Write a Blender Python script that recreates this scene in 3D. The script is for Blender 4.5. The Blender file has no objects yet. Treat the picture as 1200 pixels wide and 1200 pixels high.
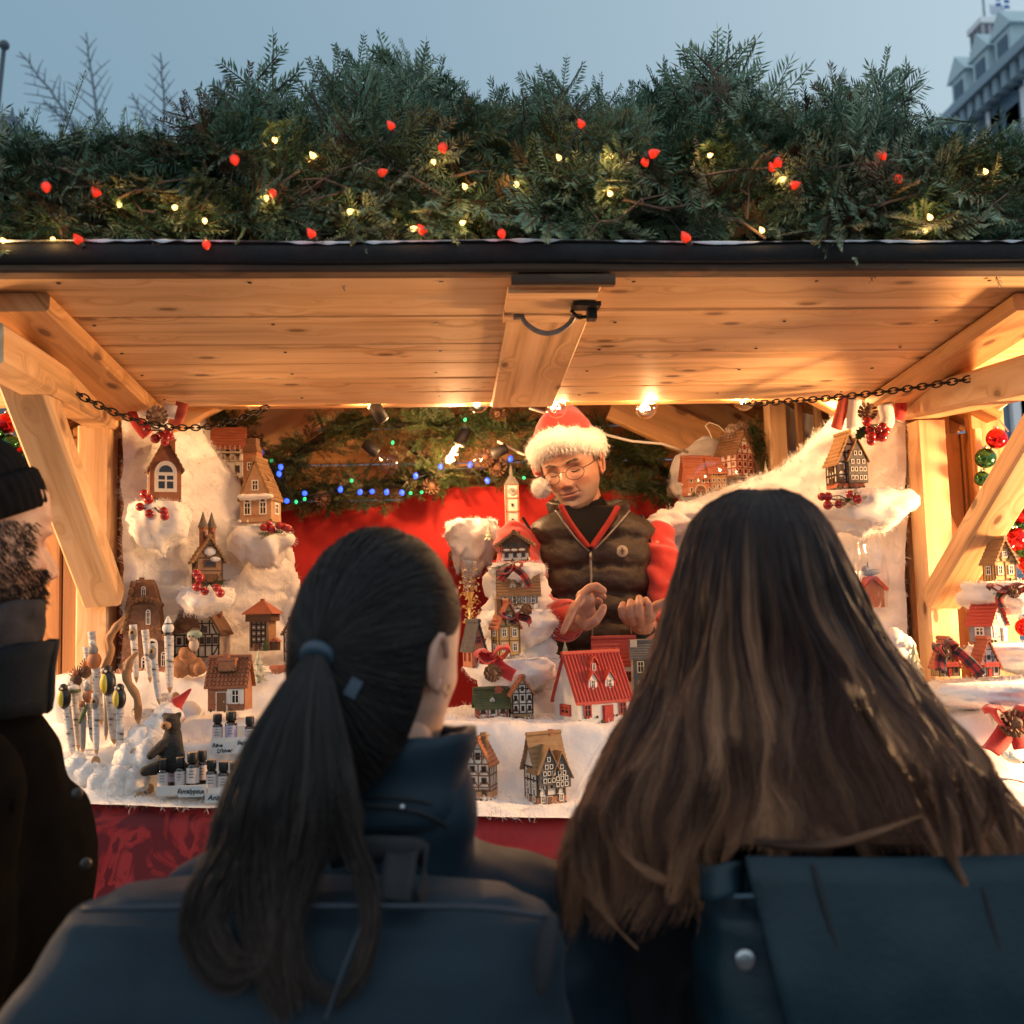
import bpy, math, random
import numpy as np
from mathutils import Vector, Matrix, noise
random.seed(7); RNG = np.random.default_rng(7)
SC = bpy.context.scene
COL = SC.collection
R = math.radians
# ------------------------------------------------------------------ camera
F = 1200.0
CAM = Vector((0, 0, 1.58))
psi, pit, rol = R(4.5), R(5.28), R(1.6)
fw = Vector((math.sin(psi)*math.cos(pit), math.cos(psi)*math.cos(pit), math.sin(pit)))
r0 = Vector((math.cos(psi), -math.sin(psi), 0)); u0 = r0.cross(fw)
rt = r0*math.cos(rol) - u0*math.sin(rol); up = u0*math.cos(rol) + r0*math.sin(rol)
cam = bpy.data.objects.new('camera', bpy.data.cameras.new('camera')); COL.objects.link(cam)
cam.matrix_world = Matrix(((rt.x, up.x, -fw.x, CAM.x), (rt.y, up.y, -fw.y, CAM.y), (rt.z, up.z, -fw.z, CAM.z), (0, 0, 0, 1)))
cam.data.sensor_width = 36; cam.data.lens = 36; cam.data.clip_start = .02; cam.data.clip_end = 800
cam.data.dof.use_dof = True; cam.data.dof.focus_distance = 2.3; cam.data.dof.aperture_fstop = 4.4
SC.camera = cam

def ray(px, py): return fw*F + rt*(px-600) + up*(600-py)
def P(px, py, Y):                      # point seen at a pixel, on the vertical plane at distance Y
    d = ray(px, py); return CAM + d*(Y/d.y)
def D(px, py, dep): return CAM + ray(px, py)*(dep/F)
def dep(p): return (Vector(p)-CAM).dot(fw)
def Z(px, py, Y): return P(px, py, Y).z
def X(px, py, Y): return P(px, py, Y).x
def onplane(px, py, A, B):             # ray against the vertical plane through plan points A, B
    d = ray(px, py); n = Vector((B[1]-A[1], -(B[0]-A[0]), 0)); a = Vector((A[0], A[1], 0))
    return CAM + d*((a-Vector((CAM.x, CAM.y, 0))).dot(n)/d.dot(n))
def perp(px, py, dp): return D(px, py, dp)

# ------------------------------------------------------------------ mesh builder
class MB:
    def __init__(s): s.v = []; s.f = []; s.m = []; s.g = []; s.n = 0
    def add(s, vs, fs, m=0, g=None):
        vs = [tuple(v) for v in vs]; k = s.n
        s.v += vs; s.n += len(vs)
        s.f += [tuple(i+k for i in f) for f in fs]; s.m += [m]*len(fs)
        if g is None: r = random.random(); g = [(r, r, r)]*len(vs)
        s.g += g
        return s
    def box(s, c, size, rot=None, m=0):
        c = Vector(c); h = Vector(size)*.5
        rr = random.random()
        vs = []; g = []
        ax = max(range(3), key=lambda i: size[i]); o = [i for i in range(3) if i != ax]
        for x in (-1, 1):
            for y in (-1, 1):
                for z in (-1, 1):
                    p = Vector((x*h.x, y*h.y, z*h.z))
                    g.append((p[ax], p[o[0]]+p[o[1]], rr))
                    vs.append(c + (rot @ p if rot else p))
        return s.add(vs, [(0,1,3,2),(4,6,7,5),(0,4,5,1),(2,3,7,6),(0,2,6,4),(1,5,7,3)], m, g)
    def board(s, p0, p1, w, t, upv=(0,0,1), m=0, bev=.004):   # a sawn board with softened edges
        p0 = Vector(p0); p1 = Vector(p1); d = (p1-p0); L = d.length; d.normalize()
        sd = d.cross(Vector(upv)).normalized(); u = sd.cross(d)
        rr = random.random(); vs = []; g = []; b = min(bev, w*.3, t*.3)
        prof = [(-w/2+b, -t/2), (w/2-b, -t/2), (w/2, -t/2+b), (w/2, t/2-b), (w/2-b, t/2), (-w/2+b, t/2), (-w/2, t/2-b), (-w/2, -t/2+b)]
        for a in (0, L):
            for (x, y) in prof:
                vs.append(p0 + d*a + sd*x + u*y); g.append((a, x+y*.8, rr))
        fs = [(i, (i+1) % 8, 8+(i+1) % 8, 8+i) for i in range(8)] + [tuple(range(7, -1, -1)), tuple(range(8, 16))]
        return s.add(vs, fs, m, g)
    def tube(s, pts, rad, n=8, m=0, cap=True, flat=1.0, upv=None):
        pts = [Vector(p) for p in pts]; k = len(pts)
        rad = [rad]*k if not hasattr(rad, '__len__') else rad
        rr = random.random(); vs = []; g = []; fs = []; prev = None; L = 0
        for i, p in enumerate(pts):
            t = (pts[min(i+1, k-1)]-pts[max(i-1, 0)]).normalized()
            if prev is None:
                a = Vector(upv) if upv else (Vector((0,0,1)) if abs(t.z) < .9 else Vector((1,0,0)))
                prev = (a - t*a.dot(t)).normalized()
            prev = (prev - t*prev.dot(t)).normalized(); b = t.cross(prev)
            if i: L += (p-pts[i-1]).length
            for j in range(n):
                th = 2*math.pi*j/n
                vs.append(p + (prev*math.cos(th)*flat + b*math.sin(th))*rad[i]); g.append((L, j/n, rr))
        for i in range(k-1):
            for j in range(n):
                fs.append((i*n+j, i*n+(j+1) % n, (i+1)*n+(j+1) % n, (i+1)*n+j))
        if cap: fs += [tuple(range(n-1, -1, -1)), tuple(range((k-1)*n, k*n))]
        return s.add(vs, fs, m, g)
    def lathe(s, prof, n=16, o=(0,0,0), m=0, rot=None, sq=None):
        o = Vector(o); vs = []; fs = []
        for (r, z) in prof:
            for j in range(n):
                th = 2*math.pi*(j+.5)/n; p = Vector((r*math.cos(th), r*math.sin(th), z))
                vs.append(o + (rot @ p if rot else p))
        k = len(prof)
        for i in range(k-1):
            for j in range(n): fs.append((i*n+j, i*n+(j+1) % n, (i+1)*n+(j+1) % n, (i+1)*n+j))
        fs += [tuple(range(n-1, -1, -1)), tuple(range((k-1)*n, k*n))]
        return s.add(vs, fs, m)
    def ball(s, c, r, nu=16, nv=10, m=0, rot=None, fn=None):
        c = Vector(c); r = Vector((r, r, r)) if not hasattr(r, '__len__') else Vector(r)
        vs = []; fs = []; rr = random.random(); g = []
        for i in range(nv+1):
            ph = math.pi*i/nv
            for j in range(nu):
                th = 2*math.pi*j/nu
                d = Vector((math.sin(ph)*math.cos(th), math.sin(ph)*math.sin(th), math.cos(ph)))
                p = Vector((d.x*r.x, d.y*r.y, d.z*r.z))
                if fn: p = p*fn(d)
                vs.append(c + (rot @ p if rot else p)); g.append((d.z, rr, rr))
        for i in range(nv):
            for j in range(nu): fs.append((i*nu+j, (i+1)*nu+j, (i+1)*nu+(j+1) % nu, i*nu+(j+1) % nu))
        return s.add(vs, fs, m, g)
    def prism(s, poly, y0, y1, m=0, fr=None):       # polygon in x,z pushed from y0 to y1
        n = len(poly); fr = fr or (lambda p: p)
        vs = [fr(Vector((x, y0, z))) for x, z in poly] + [fr(Vector((x, y1, z))) for x, z in poly]
        fs = [tuple(range(n)), tuple(range(2*n-1, n-1, -1))] + [(i, n+i, n+(i+1) % n, (i+1) % n) for i in range(n)]
        rr = random.random()
        return s.add(vs, fs, m, [(p[0], p[1], rr) for p in list(poly)*2])
    def loft(s, rings, m=0, cap=True, closed=True):   # rings: lists of equal-length points
        n = len(rings[0]); vs = [p for r_ in rings for p in r_]; fs = []
        for i in range(len(rings)-1):
            for j in range(n if closed else n-1): fs.append((i*n+j, i*n+(j+1) % n, (i+1)*n+(j+1) % n, (i+1)*n+j))
        if cap: fs += [tuple(range(n-1, -1, -1)), tuple(range((len(rings)-1)*n, len(rings)*n))]
        rr = random.random()
        return s.add(vs, fs, m, [(i/len(rings), (j/n), rr) for i in range(len(rings)) for j in range(n)])
    def grid(s, pts, m=0, g=None):                  # pts[i][j]
        a = len(pts); b = len(pts[0])
        return s.add([p for r_ in pts for p in r_], [(i*b+j, i*b+j+1, (i+1)*b+j+1, (i+1)*b+j) for i in range(a-1) for j in range(b-1)], m, g)
    def mesh(s, name, mats):
        me = bpy.data.meshes.new(name); me.from_pydata(s.v, [], s.f)
        for mt in mats: me.materials.append(mt)
        if len(mats) > 1: me.polygons.foreach_set('material_index', [min(i, len(mats)-1) for i in s.m])
        at = me.attributes.new('gc', 'FLOAT_VECTOR', 'POINT')
        at.data.foreach_set('vector', np.array(s.g, dtype=np.float32).ravel())
        me.update(); return me
    def build(s, name, mats, parent=None, smooth=False, local=False, fixn=True):
        mats = mats if isinstance(mats, (list, tuple)) else [mats]
        loc = Vector((0,0,0))
        if not local:
            if parent: loc = parent_base(parent)
            else:
                a = np.array(s.v); loc = Vector(((a[:,0].min()+a[:,0].max())/2, (a[:,1].min()+a[:,1].max())/2, a[:,2].min()))
            s.v = [(x-loc.x, y-loc.y, z-loc.z) for x, y, z in s.v]
        me = s.mesh(name, mats)
        if fixn:
            import bmesh
            bm = bmesh.new(); bm.from_mesh(me); bmesh.ops.recalc_face_normals(bm, faces=bm.faces); bm.to_mesh(me); bm.free()
        if smooth:
            me.polygons.foreach_set('use_smooth', [True]*len(me.polygons))
            if smooth is not True: me.set_sharp_from_angle(angle=R(smooth))
        o = bpy.data.objects.new(name, me); COL.objects.link(o)
        if parent: o.parent = parent
        elif not local: o.location = loc
        return o
def parent_base(p):
    v = Vector((0,0,0))
    while p is not None: v = v + p.location; p = p.parent
    return v
def tag(o, label=None, cat=None, group=None, kind=None):
    if label: o['label'] = label
    if cat: o['category'] = cat
    if group: o['group'] = group
    if kind: o['kind'] = kind
    return o
def thing(name, label, cat, loc, rz=0, group=None):
    o = bpy.data.objects.new(name, None); COL.objects.link(o); o.empty_display_size = .02
    o.location = loc; o.rotation_euler = (0, 0, rz)
    return tag(o, label, cat, group)
def mesh_obj(name, V, Fc, mats, parent=None, smooth=True, attr=None, base=None):   # numpy arrays to an object
    V = np.asarray(V, dtype=np.float32).copy()
    loc = np.zeros(3, dtype=np.float32)
    if parent: loc = np.array(parent_base(parent), dtype=np.float32)
    else: loc = np.array([(V[:,0].min()+V[:,0].max())/2, (V[:,1].min()+V[:,1].max())/2, V[:,2].min()], dtype=np.float32)
    V -= loc
    me = bpy.data.meshes.new(name)
    Fc = np.asarray(Fc, dtype=np.int32); nf, k = Fc.shape
    me.vertices.add(len(V)); me.vertices.foreach_set('co', V.ravel())
    me.loops.add(nf*k); me.loops.foreach_set('vertex_index', Fc.ravel())
    me.polygons.add(nf); me.polygons.foreach_set('loop_start', np.arange(0, nf*k, k, dtype=np.int32))
    me.polygons.foreach_set('loop_total', np.full(nf, k, dtype=np.int32))
    me.polygons.foreach_set('use_smooth', np.full(nf, bool(smooth)))
    for mt in (mats if isinstance(mats, (list, tuple)) else [mats]): me.materials.append(mt)
    if attr is not None:
        at = me.attributes.new('gc', 'FLOAT_VECTOR', 'POINT'); at.data.foreach_set('vector', np.asarray(attr, dtype=np.float32).ravel())
    me.update(calc_edges=True); me.validate()
    o = bpy.data.objects.new(name, me); COL.objects.link(o)
    if parent: o.parent = parent
    else: o.location = tuple(float(x) for x in loc)
    return o
def fbm(p, s, o=3, off=0.0):
    return noise.fractal(Vector((p[0]*s+off, p[1]*s+off*.7, p[2]*s-off)), 1.0, 2.0, o)
def remesh(mb, voxel, smooth_it=6, fac=.5):     # union of overlapping pieces as one continuous surface
    me = mb.mesh('tmp', []); o = bpy.data.objects.new('tmp', me); COL.objects.link(o)
    md = o.modifiers.new('r', 'REMESH'); md.mode = 'VOXEL'; md.voxel_size = voxel
    if smooth_it:
        sm = o.modifiers.new('s', 'SMOOTH'); sm.iterations = smooth_it; sm.factor = fac
    dg = bpy.context.evaluated_depsgraph_get(); ev = o.evaluated_get(dg); m2 = ev.to_mesh()
    n = len(m2.vertices); V = np.empty(n*3, np.float32); m2.vertices.foreach_get('co', V)
    fs = [tuple(p.vertices) for p in m2.polygons]
    ev.to_mesh_clear(); bpy.data.objects.remove(o); bpy.data.meshes.remove(me)
    return V.reshape(-1, 3), fs
def capsule(mb, p0, r1, p1, r2, n=16, flat=1.0, upv=None):
    p0 = Vector(p0); p1 = Vector(p1); d = (p1-p0).normalized(); pts = []; rad = []
    for a in (85, 60, 30): pts.append(p0 - d*r1*math.sin(R(a))); rad.append(r1*math.cos(R(a)))
    pts.append(p0); rad.append(r1); pts.append(p1); rad.append(r2)
    for a in (30, 60, 85): pts.append(p1 + d*r2*math.sin(R(a))); rad.append(r2*math.cos(R(a)))
    mb.tube(pts, rad, n, flat=flat, upv=upv)

# ------------------------------------------------------------------ materials
def newmat(name):
    m = bpy.data.materials.new(name); m.use_nodes = True; nt = m.node_tree
    return m, nt, nt.nodes['Principled BSDF']
def N(nt, t, **kw):
    n = nt.nodes.new(t)
    for k, v in kw.items():
        if k in n.inputs: n.inputs[k].default_value = v
        else: setattr(n, k, v)
    return n
def ramp(nt, fac, stops):
    r = nt.nodes.new('ShaderNodeValToRGB'); nt.links.new(fac, r.inputs['Fac'])
    e = r.color_ramp.elements
    while len(e) < len(stops): e.new(.5)
    for i, (p, c) in enumerate(stops): e[i].position = p; e[i].color = (*c, 1) if len(c) == 3 else c
    return r.outputs['Color']
def mixc(nt, fac, a, b, blend='MIX'):
    n = nt.nodes.new('ShaderNodeMix'); n.data_type = 'RGBA'; n.blend_type = blend
    for sock, v in ((n.inputs[0], fac), (n.inputs[6], a), (n.inputs[7], b)):
        if hasattr(v, 'is_output'): nt.links.new(v, sock)
        elif isinstance(v, (int, float)): sock.default_value = v
        else: sock.default_value = (*v, 1)
    return n.outputs[2]
def bump(nt, bs, h, strength=.3, dist=.002):
    b = N(nt, 'ShaderNodeBump'); b.inputs['Strength'].default_value = strength; b.inputs['Distance'].default_value = dist
    nt.links.new(h, b.inputs['Height']); nt.links.new(b.outputs[0], bs.inputs['Normal'])
MATS = {}
def thin_glass(name, tint=(1,1,1), refl=.07, rough=.03):
    if name in MATS: return MATS[name]
    m, nt, b = newmat(name); nt.nodes.remove(b); out = nt.nodes['Material Output']; t = N(nt, 'ShaderNodeBsdfTransparent'); t.inputs[0].default_value = (*tint, 1); g = N(nt, 'ShaderNodeBsdfGlossy'); g.inputs['Roughness'].default_value = rough
    lw = N(nt, 'ShaderNodeLayerWeight'); lw.inputs[0].default_value = .35; mr_ = N(nt, 'ShaderNodeMapRange'); nt.links.new(lw.outputs['Facing'], mr_.inputs[0]); mr_.inputs[3].default_value = refl; mr_.inputs[4].default_value = min(.6, refl*6)
    mx = N(nt, 'ShaderNodeMixShader'); nt.links.new(mr_.outputs[0], mx.inputs[0]); nt.links.new(t.outputs[0], mx.inputs[1]); nt.links.new(g.outputs[0], mx.inputs[2]); nt.links.new(mx.outputs[0], out.inputs[0]); MATS[name] = m; return m
def M(name, col, rough=.6, col2=None, ns=30, bs=0, bst=.4, bd=.002, metal=0, sheen=0, trans=0, emit=0, ecol=None, spec=None, rnd=0, coat=0, vstretch=None, sss=0, alpha=1):
    if name in MATS: return MATS[name]
    m, nt, b = newmat(name)
    tc = N(nt, 'ShaderNodeTexCoord'); vec = tc.outputs['Object']
    if vstretch:
        mp = N(nt, 'ShaderNodeMapping'); mp.inputs['Scale'].default_value = vstretch; nt.links.new(vec, mp.inputs[0]); vec = mp.outputs[0]
    b.inputs['Base Color'].default_value = (*col, 1); b.inputs['Roughness'].default_value = rough; b.inputs['Metallic'].default_value = metal
    c = None
    if col2:
        nz = N(nt, 'ShaderNodeTexNoise', Scale=ns, Detail=6.0, Roughness=.65); nt.links.new(vec, nz.inputs['Vector'])
        c = ramp(nt, nz.outputs[0], [(.32, col), (.68, col2)])
    if rnd:
        at = N(nt, 'ShaderNodeAttribute', attribute_name='gc'); sp = N(nt, 'ShaderNodeSeparateXYZ'); nt.links.new(at.outputs['Vector'], sp.inputs[0])
        v = N(nt, 'ShaderNodeMapRange'); nt.links.new(sp.outputs[2], v.inputs[0]); v.inputs[3].default_value = 1-rnd; v.inputs[4].default_value = 1+rnd
        vv = N(nt, 'ShaderNodeVectorMath', operation='SCALE'); nt.links.new(v.outputs[0], vv.inputs['Scale'])
        if c is not None: nt.links.new(c, vv.inputs[0])
        else: vv.inputs[0].default_value = col
        c = vv.outputs[0]
    if c is not None: nt.links.new(c, b.inputs['Base Color'])
    if bs:
        n2 = N(nt, 'ShaderNodeTexNoise', Scale=bs, Detail=5.0, Roughness=.6); nt.links.new(vec, n2.inputs['Vector']); bump(nt, b, n2.outputs[0], bst, bd)
    if sheen: b.inputs['Sheen Weight'].default_value = sheen; b.inputs['Sheen Roughness'].default_value = .5
    if trans: b.inputs['Transmission Weight'].default_value = trans
    if coat: b.inputs['Coat Weight'].default_value = coat
    if emit: b.inputs['Emission Strength'].default_value = emit; b.inputs['Emission Color'].default_value = (*(ecol or col), 1)
    if spec is not None: b.inputs['Specular IOR Level'].default_value = spec
    if sss:
        b.inputs['Subsurface Weight'].default_value = sss; b.inputs['Subsurface Radius'].default_value = (.02, .012, .008); b.inputs['Subsurface Scale'].default_value = .5
    MATS[name] = m; return m
def wood(name, c1, c2, knot=(.12,.05,.02), rough=.55, kn=1.0):
    if name in MATS: return MATS[name]
    m, nt, b = newmat(name); L = nt.links.new
    at = N(nt, 'ShaderNodeAttribute', attribute_name='gc'); sp = N(nt, 'ShaderNodeSeparateXYZ'); L(at.outputs['Vector'], sp.inputs[0])
    def comb(sx, sy, sz):
        c = N(nt, 'ShaderNodeCombineXYZ')
        for i, s_ in enumerate((sx, sy, sz)):
            q = N(nt, 'ShaderNodeMath', operation='MULTIPLY'); L(sp.outputs[i], q.inputs[0]); q.inputs[1].default_value = s_; L(q.outputs[0], c.inputs[i])
        return c.outputs[0]
    vo = N(nt, 'ShaderNodeTexVoronoi', Scale=1.0); vo.voronoi_dimensions = '2D'
    sh = N(nt, 'ShaderNodeCombineXYZ'); 
    for i_, k_ in ((0, 37.0), (1, 23.0)):
        q_ = N(nt, 'ShaderNodeMath', operation='MULTIPLY'); L(sp.outputs[2], q_.inputs[0]); q_.inputs[1].default_value = k_; L(q_.outputs[0], sh.inputs[i_])
    va = N(nt, 'ShaderNodeVectorMath', operation='ADD'); L(comb(5.5, 13.0, 0.0), va.inputs[0]); L(sh.outputs[0], va.inputs[1]); L(va.outputs[0], vo.inputs['Vector'])
    # grain bends round the knots
    ad = N(nt, 'ShaderNodeVectorMath', operation='ADD'); L(comb(1.6, 34.0, 91.0), ad.inputs[0])
    kd = N(nt, 'ShaderNodeMapRange'); L(vo.outputs['Distance'], kd.inputs[0]); kd.inputs[1].default_value = 0; kd.inputs[2].default_value = .35; kd.inputs[3].default_value = 1.4; kd.inputs[4].default_value = 0
    cx = N(nt, 'ShaderNodeCombineXYZ'); L(kd.outputs[0], cx.inputs[1]); L(cx.outputs[0], ad.inputs[1])
    g = N(nt, 'ShaderNodeTexNoise', Scale=1.0, Detail=7.0, Roughness=.6); L(ad.outputs[0], g.inputs['Vector'])
    big = N(nt, 'ShaderNodeTexNoise', Scale=1.0, Detail=3.0); L(comb(1.1, 6.0, 53.0), big.inputs['Vector'])
    c = ramp(nt, g.outputs[0], [(.34, tuple(x*.66 for x in c2)), (.44, c2), (.51, tuple((x+y)/2 for x, y in zip(c1, c2))), (.60, c1)])
    dark = tuple(x*.62 for x in c2)
    c = mixc(nt, ramp(nt, big.outputs[0], [(.46, (0,0,0)), (.78, (.7,.7,.7))]), c, dark)
    bt = N(nt, 'ShaderNodeMapRange'); L(sp.outputs[2], bt.inputs[0]); bt.inputs[3].default_value = .8; bt.inputs[4].default_value = 1.12
    vv = N(nt, 'ShaderNodeVectorMath', operation='SCALE'); L(c, vv.inputs[0]); L(bt.outputs[0], vv.inputs['Scale'])
    kf = ramp(nt, vo.outputs['Distance'], [(.0, (1,1,1)), (.09*kn, (.95,.95,.95)), (.13*kn, (.35,.35,.35)), (.24*kn, (0,0,0))])
    sel = N(nt, 'ShaderNodeSeparateColor'); L(vo.outputs['Color'], sel.inputs[0])
    gt = N(nt, 'ShaderNodeMath', operation='GREATER_THAN'); L(sel.outputs[0], gt.inputs[0]); gt.inputs[1].default_value = .66
    km = N(nt, 'ShaderNodeMath', operation='MULTIPLY'); L(kf, km.inputs[0]); L(gt.outputs[0], km.inputs[1])
    c = mixc(nt, km.outputs[0], vv.outputs[0], knot)
    L(c, b.inputs['Base Color']); b.inputs['Roughness'].default_value = rough
    bump(nt, b, g.outputs[0], .25, .0015)
    MATS[name] = m; return m
# ------------------------------------------------------------------ sky and light
w = bpy.data.worlds.new('World'); SC.world = w; w.use_nodes = True; nt = w.node_tree
bg = nt.nodes['Background']; sky = nt.nodes.new('ShaderNodeTexSky'); sky.sky_type = 'NISHITA'; sky.sun_disc = False
SUN_EL, SUN_AZ = R(4), R(-45)
sky.sun_elevation = SUN_EL; sky.sun_rotation = SUN_AZ; sky.air_density = 1.4; sky.dust_density = .6; sky.ozone_density = 3
tcw = nt.nodes.new('ShaderNodeTexCoord')
dt = nt.nodes.new('ShaderNodeVectorMath'); dt.operation = 'DOT_PRODUCT'; nt.links.new(tcw.outputs['Generated'], dt.inputs[0]); dt.inputs[1].default_value = (.50, -.90, -.30)
mr = nt.nodes.new('ShaderNodeMapRange'); nt.links.new(dt.outputs['Value'], mr.inputs[0]); mr.inputs[1].default_value = -1.12; mr.inputs[2].default_value = .08
oc = ramp(nt, mr.outputs[0], [(0, (1.5, 2.5, 3.3)), (.45, (3.75, 4.8, 5.5)), (.85, (5.2, 6.4, 7.3))])
nt.links.new(mixc(nt, .93, sky.outputs[0], oc), bg.inputs[0]); bg.inputs[1].default_value = .138
sl = bpy.data.lights.new('dusk_sun', 'SUN'); sl.energy = .14; sl.angle = R(50); sl.color = (.75, .86, 1)
so = bpy.data.objects.new('dusk_sun', sl); COL.objects.link(so)
sd = Vector((math.sin(SUN_AZ)*math.cos(R(40)), -math.cos(SUN_AZ)*math.cos(R(40)), math.sin(R(40))))
so.rotation_euler = sd.to_track_quat('Z', 'Y').to_euler(); so.location = (4, -4, 8)
SC.view_settings.view_transform = 'Standard'; SC.view_settings.look = 'None'; SC.view_settings.exposure = 0; SC.view_settings.gamma = 1
SC.cycles.use_denoising = True
SC.cycles.max_bounces = 7; SC.cycles.transparent_max_bounces = 10; SC.cycles.sample_clamp_indirect = 4
# ------------------------------------------------------------------ shared materials
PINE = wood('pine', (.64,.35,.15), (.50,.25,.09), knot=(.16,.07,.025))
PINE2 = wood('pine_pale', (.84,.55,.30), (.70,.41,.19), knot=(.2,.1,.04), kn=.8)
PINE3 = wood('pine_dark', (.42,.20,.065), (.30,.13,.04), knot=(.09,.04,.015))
WEATH = wood('weathered', (.15,.085,.045), (.08,.042,.022), rough=.85)
BLACK = M('black_felt', (.008,.008,.010), .85, (.018,.016,.016), 60, bs=300, bst=.5)
IRON = M('dark_iron', (.03,.025,.022), .5, metal=.8, bs=200)
STEEL = M('steel', (.5,.5,.52), .3, metal=1, bs=80, bst=.1)
COTTON = M('cotton', (.82,.80,.77), 1.0, (.74,.71,.67), 10, bs=70, bst=.35, bd=.004, sheen=.3)
SNOW = M('frost', (.8,.82,.86), .8, bs=300)
NEED = None
def fir_mat(name, c1, c2, c3):
    m, nt, b = newmat(name)
    at = N(nt, 'ShaderNodeAttribute', attribute_name='gc'); sp = N(nt, 'ShaderNodeSeparateXYZ'); nt.links.new(at.outputs['Vector'], sp.inputs[0])
    a = ramp(nt, sp.outputs[2], [(0, c1), (.5, c2), (.86, c3), (.95, (.10,.055,.025))])
    s = N(nt, 'ShaderNodeMapRange'); nt.links.new(sp.outputs[1], s.inputs[0]); s.inputs[3].default_value = .6; s.inputs[4].default_value = 1.4
    v = N(nt, 'ShaderNodeVectorMath', operation='SCALE'); nt.links.new(a, v.inputs[0]); nt.links.new(s.outputs[0], v.inputs['Scale'])
    nt.links.new(v.outputs[0], b.inputs['Base Color']); b.inputs['Roughness'].default_value = .5; b.inputs['Specular IOR Level'].default_value = .4
    return m
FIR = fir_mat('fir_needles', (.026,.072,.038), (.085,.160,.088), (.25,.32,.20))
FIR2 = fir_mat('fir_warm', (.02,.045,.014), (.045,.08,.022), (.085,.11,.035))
BARK = M('bark', (.09,.055,.035), .85, (.05,.03,.02), 90, bs=120)

# ------------------------------------------------------------------ fir fronds as numpy prototypes
def frond_proto(seed, twigs=7, flat=.35, nl=.105, dens=30, droop=.1):
    rg = random.Random(seed); V = []; Fq = []; G = []
    def needle(p, d, l, wd, sd):
        k = len(V); q = p + d*l; s_ = d.cross(sd).normalized()*wd; mid = p + d*l*.45
        V.extend([p, mid+s_, q, mid-s_]); Fq.append((k, k+1, k+2, k+3)); r_ = rg.random(); G.extend([(0, r_, 0)]*4)
    def twig(p0, d, L, n):
        d = d.normalized(); side = Vector((0,0,1)).cross(d)
        if side.length < .1: side = Vector((1,0,0))
        side.normalize(); upn = d.cross(side)
        bend = Vector((rg.uniform(-.2,.2), rg.uniform(-.2,.2), rg.uniform(-.15,.15)-droop))*L
        pp = []
        for i in range(n):
            t = (i+.5)/n; p = p0 + d*L*t + bend*t*t
            pp.append(p); sz = nl*(.55+.6*math.sin(math.pi*min(1, .2+t*.75)))*rg.uniform(.75,1.15)
            for sgn in (-1, 1):
                a = rg.uniform(.55,.95); u_ = rg.uniform(-flat, flat)+.18
                nd = (d*math.cos(a) + side*sgn*math.sin(a) + upn*u_).normalized()
                needle(p, nd, sz, .0088, upn + side*rg.uniform(-.5,.5))
            if rg.random() < .5: needle(p, (d*.8+upn*rg.uniform(.3,.9)+side*rg.uniform(-.3,.3)).normalized(), sz*.9, .0088, side)
        needle(p0+d*L+bend, d, nl*.7, .010, side)
        # stem, two crossed strips
        for ax in (side, upn):
            k = len(V); q = p0+d*L+bend
            V.extend([p0+ax*.009, p0-ax*.009, q-ax*.003, q+ax*.003]); Fq.append((k, k+1, k+2, k+3)); G.extend([(1, .3, 0)]*4)
    twig(Vector((0,0,0)), Vector((0,1,0)), 1.0, dens)
    for i in range(twigs):
        t = .1+.75*i/twigs; sgn = 1 if i % 2 else -1
        a = rg.uniform(.6,.95)
        twig(Vector((0,t,-droop*t*t)), Vector((sgn*math.sin(a), math.cos(a), rg.uniform(-.2,.25))), (1-t)*rg.uniform(.5,.75)+.1, int(dens*((1-t)*.55+.15))+3)
    return np.array([tuple(v) for v in V], np.float32), np.array(Fq, np.int32), np.array(G, np.float32)
FR = [frond_proto(11, 6), frond_proto(12, 8), frond_proto(13, 5, .6, .15), frond_proto(14, 9, .25, .10, 32), frond_proto(15, 0, .7, .16, 30, .0), frond_proto(16, 3, .5, .15, 26, .05),
      frond_proto(17, 10, .12, .075, 40, .25)]
def fronds(name, items, mat, parent=None):
    """items: (base, tip, kind, roll)"""
    Vs = []; Fs = []; Gs = []; n = 0
    for (b, t, k, roll) in items:
        V, Fq, G = FR[k]; b = np.array(b); d = np.array(t)-b; L = np.linalg.norm(d); d = d/L
        a = np.array((0,0,1.)) if abs(d[2]) < .93 else np.array((0,-1.,0))
        x = np.cross(d, a); x /= np.linalg.norm(x); z = np.cross(x, d)
        c, s_ = math.cos(roll), math.sin(roll); x2 = x*c+z*s_; z2 = z*c-x*s_
        Mx = np.stack([x2, d, z2])*L
        Vs.append(V @ Mx + b); Fs.append(Fq+n); n += len(V)
        g = G.copy(); r_ = random.random()*.93 if random.random() > .04 else .97; g[:,2] = np.where(g[:,0] > .5, .96, r_); Gs.append(g)
    return mesh_obj(name, np.concatenate(Vs), np.concatenate(Fs), mat, parent, False, np.concatenate(Gs))

# ------------------------------------------------------------------ ground, distant things
g = MB().grid([[Vector((x, y, 0)) for y in (-60, -5, 3, 12, 60, 400)] for x in (-400, -60, -8, 8, 60, 400)]).build('ground', M('paving', (.10,.10,.105), .8, (.06,.06,.065), 3, bs=25, bd=.01))
tag(g, kind='structure')

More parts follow.
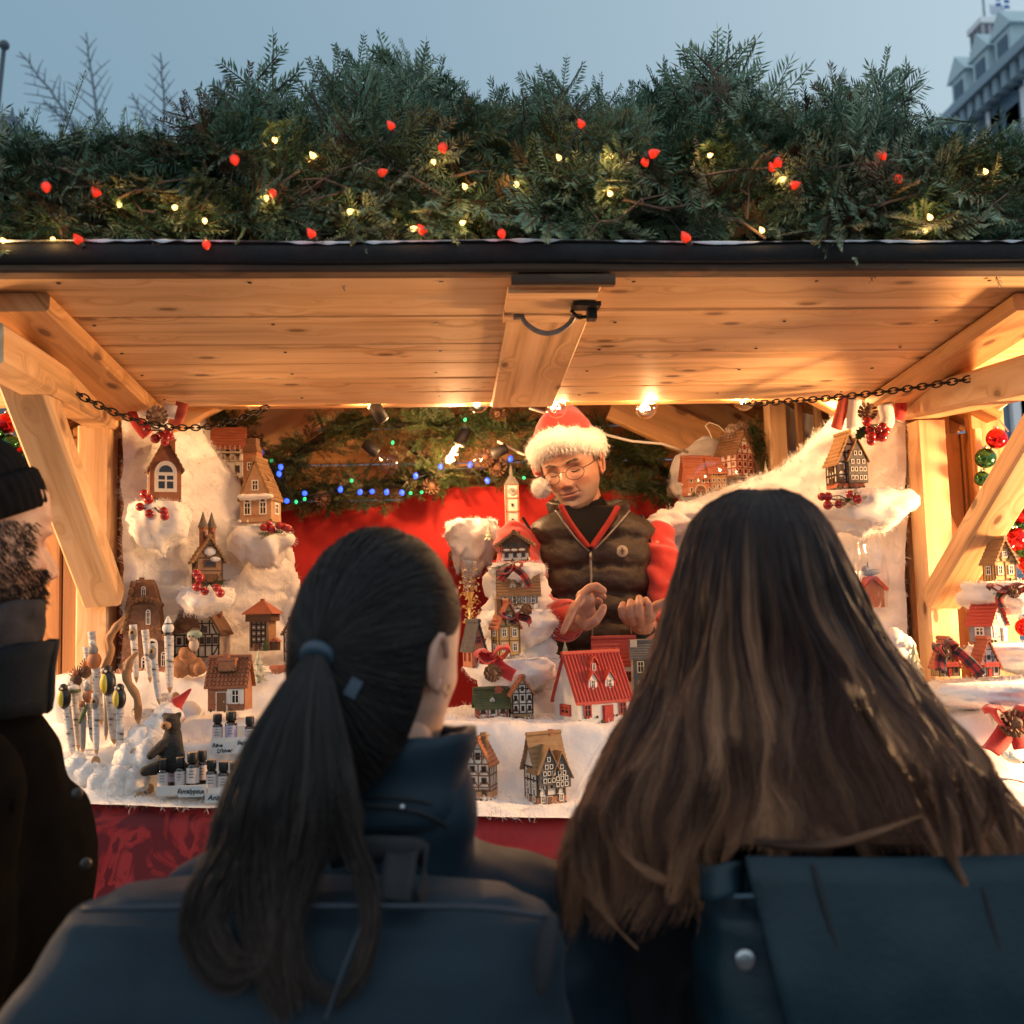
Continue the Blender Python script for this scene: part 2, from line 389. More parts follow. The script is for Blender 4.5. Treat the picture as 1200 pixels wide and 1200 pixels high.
def grand_hotel():
    ST = M('pale_stone', (.80,.80,.80), .9, (.70,.71,.72), .35, bs=2, bd=.05); RF = M('copper_roof', (.50,.60,.62), .7, (.42,.52,.56), .5, bs=3)
    DK = M('hotel_glass', (.06,.10,.15), .3); BR = M('rose_brick', (.42,.37,.39), .9, (.36,.31,.34), 1.5)
    Xw = 40.0
    def yx(px, py): d = ray(px, py); return Xw*d.y/d.x
    def zz(px, py): d = ray(px, py); return 1.58+d.z*Xw/d.x
    zc = zz(1150, 118); Y0, Y1 = yx(1290, 90), yx(1093, 170); Ya = yx(1197, 40)
    root = thing('grand_hotel', 'pale stone hotel with steep roof and turret rising behind the garland at the right', 'building', ((Xw+8), (Y0+Y1)/2, 0))
    MB().box((Xw+8, (Y0+Y1)/2, zc/2), (16, Y1-Y0, zc)).build('wall', ST, root)
    c = MB()
    c.box((Xw-.5, (Y0+Y1)/2, zc+.2), (1.6, Y1-Y0+1, .7))
    n = int((Y1-Y0)/1.1)
    for i in range(n): c.box((Xw-.45, Y0+(i+.5)*1.1, zc-.7), (1.0, .55, 1.1))
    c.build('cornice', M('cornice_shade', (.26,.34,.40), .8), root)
    zr = zc + 8.5
    MB().prism([(Xw-.4, zc+.55), (Xw+5.5, zr), (Xw+10.5, zr), (Xw+16.4, zc+.55)], Y0, Y1).build('roof', RF, root)
    for i, pxy in enumerate(((1120, 112), (1146, 97), (1172, 72))):
        y = yx(*pxy); dm = MB(); dm.box((Xw+1.4, y, zc+2.2), (2.2, 2.0, 2.8)); dm.prism([(y-1.4, zc+3.6), (y, zc+5.2), (y+1.4, zc+3.6)], 0, 3.4, fr=lambda p: Vector((Xw+.1+p.y, p.x, p.z)))
        do = dm.build('dormer', RF, root); MB().box((Xw+.26, y, zc+2.2), (.1, 1.2, 1.9)).build('window', DK, do)
    for px, py, ww, hh in ((1182, 118, 2.6, 4.2), (1166, 127, 1.2, 2.2), (1150, 140, 1.1, 2.2), (1168, 148, 1.3, 1.6), (1194, 92, .9, 1.4), (1135, 150, 1.1, 2), (1189, 150, 1.6, 3)):
        MB().box((Xw-.02, yx(px, py), zz(px, py)), (.12, ww, hh)).build('window', DK, root)
    # turret on the ridge
    b = P(1160, 88, 78); s = dep(b)/1200; t = MB(); wd = 27*s; base = Vector((b.x, b.y, zr-3)); top = Z(1160, 33, 78)
    t.box((b.x, b.y, (zr-3+top)/2), (wd, wd, top-zr+3)); tu = t.build('turret', BR, root)
    MB().box((b.x, b.y, top+.1), (wd*1.15, wd*1.15, .5)).build('cornice', ST, tu); MB().box((b.x, b.y, top-24*s), (wd*1.08, wd*1.08, .3)).build('cornice', ST, tu)
    for k in (-.3, 0, .3):
        for ax in (0, 1):
            off = (k*wd, -wd/2) if ax == 0 else (-wd/2, k*wd)
            MB().box((b.x+off[0], b.y+off[1], top-11*s), (.13*wd if ax == 0 else .1, .1 if ax == 0 else .13*wd, 15*s)).build('window', DK, tu)
    pt = P(1156, -25, 78); MB().tube([(b.x-.1, b.y, top), (b.x-.1, b.y, pt.z)], .12, 6).build('flagpole', M('pole_grey', (.3,.33,.36), .5), tu)
    f = MB(); A = P(1159, 2, 77); B_ = P(1178, 6, 77); H = 13*s; pts = []
    for i in range(7):
        q = A.lerp(B_, i/6); q.y += .4*math.sin(i*1.1); pts.append([q + Vector((0, 0, -.3*i/6+.15*math.sin(i))), q + Vector((0, 0, -H-.1*i/6+.15*math.sin(i+1)))])
    f.grid(pts); fo = f.build('flag', M('flag_white', (.62,.66,.72), .8), root)
    q = MB()
    for (u, v) in ((.2,.22), (.72,.2), (.2,.75), (.72,.72)):
        c_ = A.lerp(B_, u) + Vector((-.02, -.9, -H*v-.15*u)); q.prism([(-.16*H*1.4, -.15*H), (.16*H*1.4, -.15*H), (.16*H*1.4, .15*H), (-.16*H*1.4, .15*H)], 0, .06, fr=lambda p, c_=c_: c_+p)
    q.build('blue_quarters', M('flag_blue', (.04,.13,.38), .8), fo)
grand_hotel()

def blue_building():
    SD = M('blue_siding', (.30,.40,.50), .7, (.26,.36,.46), 6); GL = M('shop_glass', (.10,.16,.22), .15); WH = M('white_trim', (.72,.74,.76), .6)
    root = thing('shop_front', 'pale blue boarded building with white window frames seen past the right end of the stall', 'building', (0, 9.5, 0))
    b = MB()
    for i in range(26): b.box((0, 9.5+.004*(i % 2), .09+i*.155), (22, 3, .15))
    b.build('wall', SD, root)
    for px, py in ((1196, 463), (1230, 463), (-8, 470), (-60, 470)):
        c = P(px, py, 7.98); f = MB()
        for dx in (-.32, .32): f.box((c.x+dx, 7.96, c.z), (.07, .06, 1.0))
        for dz in (-.5, 0, .5): f.box((c.x, 7.965, c.z+dz), (.58, .05, .07))
        wo = f.build('window', WH, root); MB().box((c.x, 7.99, c.z), (.6, .02, .96)).build('pane', GL, wo)
blue_building()

def kiosk():
    c = P(-14, 158, 7.0); root = thing('kiosk', 'dark pointed kiosk roof with a ball finial at the left edge behind the garland', 'kiosk', (c.x, c.y, 0))
    RF = M('kiosk_roof', (.10,.13,.17), .7, (.07,.09,.12), 4); s = 7/1200
    MB().box((c.x, c.y, c.z/2-.2), (1.2, 1.2, c.z-.4)).build('wall', M('kiosk_wall', (.15,.16,.18), .8), root)
    MB().lathe([(1.0, -.42), (.95, -.36), (.05, .15), (.02, .16)], 4, (c.x, c.y, c.z)).build('roof', RF, root)
    f = P(14, 150, 7.0); MB().lathe([(.02, -.25), (.025, -.03), (.05, 0), (.06, .03), (.05, .06), (.015, .09), (.004, .15)], 12, (f.x, f.y, f.z)).build('finial', RF, root)
    MB().lathe([(.25, -.45), (.24, -.36), (.06, -.27), (.02, -.22)], 4, (f.x, f.y, f.z)).build('cap', RF, root)
kiosk()
p0 = P(-8, 175, 9); p1 = P(5, 53, 9)
pl = thing('lamp_post', 'thin dark pole with a small ball tip leaning in the sky at the left edge', 'pole', (p0.x-.3, p0.y, 0))
PM = M('pole_dark', (.05,.07,.09), .5)
MB().tube([(p0.x-.3, p0.y, 0), p0-Vector((.08,0,.5)), p0, p1], [.06, .04, .025, .02], 8).build('shaft', PM, pl, True)
MB().ball(p1, .045).build('tip', PM, pl, True)

TWIG = M('grey_twig', (.16,.20,.24), .8)
def bare_tree(base, tips, label):
    b = Vector(base); root = thing('bare_tree', label, 'tree', (b.x, b.y, 0), 0, 'bare saplings against the dusk sky')
    rg = random.Random(len(label)); br = MB()
    fork = Vector((b.x, b.y, b.z*.55))
    MB().tube([(b.x, b.y, 0), fork*1.0, fork+Vector((0,0,.2))], [.05, .035, .03], 8).build('trunk', TWIG, root, True)
    for (a, tip) in tips:
        a = Vector(a); tip = Vector(tip); pts = [fork]; 
        for t in (.25, .5, .75): pts.append(fork.lerp(a, t))
        L = (tip-a).length
        for i in range(9):
            t = i/8; pts.append(a.lerp(tip, t)+Vector((rg.uniform(-1,1), 0, rg.uniform(-1,1)))*.012*L)
        br.tube(pts, [.028-.0016*i for i in range(13)], 5)
        for i in range(13):
            t = .12+.84*i/13; p = a.lerp(tip, t); d = (tip-a).normalized(); sg = 1 if i % 2 else -1
            sd = Vector((d.z, 0, -d.x))*sg
            q = p + (d*.8+sd*rg.uniform(.5,1.0)+Vector((0, rg.uniform(-.4,.4), 0)))*L*(.30*(1-t)+.06)
            br.tube([p, p.lerp(q, .5)+d*.01, q], [.009, .007, .004], 4)
            if t < .7:
                e = p.lerp(q, .55); br.tube([e, e+(d*.8-sd*.5)*L*.09], [.006, .003], 3)
    br.build('crown', TWIG, root, True)
YT = 11
bare_tree(P(95, 260, YT), [(P(90, 150, YT), P(24, 60, YT)), (P(100, 165, YT), P(52, 118, YT))], 'bare sapling bending to the left beside the pole')
bare_tree(P(122, 260, YT+.6), [(P(117, 162, YT+.6), P(100, 38, YT+.6)), (P(125, 170, YT), P(145, 150, YT))], 'tallest bare sapling, standing upright over the left part of the garland')
bare_tree(P(195, 260, YT+.3), [(P(194, 178, YT), P(189, 62, YT)), (P(190, 185, YT), P(155, 110, YT)), (P(232, 150, YT+.3), P(266, 88, YT+.3))], 'bare sapling with three thin stems left of the highest fir tufts')
# ------------------------------------------------------------------ the market stall
ST = thing('market_stall', 'open wooden market stall with raised plank flap, posts and diagonal braces', 'market stall', (.2, 2.9, 0))
FB_Y, FN_Y = 2.5, 1.7
zb, zn = Z(600, 473, FB_Y), Z(600, 319, FN_Y)
XL, XR = -1.05, 1.55
fu = Vector((0, FN_Y-FB_Y, zn-zb)); fdir = fu.normalized(); fnrm = Vector((1,0,0)).cross(fdir)
if fnrm.z > 0: fnrm = -fnrm
def FP(x, v, off=0): return Vector((x, FB_Y, zb)) + fu*v - fnrm*off   # off>0: above the underside
xc = X(610, 400, 2.1)
fl = MB(); T = .022; FLn = fu.length
def planks(x0, x1, cuts, jag=0):
    for a, b in zip(cuts[:-1], cuts[1:]):
        vm = (a+b)/2; fl.board(FP(x0+random.uniform(0, jag), vm, T/2+random.uniform(0,.003)), FP(x1, vm, T/2+random.uniform(0,.003)), (b-a)*FLn-.0035, T, upv=-fnrm)
planks(XL, xc-.002, [0, .128, .26, .397, .55, .745, 1.0])
planks(xc+.002, XR, [0, .165, .47, .775, 1.0])
for xn in (-.62, -.30, .02, .36, .70, 1.02, 1.25):
    for vn in (.09, .32, .50, .70, .95):
        fl.lathe([(.0035, -.0012), (.0036, 0), (.001, .0004)], 8, FP(xn+random.uniform(-.006, .006), vn, -.0004), 1)
FLAP = fl.build('flap', [PINE2, IRON], ST)
MB().board(FP(XL, .5, T+.012), FP(XR, .5, T+.012), FLn+.02, .012, upv=-fnrm).build('backing_sheet', WEATH, FLAP)
# battens under the flap ends
for (na, fa, w_) in (((18, 384, 1.78), (163, 478, 2.48), .115), ((1225, 400, 1.80), (1040, 478, 2.48), .115)):
    a = P(*na); b = P(*fa); v0 = (FB_Y-a.y)/(FB_Y-FN_Y); v1 = (FB_Y-b.y)/(FB_Y-FN_Y)
    MB().board(FP(a.x, v0, -.018), FP(b.x, v1, -.018), w_, .034, upv=-fnrm, bev=.006).build('batten', PINE, FLAP)
# centre cleat with handle, latch and dark stop block
cb = MB(); ca = FP(X(655, 330, 1.72), .985, -.0065); cc = FP(X(612, 470, 2.48), .015, -.0065)
cb.board(ca, cc, .155, .012, upv=-fnrm); cb.build('cleat', PINE2, FLAP)
c2 = MB(); pa = P(592, 357, 1.80); pb = P(694, 357, 1.80); vv = .875
c2.board(FP(pa.x, vv, -.0195), FP(pb.x, vv, -.0195), .15, .013, upv=-fnrm); c2.build('cover_board', PINE2, FLAP)
c3 = MB(); pa = P(599, 329, 1.685); pb = P(720, 329, 1.685); pb.z = pa.z; c3.board(pa, pb, .022, .019); c3.build('stop_block', WEATH, FLAP)
hd = MB(); ha = P(602, 364, 1.82); hb = P(683, 364, 1.82); v = .83; A = FP(ha.x, v, -.029); B = FP(hb.x, v, -.029); pts = []
for i in range(15):
    t = i/14; q = A.lerp(B, .12+.76*t); k = math.sin(math.pi*t)**.7; pts.append(q + fnrm*.030*k + fdir*(-.004*k))
hd.tube(pts, .004, 8, flat=1.3); hd.board(A, A.lerp(B, .16), .016, .005, upv=-fnrm); hd.board(A.lerp(B, .84), B, .016, .005, upv=-fnrm)
hd.build('handle', M('handle_grey', (.30,.27,.23), .5, (.18,.15,.13), 60, metal=.3), FLAP, 40)
lt = MB(); q = FP(X(688, 350, 1.76), .90, -.030)
lt.box(q, (.05, .035, .008)); lt.box(q+Vector((.012, .012, -.012)), (.016, .024, .02)); lt.tube([q+Vector((-.025, .01, -.006)), q+Vector((-.01, .025, -.014)), q+Vector((.012, .03, -.01))], .0035, 6)
lt.build('latch', IRON, FLAP)
# front edge: dark lip, felt fascia and a line of frost
zf0, zf1 = Z(600, 310, 1.67), Z(600, 286, 1.67)
MB().board((XL, 1.69, zn+.006), (XR, 1.69, zn+.006), .04, .028).build('flap_lip', WEATH, FLAP)
fa = MB(); n = 90; rows = []
for i in range(n+1):
    x = XL+(XR-XL)*i/n; dz = .004*noise.noise((x*3, 0, 0)); yy = .004*noise.noise((x*4, 5, 0))
    rows.append([Vector((x, 1.70, zf1+dz+.001)), Vector((x, 1.664+yy, zf1+dz)), Vector((x, 1.655+yy, zf1-.008+dz)), Vector((x, 1.658+yy*2, (zf0+zf1)/2)), Vector((x, 1.66+yy, zf0+.004+dz*.5)), Vector((x, 1.672, zf0+dz*.5)), Vector((x, 1.70, zf0+.002))])
fa.grid(rows); fa.build('fascia', BLACK, ST, True)
fr = MB(); rows = []
for i in range(400):
    x = XL+(XR-XL)*i/399; k = max(0, .3+1.2*noise.noise((x*9, 2, 0))+.6*noise.noise((x*41, 7, 0))); h = .0015+.003*k; dz = .004*noise.noise((x*3, 0, 0))
    rows.append([Vector((x, 1.655-.001, zf1-.006*k+dz)), Vector((x, 1.653-h*.5, zf1+dz)), Vector((x, 1.662, zf1+h+dz+.001)), Vector((x, 1.690, zf1+dz+.003))])
fr.grid(rows); fr.build('frost_line', SNOW, ST, True)
MB().board((XL, 1.78, zf1-.012), (XR, 1.78, zf1-.012), .17, .018).build('garland_shelf', WEATH, ST)
MB().board((XL, 1.875, zf1+.05), (XR, 1.875, zf1+.05), .018, .13).build('light_leak_board', M('dark_board', (.02,.018,.014), .9), ST)  # added dark board hiding the lit roof boards that show through the fir
# posts, arms, braces
XPL, XPR = -.795, 1.262
for sgn, xp in ((-1, XPL), (1, XPR)):
    MB().board((xp, 2.50, 0), (xp, 2.50, 2.035 if sgn < 0 else 2.02), .075, .07, upv=(0,1,0), bev=.005).build('post', PINE2, ST)
MB().board((XPL+.01, 2.55, Z(125, 485, 2.5)), P(-22, 402, 1.72), .07, .075, bev=.008).build('bracket_arm', PINE2, ST)
MB().board((XPR-.005, 2.55, Z(1085, 472, 2.5)), P(1245, 432, 1.72), .085, .075, bev=.01).build('bracket_arm', PINE2, ST)
MB().board(P(22, 425, 1.98), P(122, 700, 2.455), .085, .06, upv=(0,1,0), bev=.006).build('brace', PINE2, ST)
MB().board(P(1232, 488, 1.98), P(1103, 702, 2.455), .085, .06, upv=(0,1,0), bev=.006).build('brace', PINE2, ST)
# inner brace seen behind the right post
MB().board(P(1068, 545, 2.56), P(1120, 660, 2.56), .07, .04, upv=(0,1,0)).build('brace', PINE2, ST)
# boarded wings beside the posts
def boards_v(name, xs, y, z0, z1, mat, t=.018):
    b = MB()
    for a, c in zip(xs[:-1], xs[1:]): b.board(((a+c)/2, y+random.uniform(-.003,.003), z0), ((a+c)/2, y, z1), abs(c-a)-.004, t, upv=(0,1,0))
    return b.build(name, mat, ST)
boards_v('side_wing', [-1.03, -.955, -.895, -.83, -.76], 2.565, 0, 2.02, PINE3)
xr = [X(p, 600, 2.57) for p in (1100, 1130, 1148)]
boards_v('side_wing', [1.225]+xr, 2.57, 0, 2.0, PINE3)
boards_v('side_wing', [X(1147, 600, 2.5), X(1190, 600, 2.5)], 2.53, 0, Z(1170, 462, 2.5), PINE, .03)
MB().board((X(1145, 600, 2.52), 2.50, 0), (X(1145, 600, 2.52), 2.50, 2.0), .022, .022, upv=(0,1,0)).build('wing_strip', PINE2, ST)
# side walls, rear wall, roof and rafters inside
b = MB()
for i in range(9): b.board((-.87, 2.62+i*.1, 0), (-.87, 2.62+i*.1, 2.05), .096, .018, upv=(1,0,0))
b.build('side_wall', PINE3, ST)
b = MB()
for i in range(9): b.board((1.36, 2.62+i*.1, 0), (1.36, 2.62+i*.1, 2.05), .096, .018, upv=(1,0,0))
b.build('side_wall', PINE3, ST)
b = MB()
for i in range(24): b.board((-1.0, 3.47, .06+i*.122), (1.5, 3.47, .06+i*.122), .118, .018, upv=(0,1,0))
b.build('rear_wall', PINE, ST)
XRDG, ZE, ZR = .24, 2.02, 2.62
def roof_z(x): return ZR-(ZR-ZE)*abs(x-XRDG)/(1.12)
for sg in (-1, 1):
    b = MB()
    for i in range(11):
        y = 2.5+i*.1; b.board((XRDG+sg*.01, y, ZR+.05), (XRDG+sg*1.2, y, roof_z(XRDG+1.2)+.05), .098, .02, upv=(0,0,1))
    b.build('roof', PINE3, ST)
    for y in (2.62, 3.40):
        MB().board((XRDG+sg*.02, y, ZR-.035), (XRDG+sg*1.14, y, roof_z(XRDG+1.14)-.035), .045, .13, upv=(0,0,1)).build('rafter', PINE2 if y > 3 else PINE, ST)
MB().board(P(720, 470, 3.1), P(905, 556, 3.1), .045, .12, upv=(0,0,1)).build('rafter', PINE, ST)
MB().board((-.9, 2.60, 2.125), (1.4, 2.60, 2.125), .05, .05).build('header_beam', PINE, ST)
# corner upright and slats by the white sheet at the right
MB().board((X(912, 560, 2.95), 2.95, .9), (X(912, 560, 2.95), 2.95, 2.2), .055, .05, upv=(0,1,0)).build('post', PINE2, ST)
for p in (940, 962): MB().board((X(p, 560, 3.0), 3.0, .9), (X(p, 560, 3.0), 3.0, 2.2), .022, .02, upv=(0,1,0)).build('slat', PINE2, ST)
MB().board((-.95, 2.9, .12), (1.45, 2.9, .12), 1.1, .2).build('floor_platform', PINE3, ST)
# counter
b = MB(); b.board((-1.1, 2.30, 1.02), (1.75, 2.30, 1.02), .62, .03)
for x in (-1.05, .2, 1.7):
    for y in (2.06, 2.55): b.box((x, y, .5), (.06, .06, 1.0))
b.build('counter', PINE3, ST)
# chains
def chain(pts, link=.021):
    ps = [Vector(p) for p in pts]; out = []
    for a, c in zip(ps[:-1], ps[1:]):
        L = (c-a).length; n = max(2, int(L/.002))
        for i in range(n): out.append(a.lerp(c, i/n))
    mb = MB(); acc = 0; k = 0; last = out[0]
    for i in range(1, len(out)):
        acc += (out[i]-out[i-1]).length
        if acc >= link*.72:
            d = (out[i]-last).normalized(); mid = (out[i]+last)/2; up_ = Vector((0,1,0)); s = d.cross(up_).normalized(); n_ = s if k % 2 else (s*.35+up_*.94).normalized()
            tp = []
            for j in range(11):
                th = 2*math.pi*j/10; tp.append(mid + d*math.cos(th)*link*.58 + n_*math.sin(th)*link*.33)
            mb.tube(tp, .0019, 5, cap=False); acc = 0; last = out[i]; k += 1
    return mb
def sag(px0, px1, n=14, s=0):
    a = P(*px0); b_ = P(*px1); return [a.lerp(b_, i/n) + Vector((0,0,-s*4*(i/n)*(1-i/n))) for i in range(n+1)]
chain(sag((70, 448, 2.12), (318, 474, 2.47), s=.075)).build('chain', IRON, ST, True)
chain(sag((872, 473, 2.47), (1290, 412, 1.85), s=.02)).build('chain', IRON, ST, True)
# pencil marks scrawled on the posts
def scrawl(px, py, Y, w_, h_, seed):
    rg = random.Random(seed); mb = MB(); pts = []
    for i in range(15): pts.append(P(px+w_*(i/14-.5)+rg.uniform(-2,2), py+rg.uniform(-.5,.5)*h_+(-.15*w_*(i/14-.5)), Y))
    mb.tube(pts, .0011, 4); return mb
# ------------------------------------------------------------------ bulbs hanging in the stall
GLASS = thin_glass('bulb_glass', (1, .97, .92), .06); SOCK = M('bulb_socket', (.02,.018,.016), .5)
FIL = M('bulb_filament', (1, .75, .4), .5, emit=26, ecol=(1, .72, .40))
WARM = (1, .56, .25)
def bulb(px, py, Y, tilt, label, watts, lit=True):
    c = P(px, py, Y); t = thing('light_bulb', label, 'light bulb', c, 0, 'clear bulbs strung inside the stall')
    rot = Matrix.Rotation(tilt, 3, 'Y') @ Matrix.Rotation(.2, 3, 'X')
    MB().lathe([(.004, .03), (.012, .028), (.016, .015), (.024, 0), (.029, -.018), (.028, -.034), (.018, -.048), (.003, -.053)], 18, rot=rot).build('globe', GLASS, t, True, local=True)
    MB().lathe([(.006, .075), (.016, .072), (.018, .03), (.016, .024), (.01, .022)], 14, rot=rot).build('socket', SOCK, t, True, local=True)
    f = MB(); pts = [rot @ Vector((.010*math.cos(i*.9), .010*math.sin(i*.9), -.002-.0028*i)) for i in range(12)]; f.tube(pts, .0011, 5)
    f.build('filament', FIL if lit else SOCK, t, local=True)
    if watts:
        l = bpy.data.lights.new('bulb_light', 'POINT'); l.energy = watts; l.color = WARM; l.shadow_soft_size = .10 if watts > 60 else .014
        o = bpy.data.objects.new('bulb_light', l); COL.objects.link(o); o.location = c + Vector((0, 0, -.02)); 
# ------------------------------------------------------------------ light bulbs
for px, py, Y, tl, wt, lit, lb in (
    (432, 466, 2.56, 2.6, 3, True, 'glowing clear bulb half hidden behind the flap edge above the red cloth'),
    (533, 530, 2.95, .5, 13, True, 'glowing clear bulb with a bright ring hanging under the upper fir garland'),
    (450, 537, 3.0, -.9, 0, False, 'unlit clear bulb tilted sideways under the left of the upper fir garland'),
    (568, 536, 3.05, 1.2, 0, False, 'unlit clear bulb lying beside the pine cone of the lower fir garland'),
    (659, 468, 2.53, .7, 1.2, True, 'glowing clear bulb showing at the flap edge right above the red hat'),
    (763, 469, 2.54, .6, 3.5, True, 'glowing clear bulb showing at the flap edge left of the glass dome'),
    (562, 460, 2.54, .2, 5.5, True, 'added clear bulb just above the flap edge left of the red hat'),  # added to light the seller from the front and above
    (870, 458, 2.56, -.2, 5, True, 'added clear bulb just above the flap edge over the orange gate house'),  # extra bulb put in to even out the light inside
    (300, 458, 2.56, .1, 2.2, True, 'added clear bulb just above the flap edge over the ornate brick house'),  # extra bulb for even light over the left side
    (985, 458, 2.56, 2.7, 3, True, 'added clear bulb above the red and white socks at the right'),  # bulb put in to light the right cotton panel
    (-420, 610, 2.15, 0, 90, True, 'added bulb out of view beyond the left brace, lighting the stall front'),  # added outside the view to brighten the left front and the flap
    (1600, 650, 2.05, 0, 228, True, 'added bulb out of view beyond the right brace, lighting the stall front')):  # strong bulb added outside the view as main front light
    bulb(px, py, Y, tl, lb, wt, lit)
cord = M('white_cord', (.62,.56,.46), .6)
cd = MB(); pts = [P(620, 478, 2.9), P(640, 484, 2.9), P(668, 494, 2.95), P(690, 500, 2.95), P(712, 510, 2.9), P(740, 517, 2.9), P(775, 520, 2.9), P(806, 530, 2.95)]
cd.tube(pts, .004, 6); tag(cd.build('power_cord', cord, None, True), 'thin white power cord strung behind the red hat', 'cord')
cd = MB(); cd.tube([P(583, 517, 3.05), P(598, 525, 3.05), P(612, 532, 3.05), P(630, 536, 3.05)], .004, 6); tag(cd.build('power_cord', cord, None, True), 'short white cord loop left of the red hat', 'cord')

# ------------------------------------------------------------------ fir garland on the roof edge
prof = [(-60,150),(0,150),(22,128),(60,150),(100,144),(165,138),(215,142),(265,105),(300,62),(325,112),(360,112),(395,75),(430,62),(470,45),(500,62),(525,100),(570,95),(600,122),(640,88),(660,90),(700,105),(735,100),(780,72),(800,92),(832,38),(862,66),(880,102),(900,98),(940,95),(980,78),(1005,128),(1040,60),(1052,128),(1090,145),(1130,150),(1200,140),(1270,150)]
def ptop(x):
    for (a, b), (c, d) in zip(prof[:-1], prof[1:]):
        if a <= x <= c: return b+(d-b)*(x-a)/(c-a)
    return 150
rg = random.Random(21); items = []
KF = [0, 1, 2, 3, 5, 6, 6, 0]
# tufts that make the outline
for x, y in prof[1:-1]:
    for k in range(3):
        Y = rg.uniform(1.74, 1.86); tipx = x+rg.uniform(-6, 6) + (k-1)*9; tip = P(tipx, y+abs(k-1)*16+rg.uniform(0, 6), Y)
        base = P(x+rg.uniform(-28, 28), max(y+75, 195)+rg.uniform(-10, 25), Y+rg.uniform(-.02,.05))
        items.append((base, tip, rg.choice([0, 1, 3, 6, 6, 5]), rg.uniform(-.7, .7)+(math.pi if rg.random() < .5 else 0)))
for i in range(120):                       # thin sprigs standing up along the outline
    x = rg.uniform(-60, 1260); t = ptop(x); Y = rg.uniform(1.72, 1.85); a = rg.gauss(0, .6); L = rg.uniform(45, 90); tip = P(x, t+rg.uniform(8, 44), Y)
    items.append((P(x-L*math.sin(a), t+L*math.cos(a)+10, Y), tip, rg.choice([0, 4, 5, 5, 1]), rg.uniform(0, 6.28)))
for i in range(210):                       # upper fill
    x = rg.uniform(-90, 1290); t = ptop(min(max(x, -59), 1269)); Y = rg.uniform(1.72, 1.92)
    y = t+rg.uniform(34, 100); tip = P(x, y, Y); a = rg.uniform(-1.2, 1.2); L = rg.uniform(60, 120)
    base = P(x-L*math.sin(a), min(y+L*math.cos(a)*.9, 262), Y+rg.uniform(-.03,.06)); items.append((base, tip, rg.choice(KF), rg.uniform(0, 6.28)))
for i in range(560):                       # front face
    x = rg.uniform(-90, 1290); y = rg.uniform(165, 274); Y = 1.70+rg.uniform(-.035, .03)
    L = rg.uniform(45, 115); a = rg.uniform(-2.2, 2.2); b = P(x, y, Y+.05)
    ty = y-L*math.cos(a)*.8; ty = min(max(ty, ptop(min(max(x, -59), 1269))+30), 268)
    tip = P(x+L*math.sin(a), ty, Y-rg.uniform(.0, .05)); items.append((b, tip, rg.choice(KF), rg.uniform(0, 6.28)))
for i in range(170):                       # low sprays lying along the edge
    x = rg.uniform(-90, 1290); y = rg.uniform(252, 276); L = rg.uniform(45, 95); sg = rg.choice((-1, 1)); b = P(x, y, 1.72+rg.uniform(-.02, .05))
    items.append((b, P(x+sg*L, y+rg.uniform(-22, 2), 1.70+rg.uniform(-.03, .02)), rg.choice(KF), rg.uniform(0, 6.28)))
# the two stout upright tips at the right and drooping ones
for bx, by, tx, ty, k in ((1012, 215, 983, 78, 4), (1020, 190, 1040, 58, 4), (1010, 205, 1048, 108, 4), (1000, 160, 1043, 240, 4), (560, 265, 672, 238, 4), (830, 150, 760, 235, 4), (1050, 245, 1040, 280, 4), (1010, 245, 1020, 160, 4)):
    items.append((P(bx, by, 1.71), P(tx, ty, 1.69), k, rg.uniform(-.4, .4)))
GAR = fronds('fir_garland', items, FIR)
tag(GAR, 'thick dark green fir and cedar garland lying along the top of the roof edge', 'garland')
core = MB(); ring = []
for i in range(120):
    x = -.85+2.15*i/119; cy = 1.80; cz = Z(600, 232, 1.8)+.02*noise.noise((x*5, 0, 1)); rr = .055+.018*noise.noise((x*8, 3, 0))
    ring.append([Vector((x, cy+rr*.7*math.cos(a), cz+rr*math.sin(a)*(1+.25*noise.noise((x*14, a, 0))))) for a in [2*math.pi*j/10 for j in range(10)]])
core.loft(ring); core.build('garland_core', M('shaded_core', (.012,.014,.008), .95, (.03,.02,.012), 60, bs=60, bd=.01), GAR)  # near-black filler tube standing in for the shade deep between the fronds
st = MB()
for i in range(30):
    x = rg.uniform(-40, 1240); y = rg.uniform(190, 280); a = P(x, y, 1.665); b = P(x+rg.uniform(-90, 90), y+rg.uniform(-45, 35), 1.665+rg.uniform(-.02, .03)); mid = a.lerp(b, .5)+Vector((0, -.01, rg.uniform(-.015,.015)))
    st = MB(); st.tube([a, mid, b], [.0028, .0022, .001], 5)
    c = mid+Vector((rg.uniform(-.03,.03), -.005, rg.uniform(-.02,.03))); st.tube([mid, c], [.0018, .0008], 4)
    st.build('branch', M('bare_branch', (.16,.10,.07), .8, (.10,.06,.045), 60), GAR, True)

